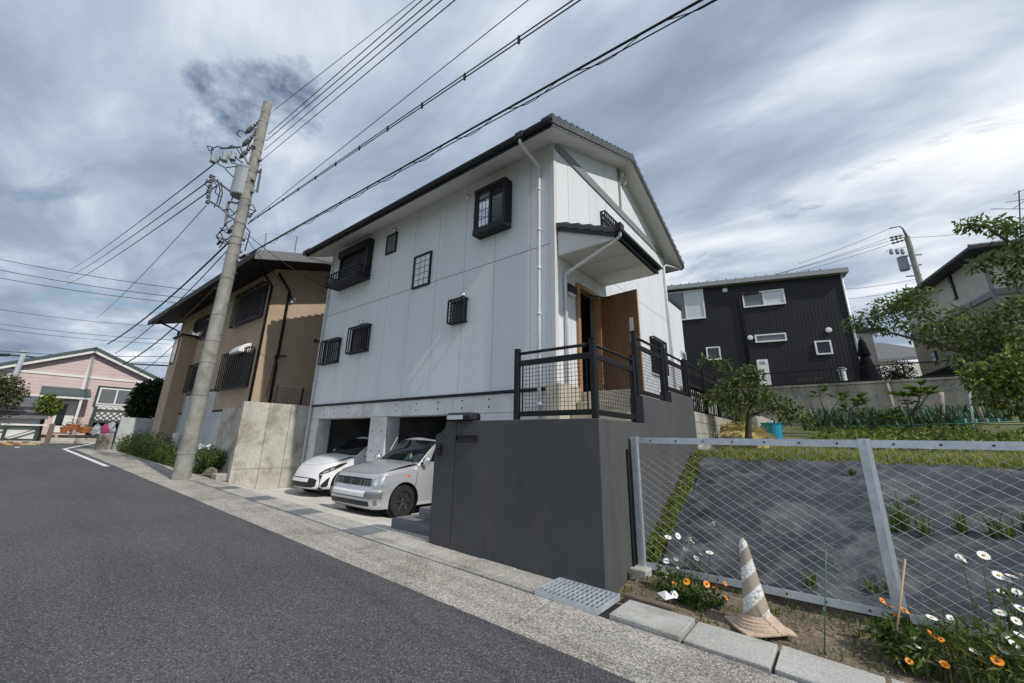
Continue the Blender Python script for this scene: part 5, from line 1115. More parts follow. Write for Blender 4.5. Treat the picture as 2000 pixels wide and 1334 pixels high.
# posts and lines over the vegetable bed
for i, (x0_, y0_, x1_, y1_, Y, m_, r_, lab) in enumerate(((1890,735,1905,865,7.5,'steel',.022,'slim grey post with a line tied to its top among the leeks'),(1905,778,1922,828,8.5,'palebark',.035,'leaning pale wooden post behind the slim grey post'),(1962,755,1993,845,7.0,'palebark',.04,'leaning pale wooden post beside the yellow tub'),(1838,766,1842,830,11.0,'palebark',.06,'pale pipe post standing against the stained retaining wall'))):
    stake('bed_post', lab, at(x1_, y1_, Y=Y), at(x0_, y0_, Y=Y), r_, m_)
o = MB().tube([at(1640,835,Y=7.0), at(2010,823,Y=6.2)], .016, 6).build('green_pole', MT['greenst'], None, smooth=True); tag(o, 'long thin green pole laid level across the vegetable bed', 'pole')
o = MB().tube([at(1830,765,Y=8.5), at(1890,745,Y=7.5)], .008, 4).build('guy_line', MT['wire'], None); tag(o, 'thin line running from the sapling to the slim grey post', 'line')
# ================================================================== BROWN HOUSE
XB, YB = -12.3, -0.83
BH = thing('brown_house', 'brown stucco house with deep dark eaves behind the utility pole', 'house', (-18,3,0.5))
fB = lambda px, py: at(px, py, Y=YB-0.2)
XBL = -24.4
MB().box(XBL, XB, YB, 8.0, 2.45, 7.9).build('wall', MT['brown'], BH)
MB().box(-16.0, XB+0.004, YB-0.01, 7.9, -0.2, 2.42).build('concrete_base', MT['bluconc'], BH)
MB().box(-20.2, -16.003, YB-0.012, 7.9, -0.2, 3.30).build('concrete_base', MT['bluconc'], BH)
MB().box(XBL, -20.203, YB-0.01, 7.9, -0.2, 2.42).build('concrete_base', MT['bluconc'], BH)
for a_, b_, z_ in ((-16.0,XB+.02,2.42),(-20.2,-16.0,3.30),(XBL,-20.2,2.42)): MB().box(a_, b_-.002, YB-.03, YB-.0125, z_, z_+.07).build('base_trim', MT['darkbrown'], BH)
MB().box(-22.0, -20.6, YB-0.62, YB-0.001, 0.3, 6.2).build('bay_column', MT['brown'], BH)
MB().box(-22.1, -20.5, YB-0.70, YB+.1, 6.201, 6.28).build('bay_cap', MT['darkbrown'], BH)
# roof with deep eaves
def brz(y): return 7.50 + 0.30*(min(y, 7.4-y)+2.0)
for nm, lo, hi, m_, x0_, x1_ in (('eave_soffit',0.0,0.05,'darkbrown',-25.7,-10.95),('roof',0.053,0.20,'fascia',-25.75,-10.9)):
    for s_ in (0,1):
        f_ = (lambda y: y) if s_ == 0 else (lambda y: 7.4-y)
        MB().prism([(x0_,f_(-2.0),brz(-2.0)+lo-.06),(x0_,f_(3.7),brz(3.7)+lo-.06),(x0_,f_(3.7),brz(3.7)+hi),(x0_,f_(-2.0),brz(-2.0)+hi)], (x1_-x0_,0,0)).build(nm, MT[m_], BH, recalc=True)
MB().prism([(-25.8,-2.09,7.42),(-25.8,-2.003,7.42),(-25.8,-2.003,7.66),(-25.8,-2.09,7.66)], (14.95,0,0)).build('gutter', MT['darkbrown'], BH, recalc=True)
for f_ in (0,1):
    g_ = (lambda y: y) if f_ == 0 else (lambda y: 7.4-y)
    MB().prism([(-10.895,g_(-2.05),brz(-2.0)-.12),(-10.895,g_(3.7),brz(3.7)-.12),(-10.895,g_(3.7),brz(3.7)+.22),(-10.895,g_(-2.05),brz(-2.0)+.22)], (0.05,0,0)).build('verge_board', MT['fascia2'], BH, recalc=True)
MB().prism([(XB-.3,YB,7.9),(XB-.3,8.0,7.9),(XB-.3,8.0,7.95),(XB-.3,3.7,9.15),(XB-.3,YB,7.95)], (0.3,0,0)).build('gable_wall', MT['brown'], BH, recalc=True)
MB().prism([(XBL,YB,7.9),(XBL,8.0,7.9),(XBL,3.7,9.1)], (0.3,0,0)).build('gable_wall', MT['brown'], BH, recalc=True)
def bgrille(px0, py0, px1, py1, nb, nm='barred_window'):
    a_, b_ = fB(px0, py0), fB(px1, py1); x0_, x1_, z0_, z1_ = a_.x, b_.x, b_.z, a_.z
    w_ = MB().box(x0_, x1_, YB-.05, YB-.001, z0_, z1_).build(nm, MT['blackpl'], BH)
    g_ = MB().box(x0_-.03, x1_+.03, YB-.24, YB-.20, z0_-.06, z0_).box(x0_-.03, x1_+.03, YB-.24, YB-.20, z1_, z1_+.05)
    for xx in (x0_-.03, x1_): g_.box(xx, xx+.03, YB-.2, YB-.052, z0_-.06, z0_); g_.box(xx, xx+.03, YB-.2, YB-.052, z1_, z1_+.05); g_.box(xx, xx+.03, YB-.235, YB-.205, z0_, z1_)
    g_.build('grille_frame', MT['darkbrown'], w_)
    for k in range(1, nb-1):
        xx = x0_+(x1_-x0_)*k/(nb-1); MB().box(xx-.03, xx+.03, YB-.235, YB-.205, z0_, z1_).build('bar', MT['darkbrown'], w_)
bgrille(462,580,502,616,15); bgrille(397,630,413,652,9); bgrille(436,695,473,753,14); bgrille(371,716,384,760,9)
a_, b_ = fB(376,625), fB(390,656); MB().box(a_.x, b_.x, YB-.08, YB-.002, b_.z, a_.z).build('dark_window', MT['blackpl'], BH); MB().box(a_.x+.1, b_.x-.1, YB-.10, YB-.081, b_.z+.1, a_.z-.1).build('pane', MT['glass'], BH)
a_, b_ = at(353,662,Y=YB-.63), at(362,702,Y=YB-.63); MB().box(-21.6, -21.0, YB-.66, YB-.621, b_.z, a_.z).build('slit_window', MT['glass'], BH)
q = fB(471,683); MB().prism([(q.x-.55,YB-.001,q.z-.12),(q.x-.55,YB-.42,q.z-.16),(q.x-.55,YB-.42,q.z-.06),(q.x-.55,YB-.30,q.z+.12),(q.x-.55,YB-.12,q.z+.22),(q.x-.55,YB-.001,q.z+.24)], (1.0,0,0)).build('vent_cowl', MT['white'], BH, bevel=.03, recalc=True)
for x_, y_ in ((XB+.08,YB-.05),(XB+.07,YB+.62)):
    MB().tube([(x_+.25,y_-.6,7.55),(x_,y_,7.05),(x_,y_,0.3)], .05, 8).build('downpipe', MT['darkbrown'], BH, smooth=True)
MB().tube([(XBL-.4,-1.9,7.55),(XBL-.02,YB-.06,7.1),(XBL-.02,YB-.06,0.6)], .06, 8).build('downpipe', MT['black'], BH, smooth=True)
# fittings on the side wall
q = at(562,590,X=XB+.02)
for k, (dy, dz) in enumerate(((0,0),(.12,.05),(.05,.22),(.22,.18))): MB().box(XB+.003, XB+.10, q.y+dy-.04, q.y+dy+.04, q.z+dz-.05, q.z+dz+.05).build('cable_bracket', MT['white'] if k % 2 else MT['blackpl'], BH)
q = at(541,697,X=XB+.05); so_ = MB().box(XB+.003, XB+.14, q.y-.07, q.y+.07, q.z-.04, q.z+.06).build('security_light', MT['blackpl'], BH); MB().obox((XB+.25,q.y+.15,q.z+.03), (.06,.05,0), (.03,-.05,0), (0,0,.03)).build('lamp_head', MT['blackpl'], so_); MB().box(XB+.05, XB+.11, q.y+.0, q.y+.06, q.z-.22, q.z-.041).build('sensor', MT['white'], so_)
MB().tube([(XB+.03,q.y-.05,q.z-.05),(XB+.03,q.y-.07,q.z-.8),(XB+.03,q.y-.12,2.9)], .012, 5).build('cable', MT['cable'], BH)
# side fence between the houses
sf = thing('yard_fence', 'low dark mesh fence on the wall top between the brown and grey houses', 'fence', (-10.4,0,2.5))
for y_ in (-0.75,0.1,0.9): MB().box(-10.45,-10.40,y_-.025,y_+.025,2.4,3.15).build('post', MT['blackpl'], sf)
wm = MB()
for k in range(22): wm.bar((-10.425,-.75+k*.08,2.5),(-10.425,-.75+k*.08,3.08),.008,.008,(0,1,0))
for k in range(7): wm.bar((-10.418,-.75,2.52+k*.09),(-10.418,.95,2.52+k*.09),.008,.008)
wm.build('mesh_panel', MT['blackpl'], sf, kind='stuff')
structure(MB().box(-12.29,-9.67,-1.6,8,-.2,2.38).build('side_passage', MT['oldconc']))
# net frame on the roof
nf = thing('roof_net', 'thin netting frame standing on the roof of the brown house', 'net', (-13,3,8.8))
pts = [at(487,475,Y=0.5), at(520,456,Y=2.2), at(580,462,Y=2.2), at(478,505,Y=0.5), at(515,510,Y=2.2), at(572,525,Y=2.2)]
for a_, b_ in ((1,4),(2,5)): MB().tube([pts[a_], pts[b_]-V((0,0,.4))], .03, 6).build('pole', MT['fascia2'], nf)
for a_, b_ in ((0,1),(1,2)): MB().tube([pts[a_], pts[b_]], .010, 4).build('top_line', MT['fascia2'], nf)
nm_ = MB()
for (a_, b_, c_, d_) in ((0,1,3,4),(1,2,4,5)):
    for k in range(1, 14): nm_.tube([pts[a_].lerp(pts[b_], k/14), pts[c_].lerp(pts[d_], k/14)], .0025, 3, False)
    for k in range(1, 9): nm_.tube([pts[a_].lerp(pts[c_], k/9), pts[b_].lerp(pts[d_], k/9)], .0025, 3, False)
nm_.build('netting', MT['mesh'], nf, kind='stuff')
# entrance items in front of the brown house
gw = thing('garden_wall', 'low pale concrete wall at the far end of the brown house garden', 'wall', (-24,-1.5,.6))
MB().box(-24.72, -24.5, -2.25, -.86, 0.3, 2.30).build('wall', MT['bluconc'], gw)
gp_ = MB().box(-25.2,-24.75,-2.85,-2.3,0.4,1.5).build('stone_gatepost', MT['retain'], None, bevel=.03); tag(gp_, 'short grey concrete post at the corner of the side road', 'post')
bx = MB().box(-13.6,-13.2,-1.02,-.845,1.1,2.2).build('meter_box', MT['bluconc'], None, bevel=.01); tag(bx, 'pale meter box on the concrete base of the brown house', 'meter box')
p_ = at(460,815,Y=-1.3); ep = thing('entrance_panel', 'white edged house entry panel behind the wing wall', 'panel', (p_.x,-1.3,1.2)); MB().box(p_.x-.28,p_.x+.28,-1.36,-1.28,1.15,2.22).build('board', MT['bluconc'], ep); MB().box(p_.x+.281,p_.x+.36,-1.38,-1.27,1.1,2.25).build('edge', MT['white'], ep); MB().box(p_.x-.15,p_.x+.05,-1.375,-1.361,1.75,2.05).build('intercom', MT['blackpl'], ep)
gm_ = thing('gas_meter', 'small white gas meter with pipe at the brown house wall', 'gas meter', (-17.0,-1.0,.6)); q = at(343,855,Y=-1.05); MB().box(q.x-.16,q.x+.16,-1.15,-.95,q.z-.15,q.z+.2).build('meter_body', MT['white'], gm_, bevel=.03); MB().tube([(q.x+.2,-1.05,q.z+.1),(q.x+.22,-1.05,.4)],.03,6).build('pipe', MT['white'], gm_)
st_ = thing('garden_bench', 'white slatted bench behind the shrubs by the utility pole', 'bench', (-14,-1.4,.4)); q = at(400,870,Y=-1.35)
for k in range(3): MB().box(q.x-.7,q.x+.5,-1.42,-1.36,q.z-.06-k*.17,q.z+.02-k*.17).build('slat', MT['white'], st_)
for dx_ in (-.6,.4): MB().box(q.x+dx_-.04,q.x+dx_+.04,-1.355,-1.30,.3,q.z+.05).build('leg', MT['white'], st_)
sb = MB().box(-10.15,-9.68,-2.2,-1.75,.1,.48).build('stone_step', MT['oldconc'], None, bevel=.015); tag(sb, 'squared stone step beside the foot of the wing wall', 'step')
for i, (px, py, lab) in enumerate(((410,928,'rough dark rock between the shrubs and the stone step'),)):
    rnd = random.Random(60+i); q = at(px, py, Y=-2.0); mb = MB().lathe((q.x,q.y,.32), [(.16,0),(.22,.08),(.18,.18),(.08,.25),(0,.26)], 9)
    mb.v = [tuple(V(p)+rv(rnd)*.03) for p in mb.v]; o = mb.build('garden_rock', MT['retain'], None); tag(o, lab, 'rock')
structure(MB().box(-24.5,-9.67,-2.24,-.84,-.3,.3).build('planting_bed', MT['soil'], None))
def shrub(name, label, cl, seed, lm='leafs', sz=.10, grp=None):
    c0 = cl[0][0]; return tree(name, label, (c0.x, c0.y, .3), [], cl, lm, sz, seed=seed, grp=grp, cat='shrub', up=.6)
def hedge(pxs, Y, n_=520): return [(at(px, py, Y=Y), r_, int(n_*k), (1.1,.9,.8)) for px, py, r_, k in pxs]
shrub('leafy_shrub', 'dark green spreading shrubs between the low wall and the utility pole', hedge([(252,866,.6,1.4),(272,864,.7,1.6),(292,868,.7,1.6),(312,874,.6,1.5),(330,886,.45,1.1),(300,890,.5,1.1),(275,884,.55,1.1),(335,903,.28,.6),(248,878,.45,.8),(318,893,.4,.9)], -1.8), 61)
shrub('leafy_shrub', 'compact green shrub on the wing wall side of the utility pole', hedge([(395,890,.32,1.2),(415,888,.32,1.2),(432,893,.28,1.0),(400,908,.28,1.0),(422,908,.26,.9),(390,915,.2,.6)], -1.7), 62, sz=.08)

# ================================================================== UTILITY POLE AND WIRES
PX, PYp = -10.25, -2.85
UP = thing('utility_pole', 'tall concrete utility pole with transformer standing at the kerb', 'utility pole', (PX,PYp,.3))
MB().lathe((PX,PYp,0.1), [(.215,0),(.21,.3),(.19,4),(.165,8),(.142,12.6),(.138,12.9),(0,12.91)], 24).build('pole', MT['polec'], UP, smooth=False)
MB().lathe((PX,PYp,0.25), [(.219,0),(.219,.28),(.214,.28)], 24).build('base_sleeve', MT['polec'], UP)
for z_ in (1.0,2.6,3.55,4.2,5.0,6.2,7.0,7.35,7.6,8.1,9.0,9.6,10.05,10.9,11.3,12.1,12.5):
    r_ = .217-(z_)*.0062; MB().lathe((PX,PYp,z_), [(r_,0),(r_+.008,.005),(r_+.008,.045),(r_,.05)], 20).build('band', MT['fascia2'] if z_ > 7 else MT['polec'], UP)
for k in range(16):
    z_ = 4.4+k*.5; a_ = k*math.pi + .6; r_ = .21-z_*.006; d = V((math.cos(a_), math.sin(a_), 0)); MB().tube([V((PX,PYp,z_))+d*(r_-.03), V((PX,PYp,z_))+d*(r_+.14)], .011, 6).build('step_bolt', MT['fascia2'], UP)
hf = V((FW.x, FW.y, 0)).normalized()
def pp(px, py, off=0.0):
    q = ray(px, py); t = ((V((PX,PYp,0))-CAM).dot(hf) + off)/q.dot(hf); return CAM + q*t
tp, tb_ = pp(484,318), pp(466,384)
ctr = (tp+tb_)/2
MB().lathe((ctr.x,ctr.y,tb_.z), [(.0,0),(.26,.0),(.275,.04),(.275,1.0),(.29,1.01),(.29,1.05),(.24,1.12),(0,1.15)], 20).build('transformer', MT['trans'], UP)
for k in range(3):
    a_ = k*.7+2.6; p = V((ctr.x+.17*math.cos(a_), ctr.y+.17*math.sin(a_), tb_.z+1.12)); MB().lathe(p, [(.03,0),(.055,.05),(.03,.08),(.05,.12),(.025,.16),(.0,.25)], 8).build('bushing', MT['insul'], UP)
for z_ in (.15,.9): MB().bar((ctr.x,ctr.y,tb_.z+z_), (PX,PYp,tb_.z+z_), .10, .08).build('hanger', MT['fascia2'], UP)
# arms and rigid fittings traced in the plane of the pole
for (pts, r_, nm, m_) in (([(520,222),(505,288)], .045, 'strain_arm', 'polesteel'), ([(412,345),(458,380)], .04, 'low_arm', 'polesteel'), ([(410,393),(430,405),(458,430)], .04, 'low_arm', 'polesteel'), ([(414,342),(407,398)], .035, 'rack_post', 'polesteel'),
                          ([(446,396),(440,440)], .05, 'fuse_tube', 'polesteel'), ([(446,394),(470,398)], .035, 'bracket', 'polesteel'), ([(510,330),(502,375)], .04, 'cable_guard', 'polesteel'), ([(424,462),(452,477)], .03, 'bracket', 'polesteel'), ([(430,290),(470,287)], .04, 'cutout_arm', 'polesteel'), ([(470,290),(485,322)], .03, 'cutout_arm', 'polesteel')):
    MB().tube([pp(*p) for p in pts], r_, 6).build(nm, MT[m_], UP)
for (x_, y_) in ((418,300),(440,298),(456,296)): 
    p = pp(x_, y_+8); MB().lathe((p.x,p.y,p.z-.2), [(.06,0),(.10,.02),(.10,.34),(.06,.38),(0,.40)], 8, (-.1,0,1)).build('cutout_switch', MT['trans'], UP)
for (x0_, y0_, x1_, y1_) in ((512,232,478,262),(505,255,472,287),(497,281,467,310)):
    a_, b_ = pp(x0_, y0_), pp(x1_, y1_); ax = (b_-a_); L_ = ax.length
    MB().lathe(a_, [(.02,0),(.03,.1*L_),(.06,.15*L_),(.03,.2*L_),(.06,.27*L_),(.03,.32*L_),(.06,.4*L_),(.035,.48*L_),(.07,.55*L_),(.08,.8*L_),(.03,.95*L_),(.01,L_)], 8, ax).build('strain_insulator', MT['insul'], UP)
for k in range(6):
    p = pp(413-k*1.5, 345+k*10); MB().lathe((p.x,p.y,p.z-.06), [(.02,0),(.07,.02),(.05,.06),(.07,.10),(.02,.13)], 8).build('spool_insulator', MT['insul'], UP)
rnd = random.Random(77)
def loop(pts, r_=.018): MB().tube([pp(*p, off=rnd.uniform(-.1,.1)) for p in pts], r_, 5).build('jumper_cable', MT['cable'], UP, smooth=True)
for pts in ([(416,288),(405,285),(408,294),(418,292)], [(430,305),(425,320),(440,328),(460,325)], [(445,305),(452,318),(470,322)], [(455,300),(465,312),(475,318)], [(425,350),(430,372),(424,395),(418,405)], [(432,356),(434,378),(428,400)], [(440,440),(430,452),(436,466),(452,470)], [(452,430),(440,438),(448,450),(462,444)], [(478,402),(494,400),(500,412),(490,418),(480,412)], [(485,408),(498,412),(488,424)], [(436,410),(450,408),(458,418),(445,425)], [(425,465),(432,475),(450,462),(470,455)], [(466,512),(455,508),(448,516),(458,530)], [(490,340),(492,370),(484,400),(478,430)], [(500,300),(498,340),(488,390)], [(440,330),(455,345),(470,352)], [(430,445),(442,455),(455,440),(470,436)], [(405,350),(400,360),(408,366),(402,378),(410,386)], [(416,352),(424,362),(420,376),(430,384)], [(455,420),(462,412),(475,418),(468,430),(456,428)], [(460,470),(448,478),(436,474),(428,484)], [(428,470),(422,462),(430,452),(444,448)], [(470,268),(462,262),(468,254),(478,258)], [(420,305),(412,300),(414,290),(424,286),(436,288)], [(445,290),(452,284),(462,288),(468,300)], [(478,442),(488,452),(484,470),(478,490)], [(462,350),(458,372),(452,392)], [(500,250),(494,268),(486,282),(478,300)]): loop(pts)
for (x0_, y0_, x1_, y1_, r_) in ((474,434,445,456,.045),(470,440,452,462,.035),(480,498,468,505,.05),(432,470,424,478,.04)): MB().tube([pp(x0_, y0_), pp(x1_, y1_)], r_, 6).build('cable_clamp', MT['cable'], UP)
for k in range(11):
    z_ = 7.2+k*.42; a_ = rnd.uniform(0,6.28); MB().box(PX+.2*math.cos(a_)-.05, PX+.2*math.cos(a_)+.05, PYp+.2*math.sin(a_)-.05, PYp+.2*math.sin(a_)+.05, z_, z_+.08).build('bracket', MT['fascia2'], UP)
def sagline(a_, b_, sag=0.0, n_=14): 
    return [a_.lerp(b_, k/n_) - V((0,0,sag*4*(k/n_)*(1-k/n_))) for k in range(n_+1)]
def wire(a_, b_, r_, sag, label, grp, name='power_line', m_='cable'):
    o = MB().tube(sagline(a_, b_, sag), r_, 5, False).build(name, MT[m_], None, smooth=True); return tag(o, label, 'cable', grp)
g1 = iter(o_ + ' of the five power lines strung over the road from the transformer pole' for o_ in ('uppermost', 'second highest', 'middle one', 'second lowest', 'lowest'))
G1 = 'power lines strung along the road from the pole'
lab = 'power line strung high over the road from the top of the transformer pole'
for (x0_, y0_, x1_, y1_, r_, Y_) in ((533,217,808,2,.009,-2.5),(524,262,822,2,.011,-2.8),(520,275,842,2,.011,-3.1),(516,293,860,2,.010,-3.4),(512,312,886,2,.009,-3.7)):
    lab = next(g1)
    a_ = pp(x0_, y0_); b_ = at(x1_, y1_, Y=Y_); wire(a_, a_+(b_-a_)*2.6, r_, 0.0, lab, G1)
for (x0_, y0_, x1_, y1_, r_) in ((488,432,1029,2,.008),):
    a_ = pp(x0_, y0_); b_ = at(x1_, y1_, Y=-2.6); wire(a_, a_+(b_-a_)*2.2, r_, 0.0, 'single thin service line strung over the road below the bundle of power lines', None)
a_, b_ = pp(484,436), at(1116,2,Y=-3.4)
tw = thing('twin_cable', 'pair of thin cables joined by spacers running over the road from the pole', 'cable', a_)
for dz_ in (0,.10): MB().tube([a_-V((0,0,dz_*.3)), a_+(b_-a_)*2.2-V((0,0,dz_*1.3))], .009, 5, False).build('conductor', MT['cable'], tw, smooth=True)
for k in range(1, 20): 
    p = a_+(b_-a_)*(k*.085); MB().box(p.x-.014,p.x+.014,p.y-.014,p.y+.014,p.z-.05-.10*(k*.085)*.62,p.z+.012).build('spacer', MT['cable'], tw)
a_, b_ = pp(476,501), at(1366,2,Y=-3.0)
tc_ = thing('telephone_cable', 'thick black telephone cable with a looping lashing wire low over the road', 'cable', a_); dv_ = b_-a_
MB().tube([a_, a_+dv_*2.0], .016, 6, False).build('main_cable', MT['cable'], tc_, smooth=True)
MB().tube([a_-V((0,0,.02)), a_+dv_*2.0-V((0,0,.16))], .008, 5, False).build('lower_cable', MT['cable'], tc_, smooth=True)
MB().tube([a_+dv_*(k/170*2.0)-V((0,0,.055+.06*math.sin(k*.9))) for k in range(171)], .006, 4, False).build('lashing_wire', MT['cable'], tc_, smooth=True)
# lines running away to the left
g2 = iter(('upper', 'middle', 'lower'))
G2 = 'power lines running down to the crossing street'
for (x0_, y0_, x1_, y1_) in ((432,310,135,527),(420,345,128,543),(425,362,130,555)):
    a_ = pp(x0_, y0_); b_ = at(x1_, y1_, Y=-3.4); wire(a_, b_, .022, .5, next(g2) + ' of three heavy lines falling from the pole arms to the crossing street', G2)
wire(pp(404,400), at(188,622,Y=-3.2), .012, .3, 'thin line with a small joint box sloping from the pole arm towards the pink house', None)
for (x0_, y0_, x1_, y1_, r_, lb) in ((470,450,210,672,.03,'dark bundled cable sloping from the pole towards the pink house roof'),(452,480,225,690,.016,'slim cable beside the bundled cable towards the pink house'),(460,520,240,712,.022,'black drop cable passing under the brown house eaves'),(440,560,260,735,.010,'faint low cable in front of the brown house')):
    a_ = pp(x0_, y0_); b_ = at(x1_, y1_, Y=-3.3); wire(a_, b_, r_, .4, lb, None, 'drop_cable')
for (x0_, y0_, x1_, y1_, lb) in ((478,460,562,560,'service cable from the pole to the bracket on the tan side wall'),(480,455,640,590,'service cable from the pole passing towards the grey house corner')):
    a_ = pp(x0_, y0_); b_ = at(x1_, y1_, X=XB+.1) if x1_ < 600 else V((XL-.02,-.02,6.6)); wire(a_, b_, .010, .12, lb, None, 'service_cable')
g3 = iter(('first', 'second', 'third', 'fourth', 'fifth', 'sixth', 'seventh', 'eighth'))
G3 = 'lines of the crossing street beyond the pink house'
for (x0_, y0_, x1_, y1_, r_) in ((-60,494,392,569,.03),(-60,515,360,582,.03),(-60,531,350,592,.03),(-60,594,300,637,.02),(-60,624,340,664,.02),(-60,634,330,672,.02),(-60,680,330,696,.03),(-60,690,330,708,.02)):
    wire(at(x0_, y0_, d=42), at(x1_, y1_, d=42), r_, .3, next(g3) + ' of eight crossing street lines behind the pink house, counted from the top', G3)
cc = thing('street_cable', 'thick black cable crossing in front of the pink house gable', 'cable', at(100,705,d=30))
MB().tube([at(-60,690,d=30), at(15,693,d=30), at(150,705,d=30), at(340,715,d=30)], .05, 6, False).build('cable', MT['cable'], cc, smooth=True); MB().tube([at(95,699,d=30), at(210,706,d=30)], .085, 6).build('splice_sleeve', MT['cable'], cc, smooth=True)
MB().tube([at(-60,692,d=30), at(18,693,d=30)], .10, 6).build('splice_sleeve', MT['cable'], cc, smooth=True)

# ================================================================== PINK HOUSE
PKX = -34.0
PK = thing('pink_house', 'pink clapboard house with white trimmed gable across the junction', 'house', (-36,-3,1.1))
def pk(px, py): return at(px, py, X=PKX)
ap, er, el_ = pk(185,685), pk(315,748), pk(0,716)
yA, zA = ap.y, ap.z
sl_r = (ap.z-er.z)/(er.y-ap.y); yl = -11.0; sl_l = (ap.z-el_.z)/(ap.y-el_.y)
zG = 1.0
MB().prism([(PKX,yl,zG),(PKX,er.y-.25,zG),(PKX,er.y-.25,er.z-.05),(PKX,yA,zA-.12),(PKX,yl,zA-.12-sl_l*(yA-yl))], (-9,0,0)).build('wall', MT['pink'], PK, recalc=True)
n_ = 22
for k in range(n_):
    z_ = 1.95+k*.21
    ylo = yl; yhi = er.y-.26
    if z_ > er.z-.25: yhi = yA+(zA-.25-z_)/sl_r; ylo = max(yl, yA-(zA-.25-z_)/sl_l)
    if yhi-ylo > .3: MB().prism([(PKX+.002,ylo,z_),(PKX+.013,ylo,z_),(PKX+.004,ylo,z_+.205),(PKX+.002,ylo,z_+.205)], (0,yhi-ylo,0)).build('clapboard', MT['pink'], PK, recalc=True)
for (y0_, z0_, y1_, z1_) in ((yA,zA,er.y+.25,er.z-sl_r*.25),(yA,zA,yl-.3,zA-sl_l*(yA-yl+.3))):
    MB().prism([(PKX+.30,y0_,z0_-.18),(PKX+.30,y1_,z1_-.18),(PKX+.30,y1_,z1_+.02),(PKX+.30,y0_,z0_+.02)], (.06,0,0)).build('barge_board', MT['whitew'], PK, recalc=True)
    MB().prism([(PKX+.42,y0_,z0_+.021),(PKX+.42,y1_,z1_+.021),(PKX+.42,y1_,z1_+.20),(PKX+.42,y0_,z0_+.20)], (-10,0,0)).build('roof', MT['greenroof'], PK, recalc=True)
MB().box(PKX+.024, PKX+.05, yl, er.y-.3, 4.92, 5.08).build('belt_board', MT['whitew'], PK)
MB().box(PKX+.052, PKX+.075, yA-.09, yA+.09, 3.7, zA-.3).build('gable_board', MT['whitew'], PK)
MB().box(PKX+.024, PKX+.06, er.y-.42, er.y-.24, 2.0, er.z-.2).build('corner_board', MT['whitew'], PK)
a_, b_ = pk(196,757), pk(255,793)
w_ = MB().box(PKX+.03, PKX+.10, a_.y-.12, b_.y+.12, b_.z-.12, a_.z+.12).build('window', MT['greenw'], PK); frm = MB().box(PKX+.101, PKX+.13, a_.y, b_.y, b_.z, a_.z).build('frame', MT['whitew'], w_)
ym = (a_.y+b_.y)/2
for y0_, y1_ in ((a_.y+.08,ym-.04),(ym+.04,b_.y-.08)): MB().box(PKX+.131, PKX+.14, y0_, y1_, b_.z+.08, a_.z-.08).build('pane', MT['glassm'], w_)
a_, b_ = pk(42,772), pk(73,790)
w_ = MB().box(PKX+.03, PKX+.10, a_.y-.1, b_.y+.1, b_.z-.1, a_.z+.1).build('window', MT['whitew'], PK); MB().box(PKX+.101, PKX+.11, a_.y, b_.y, b_.z, a_.z).build('pane', MT['glassm'], w_)
# porch roof and door
a_, b_ = pk(80,760), pk(173,775)
pr_ = MB()
MB().prism([(PKX+.03,a_.y,a_.z+.1),(PKX+1.1,a_.y,a_.z-.40),(PKX+1.1,a_.y,a_.z-.30),(PKX+.03,a_.y,a_.z+.2)], (0,b_.y-a_.y,0)).build('porch_roof', MT['greenroof'], PK, recalc=True)
MB().box(PKX+1.02, PKX+1.10, a_.y, b_.y, a_.z-.52, a_.z-.405).build('porch_beam', MT['whitew'], PK)
for px in (152,): q = pk(px, 790); MB().box(PKX+.95, PKX+1.05, q.y-.06, q.y+.06, 1.3, a_.z-.53).build('porch_post', MT['whitew'], PK)
a_, b_ = pk(115,782), pk(133,832); d_ = MB().box(PKX+.03, PKX+.08, a_.y, b_.y+.1, 1.5, a_.z).build('door', MT['whitew'], PK); MB().box(PKX+.081, PKX+.09, a_.y+.1, a_.y+.45, 1.9, a_.z-.2).build('pane', MT['glass'], d_)
MB().tube([at(48,690,X=PKX+.4), at(28,735,X=PKX+.4)], .12, 8).build('flue_pipe', MT['steel'], PK)
ch = MB().lathe(at(48,688,X=PKX+.4), [(.2,0),(.2,.08),(0,.1)], 8).build('flue_cap', MT['steel'], PK)
# steps with pots
sp_ = thing('stone_steps', 'wide grey stone steps leading to the pink house door', 'steps', (-32.5,-3.4,1.0))
for k in range(3): MB().box(-33.9, -32.0-k*.0-(.5*k if k else 0), -4.6, -1.3, .85+k*.17, .85+(k+1)*.17).build('step', MT['oldconc'], sp_)
structure(MB().box(-34.2,-31.6,-11.5,-1.0,.5,.86).build('brick_path', MT['terracotta'], None))
for i, (px, py) in enumerate(((140,832),(147,833),(157,838),(163,840),(126,838),(133,836),(170,838))):
    q = at(px, py, X=-32.6); t_ = thing('flower_pot', 'terracotta plant pot standing on the steps of the pink house', 'plant pot', (q.x,q.y,q.z-.2), 0, 'pots on the pink house steps')
    MB().lathe((q.x,q.y,q.z-.2), [(.13,0),(.2,.26),(.22,.26),(.22,.32),(.18,.32),(.17,.28),(0,.27)], 10).build('pot', MT['terracotta'], t_)
    rnd = random.Random(90+i); lf = MB(); clump(lf, rnd, (q.x,q.y,q.z+.2), .18, 26, .1, .05); lf.build('plant', MT['leafs'], t_, kind='stuff')
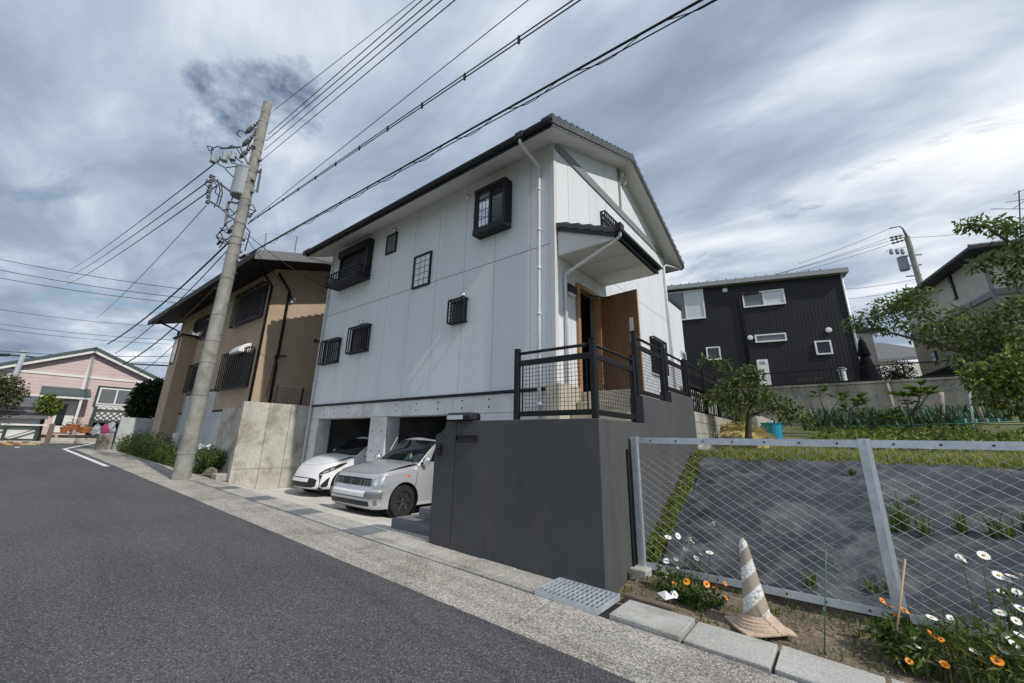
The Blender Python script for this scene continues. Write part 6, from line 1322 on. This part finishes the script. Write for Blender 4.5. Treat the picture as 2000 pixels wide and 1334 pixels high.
# lattice deck
dk = thing('lattice_deck', 'dark green timber deck with white lattice panel under the pink house window', 'deck', (-33,-1,1.2))
a_, b_ = at(190,793,X=-33.2), at(262,820,X=-33.2)
y0_, y1_, z0_, z1_ = a_.y, b_.y+.5, b_.z-.1, a_.z
MB().box(-33.25,-33.15,y0_-.1,y1_,z1_,z1_+.08).build('top_rail', MT['whitew'], dk); MB().box(-33.25,-33.15,y0_-.1,y1_,z0_-.16,z0_).build('deck_beam', MT['greenw'], dk)
for yy in (y0_-.05, y0_+(y1_-y0_)*.62, y1_): MB().box(-33.28,-33.12,yy-.08,yy+.08,.9,z1_).build('post', MT['greenw'], dk)
lt_ = MB(); h_ = z1_-z0_; k = -h_
while k < (y1_-y0_):
    for sg in (1,-1):
        p, q = ((y0_+k, z0_), (y0_+k+h_, z1_)) if sg == 1 else ((y0_+k, z1_), (y0_+k+h_, z0_))
        t0 = max(0, (y0_-p[0])/h_); t1 = min(1, (y1_-p[0])/h_)
        if t1 > t0: lt_.bar((-33.2+.015*sg, p[0]+h_*t0, p[1]+(q[1]-p[1])*t0), (-33.2+.015*sg, p[0]+h_*t1, p[1]+(q[1]-p[1])*t1), .015, .075, (1,0,0))
    k += .30
lt_.build('lattice', MT['greenw'], dk, kind='stuff')
MB().box(-33.55,-33.5,y0_,y1_,.9,z1_).build('backing', MT['whitew'], dk)
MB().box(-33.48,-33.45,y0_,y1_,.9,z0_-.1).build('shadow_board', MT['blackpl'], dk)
for i, (px, py, m_, lb) in enumerate(((190,836,'trans','silver wrapped bundle stored under the lattice deck'),(206,835,'pinkc','pink cloth covered item beside the silver bundle'),(218,832,'trans','grey covered item by the concrete post'))):
    if m_ == 'pinkc' and 'pinkc' not in MT: MT['pinkc'] = mat('pink_cloth', (0.30,0.04,0.13), .8, .1, 4)
    rnd = random.Random(95+i); q = at(px, py, X=-32.8); mb = MB().lathe((q.x,q.y,q.z-.45), [(.16,0),(.26,.15),(.24,.4),(.14,.6),(0,.68)], 9); mb.v = [tuple(V(p)+rv(rnd)*.06) for p in mb.v]; o = mb.build('stored_bundle', MT[m_], None); tag(o, lb, 'bundle')
# trees round the pink house
def dtree(name, label, spots, lm, sz, seed, X=None, d=None, n_=160, trunk=None):
    cl = [((at(px, py, X=X) if X else at(px, py, d=d)), r_, int(n_*r_*2), one) for px, py, r_ in spots]
    b_ = V((cl[0][0].x, cl[0][0].y, 1.0)); return tree(name, label, b_, [([b_, b_.lerp(cl[0][0], .6), cl[0][0]], .12, .05)], cl, lm, sz, seed=seed, dens=1)
dtree('garden_tree', 'dark evergreen tree between the pink house and the brown house', [(292,778,.9),(280,790,.8),(300,795,.9),(285,765,.6),(300,760,.6),(275,800,.6),(310,775,.7),(318,760,.6),(318,790,.7)], 'leafb', .26, 71, X=-28.5, n_=420)
dtree('garden_tree', 'bright green topiary tree before the pink house door', [(95,786,.42),(100,795,.45),(86,792,.38),(108,792,.35),(95,780,.3),(104,801,.3)], 'leafy', .18, 72, X=-31.5, n_=260)
dtree('garden_tree', 'grey green tree over the low white shed', [(5,760,.8),(22,765,.7),(0,775,.8),(35,772,.4),(8,750,.5),(-10,758,.8),(-25,765,.9)], 'leafp', .18, 73, X=-30.5, n_=200)
# low shed, rail fence and brick wall at the far left
sd = thing('low_shed', 'low white walled shed with dark ribbed roof at the end of the road', 'shed', (-31,-6.5,.9))
a_, b_ = at(-80,808,X=-31), at(76,830,X=-31)
MB().box(-33.0,-31.0,a_.y-1,b_.y,.6,2.2).build('wall', MT['whitew'], sd)
zr_ = at(40,795,X=-30.8).z
for k in range(5): MB().prism([(-30.7-.35*k,a_.y-1,2.2+k*.16),(-31.1-.35*k,a_.y-1,2.36+k*.16),(-31.1-.35*k,a_.y-1,2.40+k*.16),(-30.7-.35*k,a_.y-1,2.26+k*.16)], (0,b_.y-a_.y+1.25,0)).build('roof_strip', MT['fascia'] if k % 2 else MT['tile2'], sd, recalc=True)
rf_ = thing('crossed_rail_fence', 'dark green timber fence with diagonal braces before the low shed', 'fence', (-29.8,-6,.8))
ya, yb_ = at(-90,840,X=-29.8).y, at(74,845,X=-29.8).y
for z_, m_, h_ in ((1.72,'greenw',.09),(1.05,'greenw',.10)): MB().box(-29.85,-29.76,ya,yb_,z_,z_+h_).build('rail', MT[m_], rf_)
MB().box(-29.9,-29.7,yb_-1.0,yb_+.25,1.821,1.90).build('cap', MT['whitew'], rf_)
yy = yb_-.05; 
for k in range(6):
    MB().box(-29.87,-29.74,yy-.06-k*1.1,yy+.06-k*1.1,.75,1.718).build('post', MT['greenw'], rf_)
    MB().bar((-29.73,yy-k*1.1,1.68),(-29.73,yy-1.05-k*1.1,1.15),.04,.07,(1,0,0)).build('brace', MT['greenw'], rf_)
MB().box(-29.97,-29.90,ya,yb_,1.12,1.75).build('pale_backing', MT['whitew'], rf_)
br = thing('brick_wall', 'low wall of mixed red and yellow bricks under the braced fence', 'wall', (-29.7,-6,.7))
MB().box(-29.85,-29.5,ya,yb_+.2,.55,1.04).build('mortar', MT['oldconc'], br)
bcols = [mat('red_brick', (.28,.10,.07), .9, .2, 6), mat('yellow_brick', (.55,.40,.15), .9, .15, 6), mat('cream_brick', (.55,.48,.38), .9, .15, 6), mat('dark_brick', (.14,.07,.06), .9, .2, 6)]
rnd = random.Random(12)
for r_ in range(4):
    for k in range(16):
        y_ = yb_+.18-k*.26-(.13 if r_ % 2 else 0); MB().box(-29.5,-29.46,y_-.24,y_-.01,.80+r_*.06-.02+r_*.0,.80+(r_+1)*.06-.028).build('brick', rnd.choice(bcols), br)
ps = MB().box(-29.3,-29.1,yb_+.3,yb_+.5,.7,1.95).build('timber_post', MT['oldwood'], None); tag(ps, 'weathered timber post at the end of the brick wall', 'post')

# ================================================================== BLACK HOUSE
u_ = V((.972,.233,0)); n_b = V((.233,-.972,0))
B0 = at(1690,745,Y=17.5)                       # right hand base corner
KH = thing('black_house', 'black ribbed metal house with grey lean to roof above the retaining wall', 'house', (B0.x-3,B0.y+2,3.98))
def kb(px, py, off=0.0):
    q = ray(px, py); o_ = B0 + n_b*off; t = (o_-CAM).dot(n_b)/q.dot(n_b); return CAM+q*t
def ks_(p): return (p-B0).dot(u_)
zl, zr2 = kb(1305,570).z, kb(1632,538).z
sl = ks_(kb(1305,600)); 
s0 = sl-1.5; zbase = 3.9
ztop = lambda s_: zr2 + (zl-zr2)*(s_-ks_(kb(1632,538)))/(ks_(kb(1305,570))-ks_(kb(1632,538)))
def kp(s_, z_, off=0): 
    p = B0 + u_*s_ + n_b*off; return V((p.x,p.y,z_))
MB().prism([kp(s0,zbase),kp(0,zbase),kp(0,ztop(0)),kp(s0,ztop(s0))], -n_b*7).build('wall', MT['blackmetal'], KH, recalc=True)
s_ = s0
while s_ < -0.02:
    MB().prism([kp(s_,zbase,.001),kp(s_+.07,zbase,.001),kp(s_+.07,ztop(s_)-.01,.001),kp(s_,ztop(s_)-.01,.001)], n_b*.007).build('metal_rib', MT['blackmetal'], KH, recalc=True); s_ += .15
MB().prism([kp(s0-.2,ztop(s0-.2)+.01,.35),kp(.22,ztop(.22)+.01,.35),kp(.22,ztop(.22)+.24,.35),kp(s0-.2,ztop(s0-.2)+.24,.35)], -n_b*7.6).build('roof', MT['roofgrey'], KH, recalc=True)
for k in range(20): q = kp(s0+k*.45, ztop(s0+k*.45)+.24, .30); MB().box(q.x-.03,q.x+.03,q.y-.05,q.y+.4,q.z,q.z+.06).build('roof_clip', MT['roofgrey'], KH)
def kwin(px0, py0, px1, py1, mull, m_='glassm'):
    a_, b_ = kb(px0, py0), kb(px1, py1); sa, sb, za, zb = ks_(a_), ks_(b_), b_.z, a_.z
    def bx_(s0_, s1_, z0_, z1_, o0, o1, nm, mt, par): return MB().prism([kp(s0_,z0_,o0),kp(s1_,z0_,o0),kp(s1_,z1_,o0),kp(s0_,z1_,o0)], n_b*(o1-o0)).build(nm, mt, par, recalc=True)
    t = .07
    f_ = MB()
    for (A, B_, C_, D_) in ((sa,sb,za,za+t),(sa,sb,zb-t,zb),(sa,sa+t,za+t,zb-t),(sb-t,sb,za+t,zb-t)): f_.prism([kp(A,C_,.032),kp(B_,C_,.032),kp(B_,D_,.032),kp(A,D_,.032)], n_b*.07)
    w_ = f_.build('window', MT['white'], KH, recalc=True)
    sm = (sa+sb)/2
    if mull:
        bx_(sm-.03, sm+.03, za+t, zb-t, .033, .09, 'mullion', MT['white'], w_); bx_(sa+t, sm-.03, za+t, zb-t, .034, .05, 'pane', MT[m_], w_); bx_(sm+.03, sb-t, za+t, zb-t, .034, .055, 'pane', MT['glassl'], w_)
    else: bx_(sa+t, sb-t, za+t, zb-t, .034, .05, 'pane', MT[m_], w_)
kwin(1448,574,1535,594,True); kwin(1473,655,1537,666,False); kwin(1589,667,1627,692,False,'glass'); kwin(1300,574,1379,622,True); kwin(1378,679,1409,703,False,'glass')
for px, py in ((1416,567),(1465,660),(1618,645)): q = kb(px, py, .03); MB().lathe(q, [(.13,0),(.13,.04),(.10,.07),(0,.08)], 14, n_b).build('round_vent', MT['white'], KH)
a_, b_ = kb(1443,577,.08), kb(1464,745,.08); s1 = ks_(a_); MB().tube([kp(s1+.9,a_.z+.06,.08),kp(s1+.1,a_.z+.02,.08),kp(s1,a_.z-.1,.08),kp(s1,4.0,.08)], .07, 8).build('downpipe', MT['blackpl'], KH, smooth=True)
MB().tube([kp(-.02,ztop(0)-.05,.06),kp(-.02,4.0,.06)], .05, 8).build('downpipe', MT['alu'], KH, smooth=True)
MB().tube([kp(.02,ztop(0)-.05,-.5),kp(.02,4.0,-.5)], .04, 8).build('downpipe', MT['alu'], KH, smooth=True)
a_, b_ = kb(1477,703,.25), kb(1507,752,.25); wh_ = MB().prism([kp(ks_(a_),b_.z,.04),kp(ks_(b_),b_.z,.04),kp(ks_(b_),a_.z,.04),kp(ks_(a_),a_.z,.04)], n_b*.22).build('water_heater', MT['white'], KH, recalc=True, bevel=.01)
MB().prism([kp(ks_(a_)+.12,a_.z-.22,.261),kp(ks_(b_)-.12,a_.z-.22,.261),kp(ks_(b_)-.12,a_.z-.10,.261),kp(ks_(a_)+.12,a_.z-.10,.261)], n_b*.01).build('label_plate', MT['trans'], wh_, recalc=True)
# fence on the retaining wall
TF = thing('terrace_fence', 'black thin barred fence along the top of the retaining wall', 'fence', (6,14.85,4.0))
x0_, x1_ = at(1440,740,Y=14.85).x, 12.5; hF = at(1700,715,Y=14.85).z
MB().box(x0_, x1_, 14.83, 14.87, hF-.02, hF+.02).build('top_rail', MT['black'], TF); MB().box(x0_, x1_, 14.83, 14.87, 4.08, 4.11).build('bottom_rail', MT['black'], TF)
k = x0_
while k < x1_: MB().box(k-.025, k+.025, 14.82, 14.88, 4.02, hF).build('post', MT['black'], TF); k += 1.9
wm = MB(); k = x0_
while k < x1_: wm.box(k-.004, k+.004, 14.846, 14.854, 4.11, hF-.02); k += .09
for z_ in (4.35,4.6): wm.box(x0_, x1_, 14.855, 14.862, z_-.004, z_+.004)
wm.build('bars', MT['black'], TF, kind='stuff')
# closed parasol, pipe, planter, ramp on the terrace
q = at(1700,745,Y=16.2); q.z = 3.99
ur = thing('closed_parasol', 'tall closed dark parasol standing beside the black house', 'parasol', q)
zt_ = at(1697,658,Y=16.2).z
MB().tube([q, V((q.x,q.y,zt_+.05))], .035, 8).build('pole', MT['blackpl'], ur)
pf = []; rnd = random.Random(15); H_ = zt_-4.25
rows = []
for k, (f_, r_) in enumerate(((0,.30),(.12,.28),(.3,.23),(.5,.17),(.56,.13),(.62,.20),(.75,.18),(.9,.12),(1,.04))):
    rows.append([V((q.x+r_*(1+.25*math.cos(j*math.pi/2*1.0+k)*(1 if j % 2 else -.4))*math.cos(2*math.pi*j/16), q.y+r_*math.sin(2*math.pi*j/16), 4.2+f_*H_)) for j in range(17)])
MB().grid(rows).build('folded_canopy', MT['parasol'], ur, smooth=False)
q = at(1647,735,Y=15.3); o = MB().lathe((q.x,q.y,3.99), [(.12,0),(.12,.62),(.17,.63),(.17,.72),(.12,.73),(0,.74)], 12).build('white_standpipe', MT['white'], None, smooth=False); tag(o, 'short white standpipe on the terrace edge before the black house', 'pipe')
q = at(1610,745,Y=15.3); pl = thing('planter', 'dark planter with low herbs on the terrace edge beside the white standpipe', 'planter', (q.x,q.y,3.99)); MB().box(q.x-.9,q.x+.8,q.y-.15,q.y+.15,3.99,4.16).build('trough', MT['blackpl'], pl)
rnd = random.Random(16); lf = MB(); 
for k in range(8): clump(lf, rnd, (q.x-.8+k*.2,q.y,4.28), .14, 30, .08, .03)
lf.build('herbs', MT['leafs'], pl, kind='stuff')
a_, b_, c_ = at(1735,745,Y=17), at(1890,700,Y=17), at(1890,740,Y=17)
cr_ = thing('parked_cover', 'long black sloping car cover on the terrace behind the fence', 'cover', (b_.x,17,4.0)); MB().prism([(a_.x,17,3.99),(b_.x+4,17,3.99),(b_.x+4,17,b_.z+.25),(b_.x,17,b_.z),(a_.x+.4,17,4.15)], (0,2,0)).build('sheet', MT['parasol'], cr_, recalc=True, bevel=.05)
dtree('terrace_shrub', 'dark purple leaved shrub on the terrace right of the parasol', [(1745,725,.55),(1730,735,.5),(1765,722,.5),(1775,738,.5),(1750,742,.5)], 'leafb', .13, 81, d=21, n_=300)

# ================================================================== RIGHT HAND HOUSE AND BACKGROUND
uR, nR = V((.972,.233,0)), V((-.233,.972,0))
C0 = at(1945,570,d=19.0)
RH = thing('cream_house', 'cream and taupe two storey house with grey tiled roof behind the leafy tree', 'house', (C0.x+3,C0.y+3,4.0))
def rp(a_, b_, z_): p = C0 + uR*a_ + nR*b_; return V((p.x,p.y,z_))
zBand = C0.z; zE = at(1917,492,d=19.0).z+.35
def rbox(a0, a1, b0, b1, z0_, z1_, nm, m_, par=RH, bev=0): return MB().prism([rp(a0,b0,z0_),rp(a1,b0,z0_),rp(a1,b1,z0_),rp(a0,b1,z0_)], (0,0,z1_-z0_)).build(nm, MT[m_], par, recalc=True, bevel=bev)
rbox(0,9,0,9,3.9,zBand-.15,'lower_wall','taupe'); rbox(0,9,0,9,zBand+.15,zE,'upper_wall','cream'); rbox(-.06,9.06,-.06,9.06,zBand-.149,zBand+.149,'band','fascia2')
# hipped roof
ov = .8; pk_ = [rp(-ov,-ov,zE),rp(9+ov,-ov,zE),rp(9+ov,9+ov,zE),rp(-ov,9+ov,zE),rp(4.0,4.5,zE+1.9),rp(5.0,4.5,zE+1.9)]
MB().add(pk_, [(0,1,5,4),(1,2,5),(2,3,4,5),(3,0,4)]).build('roof', MT['tile2'], RH)
rbox(-ov,9+ov,-ov,9+ov,zE-.13,zE-.002,'eave','fascia')
for k in range(14):
    a_ = rp(-ov+k*.8,-ov-.03,zE+.03); MB().tube([a_, rp(-ov+k*.8+(4.5-(-ov+k*.8))*.3, -ov+1.6, zE+.03+.6)], .06, 6).build('roof_rib', MT['tile2'], RH)
def rwin(px0, py0, px1, py1):
    qs = []
    for px, py in ((px0,py0),(px1,py1)):
        r_ = ray(px, py); t = (C0-CAM).dot(uR)/r_.dot(uR); qs.append(CAM+r_*t)
    b0, b1 = sorted([(q-C0).dot(nR) for q in qs]); z0_, z1_ = sorted([q.z for q in qs])
    w_ = rbox(-.08,-.001,b0,b1,z0_,z1_,'window','fascia'); zm = (z0_+z1_)/2
    rbox(-.10,-.081,b0+.06,b1-.06,z0_+.06,zm-.03,'pane','glassm',w_); rbox(-.10,-.081,b0+.06,b1-.06,zm+.03,z1_-.06,'pane','glassm',w_)
rwin(1852,538,1872,583); rwin(1797,598,1808,612); rwin(1820,688,1835,708)
rbox(-.12,-.002,.0,.12,4.0,zE-.14,'downpipe','band')
rbox(1.0,6.5,-1.6,-.001,zBand-1.4,zBand-1.25,'lower_roof','tile2'); rbox(1.0,6.5,-1.7,-1.601,zBand-1.5,zBand-1.25,'lower_eave','fascia')
for a_ in (1.2,6.2): MB().bar(rp(a_,-1.5,zBand-1.5), rp(a_,-.05,zBand-2.4), .1, .1).build('brace', MT['blackpl'], RH)
rbox(2,4,-.06,-.001,zBand-3.8,zBand-2.0,'window','glassm')
an = thing('tv_antenna', 'thin rooftop television aerial above the cream house', 'aerial', at(1992,465,d=19))
pa, pb_ = at(1990,372,d=19), at(1994,468,d=19); MB().tube([pb_, pa], .025, 6).build('mast', MT['fascia2'], an)
for (x0_, y0_, x1_, y1_) in ((1935,408,2010,408),(1965,395,2010,388),(1978,408,2005,390),(1980,380,2010,366)): MB().tube([at(x0_, y0_, d=19), at(x1_, y1_, d=19)], .016, 5).build('element', MT['fascia2'], an)
# neighbouring roofs between the houses
SH = thing('far_house', 'small white walled house with plain grey gable roof between the black and cream houses', 'house', at(1770,760,d=30))
a_, b_, c_ = at(1690,705,d=32), at(1765,652,d=32), at(1850,690,d=32)
MB().prism([V((a_.x,a_.y,3)),V((c_.x,c_.y,3)),V((c_.x,c_.y,a_.z)),V((a_.x,a_.y,a_.z))], hf*5).build('wall', MT['whitew'], SH, recalc=True)
MB().add([a_-RT*.4, c_+RT*.4, b_+RT*.8+hf*3, b_-RT*.1+hf*3], [(0,1,2,3)]).build('roof', MT['tile2'], SH); MB().bar(a_-RT*.5-V((0,0,.12)), c_+RT*.5-V((0,0,.12)), .3, .22).build('eave', MT['fascia2'], SH)
SH2 = thing('far_house', 'narrow cream house end with dark eave just beside the black house corner', 'house', at(1680,760,d=26))
a_, b_ = at(1665,645,d=26), at(1722,645,d=26); MB().prism([V((a_.x-3,a_.y,3)),V((b_.x-.5,b_.y,3)),V((b_.x-.5,b_.y,a_.z)),V((a_.x-3,a_.y,a_.z))], hf*4).build('wall', MT['cream'], SH2, recalc=True)
MB().prism([V((a_.x-3.5,a_.y,a_.z+.0)),V((b_.x+.3,b_.y,a_.z-.0)),V((b_.x+.3,b_.y,a_.z+.18)),V((a_.x-3.5,a_.y,a_.z+.5))], hf*4.6-hf*0).build('roof', MT['fascia'], SH2, recalc=True)
# second utility pole
P2 = thing('utility_pole', 'distant utility pole with bent top lamp arm behind the cream house', 'utility pole', at(1835,640,d=30))
top2 = at(1771,462,d=30); bot2 = at(1826,620,d=30); xy = V((top2.x, top2.y, 0))
MB().tube([V((top2.x,top2.y,3.9)), top2], [.21,.16], 12).build('pole', MT['polec'], P2)
MB().tube([top2, at(1763,446,d=30), at(1756,442,d=30), at(1738,446,d=30)], [.09,.05,.04,.05], 8).build('lamp_arm', MT['polec'], P2, smooth=True)
for (x0_, y0_, x1_, y1_) in ((1766,463,1735,471),(1768,468,1738,477),(1765,459,1732,466)):
    a_, b_ = at(x0_, y0_, d=30), at(x1_, y1_, d=30); MB().lathe(a_, [(.02,0),(.08,.3),(.03,.4),(.10,.6),(.03,.7),(.09,.9),(.02,1.1)], 8, b_-a_).build('strain_insulator', MT['insul'], P2)
tb2 = at(1768,528,d=29.8); MB().lathe(tb2, [(0,0),(.27,0),(.3,.05),(.28,.95),(.31,.98),(.25,1.08),(0,1.1)], 14).build('transformer', MT['trans'], P2)
MB().bar(at(1732,490,d=29.8), at(1768,482,d=29.8), .08, .08).build('cross_arm', MT['steel'], P2)
for px in (1742,1754,1764): MB().lathe(at(px, 497,d=29.7), [(.05,0),(.12,.1),(.10,.4),(.05,.45),(0,.46)], 8).build('cutout_switch', MT['trans'], P2)
for y_ in (500,520,540): MB().bar(at(1770,y_,d=29.9), at(1800,y_-3,d=29.9), .08, .08).build('bracket', MT['fascia2'], P2)
g4 = iter(('middle insulated line from the distant pole to behind the black house roof', 'lowest insulated line from the distant pole to behind the black house roof', 'upper insulated line from the distant pole to behind the black house roof', 'line from below the distant transformer to the black house eave', 'lowest line from the distant pole past the black house corner', 'faint line from the tip of the bent lamp arm', 'line from the distant pole head over the cream house roof'))
G4 = 'lines from the distant pole'
for (x0_, y0_, x1_, y1_) in ((1735,471,1440,556),(1738,477,1470,556),(1732,466,1500,540),(1790,545,1650,565),(1800,560,1645,585),(1738,446,1560,515),(1775,464,1960,448)):
    wire(at(x0_, y0_, d=30), at(x1_, y1_, d=30), .014, .1, next(g4), G4)
